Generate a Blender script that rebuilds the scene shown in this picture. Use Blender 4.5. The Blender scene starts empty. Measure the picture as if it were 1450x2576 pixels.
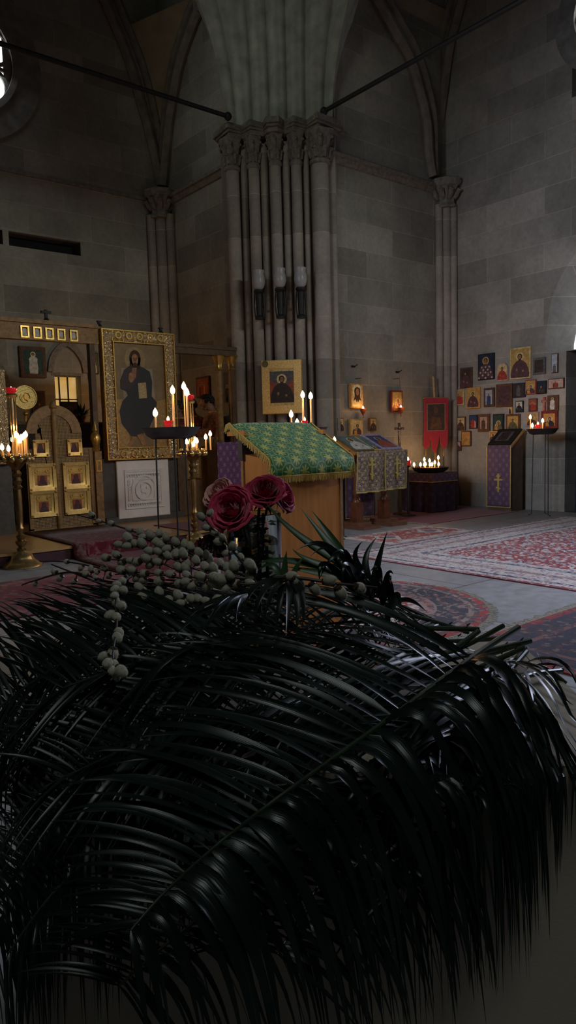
import bpy, bmesh, math, random
from math import sin, cos, pi, sqrt, atan2, radians, exp
from mathutils import Vector, Matrix
V = Vector
S = bpy.context.scene
C = S.collection
R = random.Random(7)

# ------------------------------------------------------------------ camera measured from the photo's straight lines
F_PX, PITCH, ROLL, YAW, EYE = 1782.6, radians(5.805), radians(-1.557), radians(51.007), 1.25
fwd = V((cos(YAW)*cos(PITCH), sin(YAW)*cos(PITCH), -sin(PITCH)))
_r = V((sin(YAW), -cos(YAW), 0)); _u = _r.cross(fwd)
rgt = cos(ROLL)*_r + sin(ROLL)*_u
up_ = -sin(ROLL)*_r + cos(ROLL)*_u
CAM = V((0, 0, EYE))
FH = V((cos(YAW), sin(YAW), 0)); RH = V((sin(YAW), -cos(YAW), 0)); UP = V((0, 0, 1))

def ray(px, py):
    return fwd + rgt*((px-725)/F_PX) - up_*((py-1288)/F_PX)
def on(px, py, ax, v):
    d = ray(px, py); return CAM + d*((v-CAM[ax])/d[ax])
def onx(px, py, x): return on(px, py, 0, x)
def ony(px, py, y): return on(px, py, 1, y)
def onz(px, py, z=0.0): return on(px, py, 2, z)
def atf(px, py, f):                       # point at horizontal distance f ahead of the eye
    d = ray(px, py); return CAM + d*(f/d.dot(FH))

cd = bpy.data.cameras.new('camera'); cam = bpy.data.objects.new('camera', cd); C.objects.link(cam)
cd.sensor_fit = 'VERTICAL'; cd.sensor_height = 36; cd.lens = 36*F_PX/2576; cd.clip_start = 0.05; cd.clip_end = 200
m = Matrix((rgt, up_, -fwd)).transposed().to_4x4(); m.translation = CAM
cam.matrix_world = m
S.camera = cam
S.view_settings.view_transform = 'Standard'; S.view_settings.look = 'None'
S.view_settings.gamma = 1; S.view_settings.use_curve_mapping = False
S.view_settings.exposure = 0.0

# ------------------------------------------------------------------ node helper
class NT:
    def __init__(s, name):
        s.mat = bpy.data.materials.new(name); s.mat.use_nodes = True
        s.t = s.mat.node_tree; s.b = s.t.nodes['Principled BSDF']
    def n(s, typ, **kw):
        nd = s.t.nodes.new(typ)
        for k, v in kw.items(): setattr(nd, k, v)
        return nd
    def put(s, sock, v):
        if hasattr(v, 'is_linked') or isinstance(v, bpy.types.NodeSocket): s.t.links.new(v, sock)
        elif isinstance(v, (tuple, list)) and len(v) == 3 and sock.type == 'RGBA': sock.default_value = (*v, 1)
        else: sock.default_value = v
    def m(s, op, a, b=0.0, c=None):
        nd = s.n('ShaderNodeMath', operation=op); s.put(nd.inputs[0], a); s.put(nd.inputs[1], b)
        if c is not None: s.put(nd.inputs[2], c)
        return nd.outputs[0]
    def mix(s, f, a, b):
        nd = s.n('ShaderNodeMix', data_type='RGBA'); s.put(nd.inputs[0], f); s.put(nd.inputs[6], a); s.put(nd.inputs[7], b)
        return nd.outputs[2]
    def coord(s, kind='Object'): return s.n('ShaderNodeTexCoord').outputs[kind]
    def sep(s, v):
        nd = s.n('ShaderNodeSeparateXYZ'); s.put(nd.inputs[0], v); return nd.outputs
    def comb(s, x, y, z=0.0):
        nd = s.n('ShaderNodeCombineXYZ'); s.put(nd.inputs[0], x); s.put(nd.inputs[1], y); s.put(nd.inputs[2], z); return nd.outputs[0]
    def noise(s, vec, scale, detail=4.0, rough=.55):
        nd = s.n('ShaderNodeTexNoise'); s.put(nd.inputs['Vector'], vec)
        nd.inputs['Scale'].default_value = scale; nd.inputs['Detail'].default_value = detail; nd.inputs['Roughness'].default_value = rough
        return nd.outputs['Fac']
    def vor(s, vec, scale, out='Color', feature='F1'):
        nd = s.n('ShaderNodeTexVoronoi', feature=feature); s.put(nd.inputs['Vector'], vec); nd.inputs['Scale'].default_value = scale
        return nd.outputs[out]
    def ramp(s, f, stops, mode='LINEAR'):
        nd = s.n('ShaderNodeValToRGB'); cr = nd.color_ramp; cr.interpolation = mode
        while len(cr.elements) < len(stops): cr.elements.new(1.0)
        for e, (p, c) in zip(cr.elements, stops):
            e.position = p; e.color = (*c, 1)
        s.put(nd.inputs[0], f); return nd.outputs[0]
    def rng(s, f, a, b, c=0.0, d=1.0):
        nd = s.n('ShaderNodeMapRange'); s.put(nd.inputs[0], f)
        for i, v in enumerate((a, b, c, d)): nd.inputs[i+1].default_value = v
        return nd.outputs[0]
    def col(s, c): s.put(s.b.inputs['Base Color'], c)
    def bump(s, h, strength=.3, dist=.01):
        nd = s.n('ShaderNodeBump'); nd.inputs['Strength'].default_value = strength; nd.inputs['Distance'].default_value = dist
        s.put(nd.inputs['Height'], h); s.t.links.new(nd.outputs[0], s.b.inputs['Normal'])
    def pb(s, rough=.6, metal=0.0, spec=.5, **kw):
        s.put(s.b.inputs['Roughness'], rough); s.put(s.b.inputs['Metallic'], metal); s.b.inputs['Specular IOR Level'].default_value = spec
        for k, v in kw.items(): s.put(s.b.inputs[k], v)
        return s

MC = {}
def mat(name, c, rough=.6, metal=0.0, var=.25, scale=30, bump=0.0, spec=.5):
    if name in MC: return MC[name]
    t = NT(name).pb(rough, metal, spec)
    n = t.noise(t.coord(), scale)
    t.col(t.mix(t.rng(n, .3, .7), tuple(x*(1-var) for x in c), tuple(min(1, x*(1+var)) for x in c)))
    if bump: t.bump(n, bump, .004)
    MC[name] = t.mat; return t.mat
def glow(name, c, st):
    if name in MC: return MC[name]
    t = NT(name).pb(.5); t.col(c); t.put(t.b.inputs['Emission Color'], c); t.b.inputs['Emission Strength'].default_value = st
    t.mat.cycles.emission_sampling = 'NONE'
    MC[name] = t.mat; return t.mat

# ------------------------------------------------------------------ object helpers
MW = {}
def thing(name, label, cat, loc=(0, 0, 0), rz=0.0, group=None, kind=None):
    o = bpy.data.objects.new(name, None); C.objects.link(o); o.empty_display_size = .1
    o.location = loc; o.rotation_euler = (0, 0, rz)
    o['label'] = label; o['category'] = cat
    if group: o['group'] = group
    if kind: o['kind'] = kind
    MW[o.name] = Matrix.Translation(V(loc)) @ Matrix.Rotation(rz, 4, 'Z')
    return o
def tag(o, label, cat, group=None, kind=None):
    o['label'] = label; o['category'] = cat
    if group: o['group'] = group
    if kind: o['kind'] = kind
    return o

class MB:
    def __init__(s): s.v = []; s.f = []; s.uv = {}; s.M = None
    def add(s, vs, fs, uvs=None):
        b = len(s.v)
        if s.M is not None: vs = [s.M @ V(p) for p in vs]
        s.v += [V(p) for p in vs]
        for i, f in enumerate(fs):
            if uvs: s.uv[len(s.f)] = [uvs[k] for k in f]
            s.f.append(tuple(b+k for k in f))
        return s
    def box(s, a, b):
        (x0, y0, z0), (x1, y1, z1) = [min(p, q) for p, q in zip(a, b)], [max(p, q) for p, q in zip(a, b)]
        vs = [(x0,y0,z0),(x1,y0,z0),(x1,y1,z0),(x0,y1,z0),(x0,y0,z1),(x1,y0,z1),(x1,y1,z1),(x0,y1,z1)]
        return s.add(vs, [(0,3,2,1),(4,5,6,7),(0,1,5,4),(1,2,6,5),(2,3,7,6),(3,0,4,7)])
    def bbox(s, a, b, e=.006):                           # box with a chamfered front (-y) edge all round
        (x0, y0, z0), (x1, y1, z1) = [min(p, q) for p, q in zip(a, b)], [max(p, q) for p, q in zip(a, b)]
        vs = [(x0,y1,z0),(x1,y1,z0),(x1,y1,z1),(x0,y1,z1),(x0,y0+e,z0),(x1,y0+e,z0),(x1,y0+e,z1),(x0,y0+e,z1),
              (x0+e,y0,z0+e),(x1-e,y0,z0+e),(x1-e,y0,z1-e),(x0+e,y0,z1-e)]
        fs = [(0,3,2,1)] + [(i,(i+1)%4,(i+1)%4+4,i+4) for i in range(4)] + [(i+4,(i+1)%4+4,(i+1)%4+8,i+8) for i in range(4)] + [(8,9,10,11)]
        return s.add(vs, fs)
    def prism(s, pts, y0, y1):                           # outline in local x,z pushed from y1 (back) to y0 (front)
        n = len(pts)
        vs = [(x, y0, z) for x, z in pts] + [(x, y1, z) for x, z in pts]
        return s.add(vs, [tuple(range(n)), tuple(range(2*n-1, n-1, -1))] + [(i, i+n, (i+1) % n+n, (i+1) % n) for i in range(n)])
    def frame(s, x0, z0, x1, z1, w, y0, y1, bev=0.0):     # picture frame ring
        o = [(x0,z0),(x1,z0),(x1,z1),(x0,z1)]; i = [(x0+w,z0+w),(x1-w,z0+w),(x1-w,z1-w),(x0+w,z1-w)]
        vs = [(x,y0,z) for x,z in o]+[(x,y0+bev,z) for x,z in i]+[(x,y1,z) for x,z in o]+[(x,y1,z) for x,z in i]
        fs = []
        for k in range(4):
            j = (k+1) % 4
            fs += [(k,j,j+4,k+4),(k+8,k+12,j+12,j+8),(k,k+8,j+8,j),(k+4,j+4,j+12,k+12)]
        return s.add(vs, fs)
    def ell(s, cx, cz, rx, rz, y0, y1, n=20):
        return s.prism([(cx+rx*cos(2*pi*i/n), cz+rz*sin(2*pi*i/n)) for i in range(n)], y0, y1)
    def ring(s, cx, cz, r0, r1, y0, y1, a0=0, a1=2*pi, n=24):
        full = abs(a1-a0-2*pi) < 1e-6; k = n if full else n+1
        A = [a0+(a1-a0)*i/n for i in range(k)]
        vs = [(cx+r*cos(a), y, cz+r*sin(a)) for y in (y0, y1) for r in (r0, r1) for a in A]
        fs = []
        for i in range(n):
            j = (i+1) % k
            fs += [(i,i+k,j+k,j),(i+2*k,j+2*k,j+3*k,i+3*k),(i+k,i+3*k,j+3*k,j+k),(i,j,j+2*k,i+2*k)]
        if not full: fs += [(0,2*k,3*k,k),(n,n+k,n+3*k,n+2*k)]
        return s.add(vs, fs)
    def lathe(s, prof, n=24, c=(0, 0, 0), lobes=0, amp=0.0, caps=True, M=None):
        c = V(c); vs = []
        for r, z in prof:
            for i in range(n):
                a = 2*pi*i/n; rr = r*(1+amp*cos(lobes*a)) if lobes else r
                p = V((rr*cos(a), rr*sin(a), z)); vs.append((M @ p if M else p)+c)
        fs = [(k*n+i, k*n+(i+1) % n, (k+1)*n+(i+1) % n, (k+1)*n+i) for k in range(len(prof)-1) for i in range(n)]
        if caps: fs += [tuple(range(n-1, -1, -1)), tuple(range((len(prof)-1)*n, len(prof)*n))]
        return s.add(vs, fs)
    def tube(s, pts, r, n=8, caps=True):
        pts = [V(p) for p in pts]; k = len(pts)
        rs = r if isinstance(r, (list, tuple)) else [r]*k
        vs = []; pn = None
        for i, p in enumerate(pts):
            t = (pts[min(i+1, k-1)]-pts[max(i-1, 0)]).normalized()
            if pn is None: pn = t.orthogonal().normalized()
            pn = (pn - t*pn.dot(t)).normalized(); q = t.cross(pn)
            vs += [p+(pn*cos(2*pi*j/n)+q*sin(2*pi*j/n))*rs[i] for j in range(n)]
        fs = [(i*n+j, i*n+(j+1) % n, (i+1)*n+(j+1) % n, (i+1)*n+j) for i in range(k-1) for j in range(n)]
        if caps: fs += [tuple(range(n-1, -1, -1)), tuple(range((k-1)*n, k*n))]
        return s.add(vs, fs)
    def grid(s, fn, nu, nv, su=1.0, sv=1.0):
        vs = [fn(i/nu, j/nv) for j in range(nv+1) for i in range(nu+1)]
        uv = [(su*i/nu, sv*j/nv) for j in range(nv+1) for i in range(nu+1)]
        w = nu+1
        return s.add(vs, [(j*w+i, j*w+i+1, (j+1)*w+i+1, (j+1)*w+i) for j in range(nv) for i in range(nu)], uv)
    def ball(s, c, r, nu=12, nv=8, sc=(1, 1, 1)):
        c = V(c)
        prof = [(max(1e-4, r*sin(pi*j/nv)), -r*cos(pi*j/nv)) for j in range(nv+1)]
        return s.lathe(prof, nu, c, M=Matrix.Diagonal((*sc, 1)).to_3x3())
    def build(s, name, mt, parent=None, world=False, smooth=40, kind=None, thick=0.0):
        vs = s.v
        if world and parent is not None:
            iv = MW[parent.name].inverted(); vs = [iv @ p for p in vs]
        me = bpy.data.meshes.new(name); me.from_pydata([tuple(p) for p in vs], [], s.f)
        if s.uv:
            ul = me.uv_layers.new(name='UVMap')
            for pi_, poly in enumerate(me.polygons):
                u = s.uv.get(pi_)
                if u:
                    for k, li in enumerate(poly.loop_indices): ul.data[li].uv = u[k]
        me.materials.append(mt)
        if smooth:
            me.polygons.foreach_set('use_smooth', [True]*len(me.polygons)); me.set_sharp_from_angle(angle=radians(smooth))
        me.validate(); me.update()
        if not s.uv and len(me.polygons) < 30000:
            bm = bmesh.new(); bm.from_mesh(me); bmesh.ops.recalc_face_normals(bm, faces=bm.faces[:]); bm.to_mesh(me); bm.free(); me.update()
        o = bpy.data.objects.new(name, me); C.objects.link(o)
        if parent is not None: o.parent = parent
        if kind: o['kind'] = kind
        if thick:
            md = o.modifiers.new('thickness', 'SOLIDIFY'); md.thickness = thick; md.offset = 0
        MW[o.name] = (MW[parent.name].copy() if parent is not None else Matrix.Identity(4))
        return o

def struct(name, mb, mt, label, cat, **kw):
    return tag(mb.build(name, mt, **kw), label, cat, kind='structure')
def bez(p0, p1, p2, p3, t):
    s = 1-t; return p0*(s*s*s)+p1*(3*s*s*t)+p2*(3*s*t*t)+p3*(t*t*t)
def spline(pts, n):                                      # Catmull-Rom through pts, n segments
    pts = [V(p) for p in pts]; out = []; k = len(pts)-1
    for i in range(n+1):
        x = min(i/n*k, k-1e-6); j = int(x); t = x-j
        p0, p1, p2, p3 = pts[max(j-1, 0)], pts[j], pts[j+1], pts[min(j+2, k)]
        out.append(.5*((2*p1)+(p2-p0)*t+(2*p0-5*p1+4*p2-p3)*t*t+(3*p1-p0-3*p2+p3)*t**3))
    return out
def sample(pts, x):                                      # point at fraction x of a polyline
    k = len(pts)-1; x = min(max(x, 0), 1)*k; j = min(int(x), k-1); return pts[j].lerp(pts[j+1], x-j)
WORLD_STR = .0085
# ================================================================== the building
XA, YL, YB, XR = 6.65, 11.5, 8.2, 10.4                   # return wall, left wall, right return wall, right wall
YI, ZS, YF = 9.2, .15, 7.54                              # icon screen plane, height and front edge of the step
SPR = 5.5                                                # string course height

def stone(name, ax, tint=(.30, .275, .235), bw=1.05, rh=.42):
    t = NT(name).pb(.85, 0, .25)
    x, y, z = t.sep(t.coord())
    h = {'x': x, 'y': y, 'd': t.m('ADD', x, y)}[ax]
    br = t.n('ShaderNodeTexBrick'); t.put(br.inputs['Vector'], t.comb(h, z))
    br.inputs['Scale'].default_value = 1.0; br.inputs['Brick Width'].default_value = bw; br.inputs['Row Height'].default_value = rh
    br.inputs['Mortar Size'].default_value = .006; br.inputs['Mortar Smooth'].default_value = .3; br.offset = .43
    t.put(br.inputs['Color1'], tuple(c*.78 for c in tint)); t.put(br.inputs['Color2'], tuple(c*1.2 for c in tint))
    t.put(br.inputs['Mortar'], tuple(c*1.35 for c in tint))
    n1 = t.noise(t.coord(), 1.1, 5, .6); n2 = t.noise(t.coord(), 14, 5, .65)
    k = t.m('MULTIPLY', t.rng(n1, .3, .7, .72, 1.2), t.rng(n2, .3, .7, .86, 1.1))
    c = t.mix(1.0, br.outputs['Color'], t.comb(k, k, k)); c.node.blend_type = 'MULTIPLY'
    t.col(c)
    t.bump(t.m('SUBTRACT', t.m('MULTIPLY', n2, .5), br.outputs['Fac']), .5, .012)
    return t.mat
ST_X, ST_Y = stone('ashlar_stone_along', 'x'), stone('ashlar_stone_across', 'y')
ST_P = stone('shaft_stone', 'd', (.33, .285, .245), 40, .62)
ST_C = mat('carved_stone', (.2, .175, .15), .9, 0, .35, 18, .6)
ST_V = mat('vault_plaster', (.30, .235, .15), .9, 0, .3, 2.0)
ST_R = mat('rib_stone', (.2, .17, .15), .9, 0, .3, 6)

# floor of worn grey flags
t = NT('grey_flagstones').pb(.55, 0, .4)
br = t.n('ShaderNodeTexBrick'); t.put(br.inputs['Vector'], t.coord()); br.inputs['Scale'].default_value = 1
br.inputs['Brick Width'].default_value = 1.6; br.inputs['Row Height'].default_value = 1.2; br.inputs['Mortar Size'].default_value = .006
t.put(br.inputs['Color1'], (.28, .285, .29)); t.put(br.inputs['Color2'], (.34, .345, .35)); t.put(br.inputs['Mortar'], (.07, .07, .07))
n = t.noise(t.coord(), 9, 6, .7); k = t.rng(n, .3, .7, .7, 1.2)
c = t.mix(1.0, br.outputs['Color'], t.comb(k, k, k)); c.node.blend_type = 'MULTIPLY'; t.col(c)
t.put(t.b.inputs['Roughness'], t.rng(n, .3, .7, .4, .65)); t.bump(n, .25, .006)
struct('floor', MB().box((-5, -5, -.2), (10.4, 11.5, 0)), t.mat, 'grey worn stone flagged floor of the church', 'floor')

Z1 = 11.0
def wall_x(name, x0, x1, y, label, holes=()):            # wall facing -y, with rectangular holes
    mb = MB(); xs = sorted({x0, x1, *[h[0] for h in holes], *[h[2] for h in holes]})
    for a, b in zip(xs, xs[1:]):
        cut = sorted((h[1], h[3]) for h in holes if h[0] <= a+1e-6 and h[2] >= b-1e-6)
        z = 0
        for q0, q1 in cut+[(Z1, Z1)]:
            if q0 > z: mb.box((a, y, z), (b, y+.35, q0))
            z = q1
    return struct(name, mb, ST_X, label, 'wall', smooth=0)
v0, v1 = ony(21, 581, YL), ony(204, 643, YL)
vz0, vz1 = ony(110, 630, YL).z, ony(110, 595, YL).z
u1 = ony(7, 600, YL)
win = (ony(140, 1000, YL).x, .9, ony(206, 1000, YL).x, ony(172, 946, YL).z)
RC = V((3.31, YL, 7.05)); RR = .82                       # centre and radius of the traceried window high on the left wall
wall_x('wall_left', -3.5, XA+.35, YL, 'tall grey ashlar wall behind the golden icon screen',
       holes=[(v0.x, vz0, v1.x, vz1), (u1.x-1.6, vz0, u1.x, vz1), win, (RC.x-RR*.8, RC.z-RR*.8, RC.x+RR*.8, RC.z+RR*.8)])
# dark slots: near-black panels set back in the holes paint their deep shade
DARK = mat('painted_slot_shade', (.006, .006, .007), .9, 0, 0)
GR_ST = mat('window_stone', (.2, .19, .17), .85, 0, .3, 6)
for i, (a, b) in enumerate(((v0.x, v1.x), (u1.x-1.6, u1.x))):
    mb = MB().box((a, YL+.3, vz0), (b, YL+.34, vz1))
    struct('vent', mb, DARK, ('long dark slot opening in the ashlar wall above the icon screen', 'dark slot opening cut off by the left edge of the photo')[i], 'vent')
mb = MB(); mb.box((XA, 9.25, 0), (XA+.4, YL+.35, Z1))
struct('wall_left_return', mb, ST_Y, 'grey ashlar wall running back from the clustered pier to the left corner', 'wall', smooth=0)
struct('wall_right_return', MB().box((7.62, YB, 0), (XR+.35, YB+.4, Z1)), ST_X, 'grey ashlar wall with small icons between the pier and the right corner', 'wall', smooth=0)

# right wall with a splayed arched doorway and a high window near its near end
DY1 = onx(1423, 1100, XR).y; DY0 = DY1-2.3
ds = onx(1376, 840, XR)                                   # foot of the arched splay
WZ = 7.25; WYc = onx(1450, 60, XR).y-.55; WRr = .6
mb = MB()
SPL = onx(1372, 850, XR).y
mb.box((XR, DY1, 0), (XR+.6, YB, onx(1423, 880, XR).z-.02)); mb.box((XR, SPL, onx(1423, 880, XR).z-.02), (XR+.6, YB, 6.2)); mb.box((XR, DY1, 6.2), (XR+.6, YB, Z1))
mb.box((XR, -5, 0), (XR+.6, SPL-2.9, Z1))
mb.box((XR, SPL-2.9, 8.2), (XR+.6, DY1, Z1))
mb.box((XR, WYc+WRr, 6.2), (XR+.6, DY1, 8.2)); mb.box((XR, SPL-2.9, 6.2), (XR+.6, WYc-WRr, 8.2)); mb.box((XR, SPL-2.9, 0), (XR+.6, DY0, onx(1423, 880, XR).z-.02))
struct('wall_right', mb, ST_Y, 'grey ashlar wall at the right hung with many small icons', 'wall', smooth=0)
# splayed, round arched reveal of the fanlight over the doorway
hw = (DY1-DY0)/2
def parch(hw, zs, rise, n=14):                            # pointed arch outline, from -hw to +hw
    rr = (hw*hw+rise*rise)/(2*hw); out = []
    for i in range(n+1):
        x = -hw+hw*i/n; out.append((x, zs+sqrt(max(0, rr*rr-(x-(-hw+rr))**2))))
    return out+[(-x, z) for x, z in reversed(out[:-1])]
SY1 = onx(1372, 850, XR).y; SZ = onx(1372, 850, XR).z; WIN_Y = onx(1446, 850, XR+.5).y; SILL = onx(1423, 880, XR).z
yc = SY1-1.45; hw2 = SY1-yc; hwi = WIN_Y-yc
o_ = [(hw2, SILL-.02)]+[(x, z) for x, z in reversed(parch(hw2, SZ, 1.65))]+[(-hw2, SILL-.02)]
i_ = [(hwi, SILL+.05)]+[(x, z) for x, z in reversed(parch(hwi, SZ-.1, 1.15))]+[(-hwi, SILL+.05)]
n = len(o_); mb = MB()
for k in range(n-1):                                       # wall round the arch, splay, then back to the glass
    (a0, a1), (b0, b1) = o_[k], o_[k+1]; (c0, c1), (d0, d1) = i_[k], i_[k+1]
    mb.add([(XR, yc+a0, a1), (XR, yc+b0, b1), (XR+.5, yc+d0, d1), (XR+.5, yc+c0, c1)], [(0, 1, 2, 3)])
mb.add([(XR, yc+hw2, SILL-.02), (XR, yc-hw2, SILL-.02), (XR+.5, yc-hwi, SILL+.05), (XR+.5, yc+hwi, SILL+.05)], [(0, 1, 2, 3)])
Q = o_[1:-1]
for k in range(len(Q)-1):
    mb.add([(XR, yc+Q[k][0], Q[k][1]), (XR, yc+Q[k+1][0], Q[k+1][1]), (XR, yc+Q[k+1][0], 6.2), (XR, yc+Q[k][0], 6.2)], [(0, 1, 2, 3)])
ZT = 6.2
struct('trim_1', mb, ST_Y, 'splayed arched stone reveal round the bright fanlight at the right edge', 'arch', smooth=30)
dr = thing('door_1', 'dark doorway under a bright fanlight at the right edge', 'door', (XR+.35, (DY0+DY1)/2, 0), radians(-90), kind='structure')
WOOD_D = mat('dark_door_wood', (.02, .018, .022), .5, 0, .4, 12)
mb = MB().box((-hw-.1, -.03, 0), (hw+.1, .05, SILL)); mb.box((-.02, -.06, 0), (.02, -.03, SILL-.1))
for s in (-1, 1): mb.frame(s*.55-.42, .2, s*.55+.42, 2.2, .1, -.05, -.03)
mb.build('door_leaf', WOOD_D, dr)
dx = yc-(DY0+DY1)/2
mb = MB().prism([(-x-dx, z) for x, z in i_], .14, .17)
mb.build('fanlight', glow('daylight_glass', (.86, .92, 1.0), 1.3), dr)
mb = MB()
for k in (-.45, .45): mb.box((k-.02, .10, SILL), (k+.02, .14, 3.9))
mb.build('bar', WOOD_D, dr)

def round_window(name, c, rz, r, label, k0, glass, n=6):
    w = thing(name, label, 'window', c, rz, kind='structure')
    mb = MB().ell(0, 0, r, r, .02, .05, 40); mb.build('pane', glass, w)
    mb = MB().ring(0, 0, r*.98, r*1.5, -.02, .1, n=40).ring(0, 0, r*.95, r*1.06, -.07, .0, n=40)
    mb.build('window_frame', GR_ST, w)
    mb = MB().ring(0, 0, r*.30, r*.40, -.02, .03)
    for k in range(n):
        a = k0+2*pi*k/n; ca, sa = cos(a), sin(a); q = r*.03
        mb.prism([(r*.38*ca-q*sa, r*.38*sa+q*ca), (r*ca-q*sa, r*sa+q*ca), (r*ca+q*sa, r*sa-q*ca), (r*.38*ca+q*sa, r*.38*sa-q*ca)][::-1], -.02, .03)
        a += pi/n
        mb.ring(r*.68*cos(a), r*.68*sin(a), r*.27, r*.335, -.02, .03)
    mb.build('tracery', GR_ST, w)
    return w
GL = glow('daylight_window_glass', (.95, .97, 1.0), 2.2)
round_window('window_1', tuple(RC), 0, RR, 'bright round traceried window high on the left wall', radians(-8), GL)
round_window('window_2', (XR, WYc, WZ), radians(-90), .58, 'bright round window high at the right edge', radians(20), GL)

# warm lit window behind the screen, with leaded panes and a blind pointed arch over it
x0, zb, x1, zt = win
w3 = thing('window_3', 'yellow lit leaded window with nine panes under a blind pointed arch', 'window', ((x0+x1)/2, YL, 0), kind='structure')
hw3 = (x1-x0)/2
t = NT('warm_lit_glass').pb(.5); t.col((.5, .35, .12)); z = t.sep(t.coord())[2]
t.put(t.b.inputs['Emission Color'], t.mix(t.rng(t.noise(t.coord(), 2.2, 2), .3, .7), (.62, .36, .09), (.80, .62, .30))); t.b.inputs['Emission Strength'].default_value = .62
MB().box((-hw3, .22, zb), (hw3, .25, zt)).build('pane', t.mat, w3)
LEAD = mat('lead_bars', (.015, .014, .012), .6)
mb = MB()
for k in (1, 2): mb.box((-hw3+2*hw3*k/3-.009, .19, zb), (-hw3+2*hw3*k/3+.009, .22, zt))
q = zt-.37
while q > zb: mb.box((-hw3, .19, q-.009), (hw3, .22, q+.009)); q -= .42
mb.build('leading', LEAD, w3)
mb = MB().box((-hw3-.05, -.01, zt), (hw3+.05, .06, zt+.05))
A = parch(hw3+.03, zt+.06, .42); B = parch(hw3+.12, zt+.06, .52)
for i in range(len(A)-1):
    vs = [(x, y, z) for y in (-.06, .02) for x, z in (A[i], A[i+1], B[i+1], B[i])]
    mb.add(vs, [(0, 1, 2, 3), (7, 6, 5, 4), (0, 4, 5, 1), (1, 5, 6, 2), (2, 6, 7, 3), (3, 7, 4, 0)])
mb.build('hood_mould', ST_C, w3)
# blind arch at the left edge of the photo
pc = ony(-62, 1000, YL); pt = ony(22, 985, YL); hw4 = pt.x-pc.x
t4 = MB(); A = parch(hw4-.12, pt.z, .62); B = parch(hw4, pt.z, .75)
A = [(A[0][0], .3)]+A+[(A[-1][0], .3)]; B = [(B[0][0], .3)]+B+[(B[-1][0], .3)]
for i in range(len(A)-1):
    vs = [(pc.x+x, YL+y, z) for y in (-.12, .02) for x, z in (A[i], A[i+1], B[i+1], B[i])]
    t4.add(vs, [(0, 1, 2, 3), (7, 6, 5, 4), (0, 4, 5, 1), (1, 5, 6, 2), (2, 6, 7, 3), (3, 7, 4, 0)])
struct('trim_2', t4, ST_C, 'dark moulded pointed arch on the back wall at the left edge', 'arch')

# string courses
def stringc(name, a, b, n_, label):
    a, b, n_ = V(a), V(b), V(n_); prof = [(0, -.10), (.03, -.09), (.07, -.02), (.10, -.01), (.10, .04), (.07, .06), (0, .10)]
    vs = [p+n_*d+UP*h for p in (a, b) for d, h in prof]; k = len(prof)
    struct(name, MB().add(vs, [(i, i+1, k+i+1, k+i) for i in range(k-1)]+[tuple(range(k)), tuple(range(2*k-1, k-1, -1))]), ST_C, label, 'string course')
mbx = MB().box((-3.5, YL-.035, SPR-.03), (XA, YL, SPR+.03))
struct('trim_3', mbx, ST_C, 'thin string course along the wall behind the screen', 'string course')
stringc('trim_4', (XA, YL, SPR), (XA, 9.3, SPR), (-1, 0, 0), 'moulded string course between the left corner column and the pier')
stringc('trim_5', (7.6, YB, SPR), (XR, YB, SPR), (0, -1, 0), 'moulded string course between the pier and the right corner column')

# ------------------------------------------------------------------ clustered pier
P1, P2 = V((6.50, 9.36, 0)), V((7.66, 8.14, 0))
tx = (P2-P1); PL = tx.length; tx.normalize(); nn = V((tx.y, -tx.x, 0)); nn = nn if nn.dot(fwd) < 0 else -nn
def pierpt(px):                                           # distance along the pier line of an image column at mid height
    d = ray(px, 640); den = d.x*tx.y-d.y*tx.x
    s = ((P1.x)*tx.y-(P1.y)*tx.x)/den; p = CAM+d*s; return (V((p.x, p.y, 0))-P1).dot(tx)
shafts = [(594, 16, 1), (622, 9, 0), (648, 13.5, 1), (672.5, 10, 0), (702.5, 13, 1), (727.5, 10, 0), (753, 13, 1), (776, 8, 0), (811, 21, 1)]
pl = thing('pillar', 'tall clustered stone pier with carved capitals in the middle', 'pillar', tuple((P1+P2)/2), 0, kind='structure')
SH = []
for px, hwid, main in shafts:
    s = pierpt(px); w = abs(pierpt(px+hwid)-pierpt(px-hwid))/2
    k = 1-abs(s/PL-.5)*2
    off = .05+.10*k if main else -.02+.09*k
    c = P1+tx*s+nn*off; SH.append((c, w, main, s))
mb = MB()                                                  # body behind the shafts
o0 = [P1-tx*.05, *[c-nn*(w*.5+.04) for c, w, mn, s in SH], P2+tx*.02, P2-nn*.9+tx*.1, P1-nn*.9-tx*.1]
n = len(o0)
mb.add([p+UP*z for z in (0, 6.3) for p in o0], [(i, (i+1) % n, n+(i+1) % n, n+i) for i in range(n)]+[tuple(range(n, 2*n))])
mb.build('pier_core', ST_P, pl, world=True)
CZ0, CZ1 = 5.36, 5.80
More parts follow.
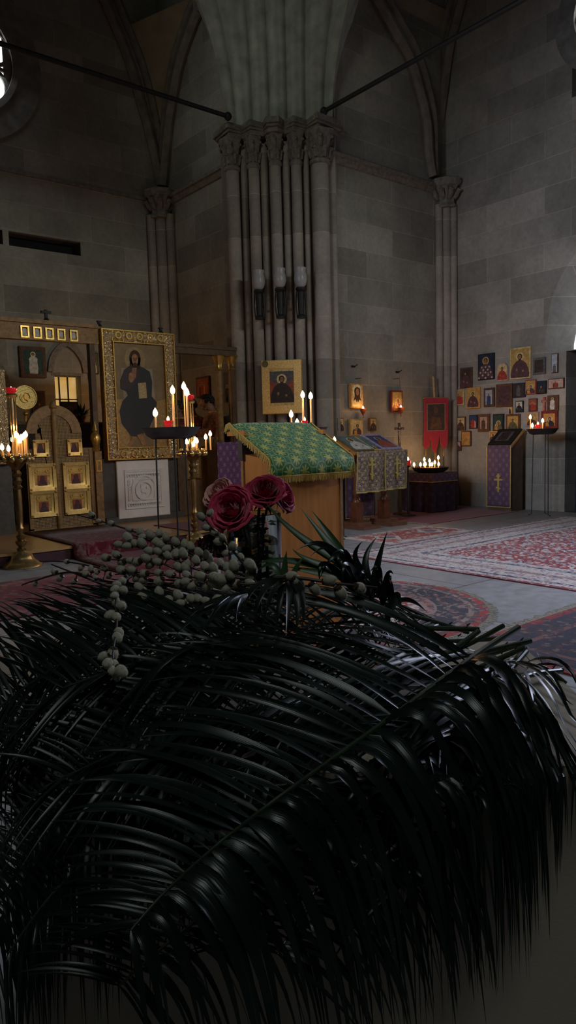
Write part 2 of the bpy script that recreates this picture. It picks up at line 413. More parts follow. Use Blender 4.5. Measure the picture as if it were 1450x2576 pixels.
for c, w, main, s in SH:
    big = w > .1
    if main:
        mb = MB(); mb.lathe([(w*1.5, 0), (w*1.5, .35), (w*1.25, .42), (w, .5), (w, CZ0)], 20, c); mb.build('shaft', ST_P, pl, world=True)
        mb = MB(); k = 1.0
        mb.lathe([(w*1.02, CZ0-.03), (w*1.22, CZ0-.01), (w*1.22, CZ0+.03), (w*1.03, CZ0+.05)], 20, c)
        mb.lathe([(w*1.0, CZ0+.05), (w*1.1, CZ0+.18), (w*1.35, CZ0+.34), (w*1.75, CZ1)], 20, c, lobes=5, amp=.08)
        for lev, (rr, zz, rb) in enumerate(((1.25, .22, .30), (1.6, .36, .36))):     # curled leaves
            for q in range(7):
                a = 2*pi*(q+.5*lev)/7; d = V((cos(a), sin(a), 0)); b0 = c+UP*(CZ0+.06+.14*lev)
                mb.tube([b0+d*w*1.0, b0+d*w*1.15+UP*.08, b0+d*w*rr+UP*.15, b0+d*w*(rr+.22)+UP*.13], [w*.24, w*.30, w*.24, w*.14], 6)
                mb.ball(b0+d*w*(rr+.2)+UP*.125, w*.2, 8, 6)
        mb.build('capital', ST_C, pl, world=True)
    else:
        MB().lathe([(w, .4), (w, CZ1-.1)], 14, c).build('shaft', ST_P, pl, world=True)
mb = MB()                                                  # zigzag abacus
for z0, z1, g in ((CZ1-.02, CZ1+.05, .72), (CZ1+.05, CZ1+.09, .86), (CZ1+.09, CZ1+.17, 1.0)):
    out = []
    mains = [q for q in SH if q[2]]
    for i, (c, w, mn, s) in enumerate(mains):
        e = w*2.5*g if i in (0, 4) else max(w*2.7, .22)*g
        if i == 0: out += [c-tx*e*1.25-nn*.12, c+nn*e]
        elif i == 4: out += [c+nn*e, c+tx*e*1.15-nn*.12]
        elif i == 2: out += [c+nn*e-tx*e*.45, c+nn*e+tx*e*.45]
        else: out += [c+nn*e]
        if i < 4:
            c2 = mains[i+1][0]; out.append((c+c2)/2+nn*.055*g)
    out += [P2-nn*.6, P1-nn*.6]
    n = len(out); mb.add([p+UP*z for z in (z0, z1) for p in out], [(i, (i+1) % n, n+(i+1) % n, n+i) for i in range(n)]+[tuple(range(n-1, -1, -1)), tuple(range(n, 2*n))])
mb.build('abacus', ST_C, pl, world=True)
# ribs and arch mouldings springing from the pier
mb = MB(); base = CZ1+.17; HH = [i*.14 for i in range(18)]
prof = []                                                  # along-pier coordinate, forward offset, flute
K = 73
def dirk(f):                                               # spreading direction from left arch to right arch
    a = V((-1, 0, 0)); b = V((-.62, -.62, 0)); c_ = V((0, -1, 0))
    return a.lerp(b, f*2) if f < .5 else b.lerp(c_, f*2-1)
def curve(f, h):
    cf = .145+.02*f; return cf*h*h*(1.0 if abs(f-.5) > .12 else .8)
rows = []
for h in HH:
    row = []
    for i in range(K):
        f = i/(K-1)
        s = .06+f*(PL-.06); ph = f*6
        fl = abs(cos(pi*ph)); fl = fl**.55
        fl2 = abs(cos(pi*ph*2+.6))**.5*.03
        k = 1-abs(f-.5)*2
        p = P1+tx*s+nn*(.03+.12*k+.10*fl+fl2-.1)
        edge = max(0, (abs(f-.5)-.30)/.20)
        sp = curve(f, h)*(.25+.75*edge) 
        row.append(p+dirk(f)*sp+UP*(base+h))
    row = [P1-nn*.7+dirk(0)*curve(0, h)*1.0+UP*(base+h)]+row+[P2-nn*.7+dirk(1)*curve(1, h)*1.0+UP*(base+h)]
    rows.append(row)
W = len(rows[0])
mb.add([p for r_ in rows for p in r_], [(j*W+i, j*W+i+1, (j+1)*W+i+1, (j+1)*W+i) for j in range(len(rows)-1) for i in range(W-1)])
mb.build('arch_moulding', mat('springer_stone', (.37, .37, .31), .85, 0, .25, 5, .3), pl, world=True, smooth=60)

# ------------------------------------------------------------------ corner columns with thin triple shafts
def corner_col(name, c, dirs, label, w=.085):
    o = thing(name, label, 'column', (c[0], c[1], 0), kind='structure'); c = V((c[0], c[1], 0))
    for d in dirs:
        p = c+V((d[0], d[1], 0)); r_ = d[2]
        MB().lathe([(r_*1.6, 0), (r_*1.6, .3), (r_, .45), (r_, SPR-.28)], 14, p).build('shaft', ST_P, o, world=True)
    mb = MB(); m_ = c+V((dirs[0][0], dirs[0][1], 0))
    mb.lathe([(.16, SPR-.34), (.18, SPR-.31), (.15, SPR-.27), (.16, SPR-.14), (.22, SPR-.02), (.24, SPR)], 16, m_, lobes=8, amp=.1)
    for q in range(9):
        a = 2*pi*q/9; d = V((cos(a), sin(a), 0)); b0 = m_+UP*(SPR-.2)
        mb.tube([b0+d*.15, b0+d*.2+UP*.06, b0+d*.25+UP*.13, b0+d*.29+UP*.1], [.03, .045, .04, .02], 6)
    mb.build('capital', ST_C, o, world=True)
    mb = MB().lathe([(.26, SPR), (.30, SPR+.05), (.30, SPR+.11), (.26, SPR+.13)], 8, m_); mb.build('abacus', ST_C, o, world=True)
corner_col('column', (XA, YL), [(-.16, -.16, .10), (-.30, -.06, .075), (-.06, -.30, .075)], 'slim triple corner column with carved capital left of the pier')
corner_col('column', (XR, YB), [(-.13, -.10, .085), (-.26, -.05, .065), (-.05, -.20, .06)], 'slim triple corner column with carved capital right of the pier')

# ------------------------------------------------------------------ corner vaults
def vault(name, p_left, ax_l, vl, p_right, ax_r, vr, label, band=.34):
    L = [on(x, y, ax_l, vl) for x, y in p_left]; Rr = [on(x, y, ax_r, vr) for x, y in p_right]
    def ext(P):
        d = (P[-1]-P[-2]); d2 = d+(d-(P[-2]-P[-3]))*.5
        return P+[P[-1]+d2*.9, P[-1]+d2*2.0]
    L, Rr = ext(L), ext(Rr)
    zt = min(L[-1].z, Rr[-1].z)
    def at_z(P, z):
        for a, b in zip(P, P[1:]):
            if a.z <= z <= b.z: return a.lerp(b, (z-a.z)/(b.z-a.z))
        return P[-1] if z > P[-1].z else P[0]
    z0 = max(L[0].z, Rr[0].z)
    o = thing(name, label, 'vault', tuple(V((L[0].x, L[0].y, z0))), kind='structure')
    mb = MB().grid(lambda u, v: at_z(L, z0+(zt-z0)*v).lerp(at_z(Rr, z0+(zt-z0)*v), u)+V((.02, .02, 0))*0, 10, 24)
    mb.build('vault_web', ST_V, o, world=True, smooth=60)
    for P, ax, sgn, other in ((L, ax_l, -1, 0), (Rr, ax_r, 1, 1)):
        Q = spline(P, 24)
        b2 = MB(); inn = V((0, -1, 0)) if ax == 1 else V((-1, 0, 0))
        for rr, off, dep in ((.07, 0, .05), (.05, .12, .03), (.085, .26, .07)):
            pts = []
            for i, p in enumerate(Q):
                tg = (Q[min(i+1, 24)]-Q[max(i-1, 0)]).normalized(); sd = inn.cross(tg)
                # away from the web, along the wall
                away = V((-1, 0, 0)) if ax == 1 and sgn < 0 else (V((1, 0, 0)) if ax == 1 else V((0, -1, 0)))
                sd = sd if sd.dot(away) > 0 else -sd
                k = min(1, i/8)
                pts.append(p+sd*off*(.35+.65*k)*(-1 if False else 1)+inn*dep)
            b2.tube(pts, rr, 8)
        b2.build('rib', ST_R, o, world=True)
    return o
vault('ceiling', [(412, 470), (403, 380), (380, 255), (350, 148), (290, 0)], 1, YL, [(413, 470), (416, 380), (424, 270), (445, 150), (480, 45), (500, 0)], 0, XA,
      'dim plastered vault rising from the left corner column')
vault('ceiling', [(1090, 448), (1088, 400), (1085, 290), (1050, 150), (1000, 55), (970, 0)], 1, YB, [(1091, 448), (1090.5, 400), (1090, 290), (1107, 140), (1128, 50), (1142, 0)], 0, XR,
      'dim plastered vault rising from the right corner column')

# iron tie rods
IRON = mat('wrought_iron', (.03, .028, .028), .55, .6)
def rod(a, b, label):
    o = thing('tie_rod', label, 'tie rod', tuple(a), group='iron tie rods across the arches')
    MB().tube([a, b], .032, 8).build('bar', IRON, o, world=True)
    MB().ball(a, .06, 10, 8).build('anchor', IRON, o, world=True)
rod(V((6.35, 9.0, 6.02)), V((-3.4, 9.0, 6.02)), 'iron tie rod running from the pier towards the round window')
rod(V((7.4, 8.05, 6.02)), V((7.4, -4, 6.02)), 'iron tie rod running from the pier to the upper right')

# timber step in front of the screen
STEPW = NT('honey_floorboards').pb(.35, 0, .5)
t = STEPW; x, y, z = t.sep(t.coord()); nz = t.noise(t.comb(t.m('MULTIPLY', x, .6), t.m('MULTIPLY', y, 9)), 3)
t.col(t.mix(t.rng(nz, .3, .7), (.36, .2, .075), (.5, .29, .12)))
pf = thing('platform', 'low timber step in front of the golden icon screen', 'platform', (2, YF, 0), kind='structure')
MB().box((-3.5, YF, ZS-.03), (XA, YL, ZS)).build('deck', STEPW.mat, pf, world=True)
MB().box((-3.5, YF+.02, 0), (XA, YF+.1, ZS-.03)).build('riser', mat('dark_riser', (.05, .012, .018), .7), pf, world=True)
# ================================================================== painted panels
def pm(name, c, rough=.55, metal=0.0): return mat(name, c, rough, metal, .3, 22, 0.0, .2)
GOLD = pm('old_gold_ground', (.52, .34, .11), .4, .35)
GOLDP = pm('pale_gold_ground', (.62, .47, .22), .45, .2)
WOODI = pm('icon_wood_edge', (.13, .06, .03)); BLACKF = pm('black_frame_paint', (.02, .018, .017)); BROWNF = pm('brown_frame_wood', (.10, .05, .03))
REDF = pm('red_frame_wood', (.16, .03, .025)); SKIN = pm('painted_flesh', (.33, .17, .08)); HAIRP = pm('painted_dark_hair', (.05, .025, .012))
COLS = {'gold': GOLD, 'pale': GOLDP, 'wood': WOODI, 'black': BLACKF, 'brown': BROWNF, 'redf': REDF,
        'dark': pm('darkened_ground', (.05, .035, .03)), 'grey': pm('grey_relief_ground', (.11, .10, .10)), 'blue': pm('blue_paint', (.04, .06, .15)),
        'dgreen': pm('deep_green_ground', (.03, .06, .05)), 'white': pm('white_paint', (.55, .52, .48)), 'red': pm('vermilion_paint', (.36, .05, .03)),
        'purple': pm('purple_brown_paint', (.09, .045, .05)), 'darkblue': pm('dark_blue_robe', (.022, .025, .038)), 'pink': pm('pale_pink_paint', (.45, .30, .25)),
        'orange': pm('orange_gold_paint', (.55, .26, .07)), 'ltblue': pm('pale_blue_paint', (.34, .38, .42)), 'navy': pm('navy_ground', (.02, .028, .05)),
        'brick': pm('brick_red_ground', (.33, .08, .05)), 'olive': pm('olive_paint', (.13, .11, .05)), 'lilac': pm('lilac_border', (.40, .33, .48)),
        'teal': pm('teal_ground', (.10, .17, .17))}
def cm(k): return COLS[k] if isinstance(k, str) else k

BUST = [(-.44, 0), (-.43, .2), (-.36, .34), (-.2, .43), (-.09, .47), (.09, .47), (.2, .43), (.36, .34), (.43, .2), (.44, 0)]
FULL = [(-.17, 0), (-.2, .25), (-.17, .5), (-.19, .62), (-.12, .71), (-.04, .745), (.04, .745), (.12, .71), (.19, .62), (.17, .5), (.2, .25), (.17, 0)]
ROBED = [(-.36, 0), (-.37, .15), (-.32, .32), (-.25, .47), (-.14, .57), (-.05, .61), (.05, .61), (.14, .57), (.25, .47), (.32, .32), (.37, .15), (.36, 0)]
def figure(par, style, x, z0, s, y, robe, halo='pale', face=None, trim=None):
    """A painted saint: robe, head, hair, halo and hands as thin raised paint layers; s = height of the field."""
    face = face or SKIN
    if style in ('bust', 'full', 'robed', 'mother', 'bishop'):
        P, hz, hr = {'bust': (BUST, .60, .135), 'full': (FULL, .82, .065), 'robed': (ROBED, .72, .09), 'mother': (BUST, .58, .13), 'bishop': (ROBED, .74, .095)}[style]
        hx = x+(.06*s if style == 'mother' else 0)
        MB().ell(hx, z0+hz*s, hr*1.75*s, hr*1.75*s, y-.002, y).build('halo', cm(halo), par)
        MB().prism([(x+a*s, z0+b*s) for a, b in P], y-.004, y).build('robe', cm(robe), par)
        mb = MB().ell(hx, z0+hz*s+hr*.12*s, hr*1.02*s, hr*1.12*s, y-.005, y-.001)
        if style in ('robed', 'bust'): mb.ell(hx, z0+hz*s-hr*.75*s, hr*.55*s, hr*.7*s, y-.005, y-.001)
        mb.build('hood' if style == 'mother' else 'hair', cm(robe) if style == 'mother' else HAIRP, par)
        MB().ell(hx, z0+hz*s-hr*.05*s, hr*.66*s, hr*.86*s, y-.007, y-.001).build('face', face, par)
        if hr*s > .03:                                     # brows, eyes, nose and mouth
            fz = z0+hz*s-hr*.05*s; q = hr*s; mb = MB()
            for k in (-1, 1): mb.box((hx+k*q*.12, y-.009, fz+q*.26), (hx+k*q*.46, y-.006, fz+q*.33)).ell(hx+k*q*.28, fz+q*.10, q*.13, q*.07, y-.009, y-.006, 8)
            mb.box((hx-q*.04, y-.009, fz-q*.25), (hx+q*.05, y-.006, fz+q*.2)).box((hx-q*.16, y-.009, fz-q*.47), (hx+q*.16, y-.006, fz-q*.40))
            mb.build('facial_features', HAIRP, par)
        if style == 'mother':
            MB().ell(x-.13*s, z0+.40*s, .14*s, .14*s, y-.006, y-.001).build('child_halo', cm(halo), par)
            MB().ell(x-.13*s, z0+.40*s, .07*s, .085*s, y-.008, y-.001).build('child_face', face, par)
            MB().prism([(x-.30*s, z0), (x-.30*s, z0+.22*s), (x-.18*s, z0+.33*s), (x-.05*s, z0+.28*s), (x+.02*s, z0)], y-.006, y-.001).build('child_robe', cm('orange'), par)
        elif style != 'full':
            mb = MB().ell(x-.12*s, z0+.28*s, .035*s, .06*s, y-.007, y-.001, 10).ell(x+.13*s, z0+.22*s, .04*s, .04*s, y-.007, y-.001, 10)
            mb.build('hands', face, par)
        if style == 'bishop':
            mb = MB()
            for i in range(5):
                for j in range(5):
                    if (i+j) % 2 == 0:
                        w = .34*(1-.1*j)-.02; a = x+(-w+2*w*i/4)*s; b = z0+(.04+.11*j)*s; q = .045*s
                        mb.box((a-q, y-.006, b-q*.35), (a+q, y-.001, b+q*.35)).box((a-q*.35, y-.006, b-q), (a+q*.35, y-.001, b+q))
            mb.build('crosses', cm(trim or 'white'), par)
    elif style == 'group':
        for k, (dx, q, c) in enumerate(((-.2, .72, 'purple'), (.2, .72, robe), (0, .85, 'red'))):
            figure(par, 'full', x+dx*s, z0, s*q, y-.001*k, c, halo)
    elif style == 'relief':
        rr = random.Random(int(abs(x*100+s*1000+z0*77)))
        mb = MB().box((x-.34*s, y-.0015, z0+.05*s), (x+.34*s, y, z0+.93*s))
        for i in range(26):
            a, b = x+rr.uniform(-.33, .33)*s, z0+rr.uniform(.06, .92)*s; q = rr.uniform(.03, .09)*s
            mb.ell(a, b, q*.7, q, y-.004-rr.random()*.002, y, 10)
        mb.build('relief_figures', cm(robe), par)
    elif style == 'plain':
        pass

def icon(label, c, rz, w, h, ground='gold', robe='purple', style='bust', frame='wood', fw=.09, t=.035, halo='pale', cat='icon', group=None, arched=False, name='icon', tilt=0.0, inner=None):
    o = thing(name, label, cat, c, rz, group)
    b = fw*min(w, h)
    if arched:
        def out(w_, h_): return [(-w_/2, -h_/2), (w_/2, -h_/2)]+[(w_/2*cos(a), h_/2-w_/2+w_/2*sin(a)) for a in [pi*i/12 for i in range(13)]]
        MB().prism(out(w, h), -t, 0).build('board', cm(frame), o)
        MB().prism(out(w-2*b, h-2*b), -t-.002, -t).build('painted_ground', cm(ground), o)
    else:
        mb = MB().bbox((-w/2, -t, -h/2), (w/2, 0, h/2), .005)
        mb.build('board', cm(frame), o)
        if inner: mb = MB().frame(-w/2+b*.3, -h/2+b*.3, w/2-b*.3, h/2-b*.3, b*.7, -t-.006, -t).build('frame', cm(inner), o)
        MB().box((-w/2+b, -t-.002, -h/2+b), (w/2-b, -t, h/2-b)).build('painted_ground', cm(ground), o)
    ih, iw = h-2*b, w-2*b
    s = min(ih, iw*1.12) if style in ('bust', 'mother') else min(ih, iw*1.5)
    figure(o, style, 0, -h/2+b, s, -t-.002, robe, halo)
    if tilt: o.rotation_euler = (tilt, 0, rz)
    return o
def px_rect(x0, y0, x1, y1, ax, v):
    xm, ym = (x0+x1)/2, (y0+y1)/2
    c = on(xm, ym, ax, v); k = 1-ax
    return c, abs(on(x1, ym, ax, v)[k]-on(x0, ym, ax, v)[k]), on(xm, y0, ax, v).z-on(xm, y1, ax, v).z
def icon_px(label, box, ax, v, **kw):
    c, w, h = px_rect(*box, ax, v)
    return icon(label, tuple(c), radians(-90) if ax == 0 else 0, w, h, **kw)

# icons on the right wall (boxes in the photo measured from an enlargement)
G = 'icons crowded on the right wall'
def zb(a, b, c, d): return (1130+a/4.531, 850+b/4.531, 1130+c/4.531, 850+d/4.531)
for box, lab, kw in (
 ((135,340,272,572), 'dark blackened icon at the upper left of the right wall', dict(ground='dark', robe='purple', style='robed', frame='brown', halo='dark')),
 ((340,180,525,478), 'dark icon of a white haired bishop in a cross patterned white robe', dict(ground='navy', robe='purple', style='bishop', frame='black', halo='gold', fw=.05)),
 ((560,283,680,490), 'small round topped icon with a red throned figure on pale ground', dict(ground='pale', robe='red', style='robed', frame='pink', arched=True)),
 ((705,110,940,468), 'largest gold icon on the right wall, monk in a purple brown cloak', dict(ground='gold', robe='purple', style='robed', frame='pale', fw=.06)),
 ((968,225,1108,415), 'grey dark relief icon right of the large gold monk icon', dict(ground='grey', robe='dark', style='relief', frame='grey')),
 ((1178,180,1252,398), 'narrow tall pale icon at the top right of the icon wall', dict(ground='ltblue', robe='grey', style='full', frame='brown', halo='ltblue')),
 ((75,590,180,768), 'gold icon with a small red group, leftmost in the second row', dict(ground='gold', robe='red', style='group', frame='pale')),
 ((208,565,365,805), 'gold icon of a crowned woman in dark robe holding a white scroll', dict(ground='gold', robe='purple', style='robed', frame='orange')),
 ((407,570,527,785), 'brown framed icon with a slim blue robed figure on pale ground', dict(ground='ltblue', robe='blue', style='full', frame='brown', fw=.18)),
 ((545,525,730,785), 'large brown carved icon crowded with small figures', dict(ground='brown', robe='purple', style='relief', frame='wood')),
 ((737,515,878,680), 'nearly black icon beside the large carved brown one', dict(ground='dark', robe='grey', style='full', frame='navy', halo='grey')),
 ((880,478,1002,645), 'gold icon of a hooded mother with child under the big monk icon', dict(ground='gold', robe='purple', style='mother', frame='brick')),
 ((1012,490,1120,638), 'small dark blue black icon right of the mother and child', dict(ground='navy', robe='dark', style='bust', frame='black', halo='navy')),
 ((1138,460,1322,580), 'wide low pale triptych icon at the right end of the wall', dict(ground='pink', robe='olive', style='group', frame='brown')),
 ((683,785,733,868), 'tiny gold icon hanging just under the carved brown one', dict(ground='pale', robe='purple', style='full', frame='orange')),
 ((770,718,856,848), 'small dark framed icon with a robed figure on white ground', dict(ground='white', robe='darkblue', style='robed', frame='black')),
 ((918,692,1015,838), 'small reddish icon of two standing figures above the candle tray', dict(ground='brick', robe='red', style='group', frame='brown')),
 ((1128,655,1258,830), 'icon of a white robed figure on brown ground near the door', dict(ground='brown', robe='white', style='full', frame='wood')),
 ((95,900,197,1055), 'brown icon of a long haired figure, leftmost in the third row', dict(ground='pale', robe='brown', style='robed', frame='wood')),
 ((240,880,333,1035), 'small blue icon with pink figures in the third row', dict(ground='blue', robe='pink', style='group', frame='navy', halo='blue')),
 ((340,870,473,1070), 'wide brown framed icon with a small pale standing figure', dict(ground='pink', robe='brown', style='full', frame='wood', fw=.2)),
 ((510,868,633,1060), 'black framed deep green icon in the third row', dict(ground='dgreen', robe='olive', style='mother', frame='black')),
 ((660,870,820,1075), 'dark framed gold icon behind the small purple reading stand', dict(ground='gold', robe='olive', style='robed', frame='wood', fw=.12)),
 ((890,845,1030,1010), 'gold icon behind the candles of the wall tray stand', dict(ground='gold', robe='brown', style='bust', frame='pink')),
 ((1060,830,1250,1040), 'red brown framed icon, lowest at the right end of the wall', dict(ground='orange', robe='darkblue', style='mother', frame='redf', fw=.16)),
 ((150,1062,260,1235), 'orange gold icon in a thin frame low on the wall', dict(ground='orange', robe='gold', style='mother', frame='wood', halo='gold')),
 ((470,1060,560,1180), 'orange edged icon half hidden behind the small purple reading stand', dict(ground='orange', robe='purple', style='bust', frame='pale')),
 ((85,1180,147,1287), 'tiny dark red icon, lowest at the left of the icon wall', dict(ground='pink', robe='purple', style='robed', frame='redf'))):
    icon_px(lab, zb(*box), 0, XR-.002, group=G, t=.03, **kw)
# small cross shaped icon
c, w, h = px_rect(*zb(1060,675,1128,835), 0, XR-.002)
o = thing('cross', 'small red painted cross hanging between two little icons', 'cross', tuple(c), radians(-90))
MB().prism([(-w*.2,-h/2),(w*.2,-h/2),(w*.2,h*.12),(w/2,h*.12),(w/2,h*.3),(w*.2,h*.3),(w*.2,h/2),(-w*.2,h/2),(-w*.2,h*.3),(-w/2,h*.3),(-w/2,h*.12),(-w*.2,h*.12)], -.025, 0).build('board', cm('brick'), o)
MB().box((-w*.06,-.028,-h*.4),(w*.06,-.025,h*.35)).box((-w*.3,-.028,h*.17),(w*.3,-.025,h*.24)).build('painted_figure', cm('pink'), o)

# icons on the right return wall
G = 'icons on the wall right of the pier'
def z5(a, b, c, d): return (820+a/4.531, 920+b/4.531, 820+c/4.531, 920+d/4.531)
icon_px('gold icon of a long dark haired face with bright halo, hung on the return wall', z5(262,205,405,488), 1, YB-.03, ground='pale', robe='brown', style='plain', frame='orange', group=G, t=.05)
_o = bpy.context.scene.objects[[x.name for x in C.objects if x.get('label', '').startswith('gold icon of a long dark')][0]]
c, w, h = px_rect(*z5(262,205,405,488), 1, YB-.03); y = -.052
MB().ell(0, h*.2, w*.37, w*.37, y-.002, y).build('halo', pm('bright_halo', (.8, .7, .42), .4), _o)
MB().prism([(-w*.24,h*.18),(-w*.2,h*.3),(0,h*.36),(w*.2,h*.3),(w*.24,h*.18),(w*.2,-h*.05),(w*.3,-h*.2),(w*.16,-h*.14),(w*.05,-h*.26),(0,-h*.16),(-w*.06,-h*.26),(-w*.14,-h*.12),(-w*.3,-h*.2),(-w*.2,-h*.05)][::-1], y-.004, y).build('hair', HAIRP, _o)
MB().ell(0, h*.16, w*.13, w*.21, y-.006, y).build('face', SKIN, _o)
icon_px('gold icon of two embracing hooded figures with a red lower edge', z5(730,285,860,530), 1, YB-.03, ground='gold', robe='brick', style='mother', frame='redf', group=G, t=.04)
icon_px('small icon of a hooded monk nearest to the pier', z5(118,595,188,745), 1, YB-.01, ground='pale', robe='dark', style='robed', frame='wood', group=G)
icon_px('gold icon of a hooded woman low behind the twin reading stand', z5(258,608,410,800), 1, YB-.02, ground='pale', robe='purple', style='mother', frame='gold', group=G, t=.04)
icon_px('small dark framed icon of a black robed monk right of the hooded woman', z5(485,595,562,745), 1, YB-.02, ground='gold', robe='dark', style='robed', frame='wood', group=G)
# icon on the pier
pf_ = P1+tx*(PL*.62)+nn*.30
def on_pier(px, py, d=.34):
    r_ = ray(px, py); p0 = P1+nn*d; tt = (p0-CAM).dot(nn)/r_.dot(nn); return CAM+r_*tt
a, b = on_pier(660, 975), on_pier(762, 970); c = on_pier(711, 974); hh = on_pier(711, 906).z-on_pier(711, 1042).z
PRZ = atan2(tx.y, tx.x)
o = icon('gold framed icon of a bearded monk on red ground hung on the stone pier', tuple(c), PRZ, (b-a).length, hh, ground='gold', robe='dark', style='plain', frame='gold', t=.05, fw=.08)
w = (b-a).length
mb = MB().frame(-w*.5+.01, -hh*.5+.01, w*.5-.01, hh*.5-.01, w*.19, -.066, -.05, .006); mb.build('frame', mat('embossed_gold', (.60, .38, .12), .42, .55, .3, 60, .4), o)
MB().ell(-w*.40, hh*.43, w*.08, w*.08, -.07, -.05).build('medallion', cm('olive'), o)
MB().box((-w*.29, -.054, -hh*.29), (w*.29, -.05, hh*.29)).build('picture_field', cm('grey'), o)
MB().prism([(-w*.29, -hh*.29), (w*.29, -hh*.29), (w*.29, hh*.13), (0, -hh*.02), (-w*.29, hh*.13)], -.056, -.05).build('red_hills', cm('brick'), o)
figure(o, 'robed', 0, -hh*.29, hh*.60, -.056, 'dark', 'pale')

# framed picture and other icons on the back wall behind the screen
icon_px('brown framed picture with a pale central figure hung on the back wall', (48, 873, 113, 950), 1, YL-.01, ground='dgreen', robe='white', style='full', frame='wood', fw=.14, t=.06, inner='brown')
icon_px('narrow green gold icon half hidden behind the big gilded icon', (224, 888, 246, 941), 1, YL-.01, ground='olive', robe='pale', style='full', frame='dgreen', t=.04)
icon_px('faded reddish icon hung on the return wall above the bent man', (497, 948, 530, 1000), 0, XA-.01, ground='brick', robe='orange', style='group', frame='brown', t=.03)
icon_px('tall dim grey icon seen between the two slender gilt columns', (566, 936, 586, 1012), 0, XA-.01, ground='grey', robe='dark', style='full', frame='olive', t=.03)
# ================================================================== icon screen
def repousse(name, c, c2, rough=.28, sc=20, strength=.7):
    t = NT(name).pb(rough, .65, .5); v = t.vor(t.coord(), sc, 'Distance'); n = t.noise(t.coord(), sc*1.6, 3)
    t.col(t.mix(t.rng(n, .35, .65), c, c2)); t.bump(t.m('ADD', t.m('SINE', t.m('MULTIPLY', v, 14)), n), strength, .012); return t.mat
EMB = repousse('embossed_gilt_silver', (.66, .46, .22), (.95, .76, .46)); GILT = mat('gilt_metal', (.62, .38, .10), .3, .8, .2, 30, .25)
CARV = mat('carved_oak', (.27, .155, .055), .6, 0, .35, 20, .35); OAKD = mat('dark_oak', (.10, .055, .025), .6, 0, .35, 14, .2)
SLATE = mat('grey_plinth_panel', (.075, .07, .065), .7, 0, .25, 14)
def P(px, py, y=YI): return ony(px, py, y)
def wtr(o, y=YI): return o                                  # parts are written in world coordinates
BZ0, BZ1 = P(120, 855).z, P(120, 812).z
sc = thing('icon_screen', 'carved golden brown timber screen with a beam, posts and grey panels', 'icon screen', (4.2, YI, ZS))
xr = P(590, 880).x; xi0, xi1 = P(243, 840).x, P(427, 850).x
mb = MB().box((-1.5, YI-.05, BZ0), (xi0+.1, YI+.05, BZ1)).box((-1.5, YI-.075, BZ1-.03), (xi0, YI+.06, BZ1+.02)).box((-1.5, YI-.065, BZ0-.02), (xi0, YI+.05, BZ0+.03))
mb.build('beam', CARV, sc, world=True)
zb0, zb1 = P(510, 893).z, P(510, 873).z
MB().box((xi1-.05, YI-.05, zb0), (xr, YI+.06, zb1)).box((xi1-.05, YI-.07, zb1-.03), (xr, YI+.07, zb1+.02)).build('side_beam', OAKD, sc, world=True)
for px in (58, 89.5, 120, 149.5, 181):                     # five little white icons on the beam
    c = P(px, 812+19+px*.085); w = .036; h = .062
    pq = MB().frame(c.x-w-.018, c.z-h-.012, c.x+w+.018, c.z+h+.012, .02, YI-.075, YI-.05); pq = pq.build('plaque', GILT, sc, world=True)
    MB().prism([(c.x-w*.75, c.z-h*.85), (c.x+w*.75, c.z-h*.85)]+[(c.x+w*.75*cos(a), c.z+h*.3+w*.75*sin(a)) for a in [pi*i/10 for i in range(11)]], YI-.062, YI-.05).build('white_relief', cm('white'), pq, world=True)
for px, yt, yb, wd in ((115, 779, 806, .10), (249, 807, 821, .03), (404, 824, 838, .03)):     # little crosses on top
    a, b = P(px, yt), P(px, yb); h = a.z-b.z+.02; mb = MB().box((a.x-.016, YI-.016, b.z-.03), (a.x+.016, YI+.016, a.z))
    mb.box((a.x-wd/2-.015, YI-.02, b.z+h*.58), (a.x+wd/2+.015, YI+.02, b.z+h*.76)).lathe([(.05, 0), (.03, .05), (.02, .06)], 10, (a.x, YI, b.z-.03))
    mb.build('cross', mat('dark_iron_cross', (.02, .018, .017), .6, .3), sc, world=True)
# posts
def post(x, w, z0, z1, name='post', mt=OAKD, y=YI): return MB().box((x-w/2, y-.05, z0), (x+w/2, y+.05, z1)).build(name, mt, sc, world=True)
post(P(238, 1000).x-.02, .07, ZS, BZ0)
post(P(447, 1200).x+.03, .09, ZS, P(447, 1150).z+.05)
post(P(541, 1170).x, .06, ZS, P(541, 1105).z)
post(xr-.05, .09, ZS, zb0, y=YI+.02)
# finial post beside the gates
fp = P(249, 1240); o = MB().box((fp.x-.07, YI-.09, ZS), (fp.x+.03, YI+.0, P(247, 1135).z)).build('gate_post', CARV, sc, world=True)
zf = P(243, 1135).z; c = (fp.x-.03, YI-.05, zf)
MB().lathe([(.05, 0), (.06, .03), (.035, .06), (.055, .10), (.07, .16), (.06, .22), (.03, .26), (.04, .28), (.025, .33), (.008, .40)], 16, c).build('finial', GILT, o, world=True)
MB().frame(fp.x-.06, zf-.28, fp.x+.02, zf-.12, .02, YI-.10, YI-.09).build('panel', GILT, o, world=True)
# grey panels under the big icons
zi = P(350, 1157).z
a = P(262, 1180); b = P(450, 1180)
MB().box((a.x-.03, YI-.02, ZS), (b.x+.0, YI+.04, zi+.03)).box((a.x-.03, YI-.06, ZS), (b.x+.03, YI+.04, ZS+.09)).build('plinth_panel', SLATE, sc, world=True)
a0 = P(28, 1180)
MB().box((a0.x-1.4, YI-.02, ZS), (a0.x+.0, YI+.04, P(10, 1160).z)).build('plinth_panel', SLATE, sc, world=True)
MB().box((P(0, 1150).x-.8, YI-.04, P(10, 1160).z), (a0.x, YI+.02, P(10, 1160).z+.05)).build('ledge', CARV, sc, world=True)
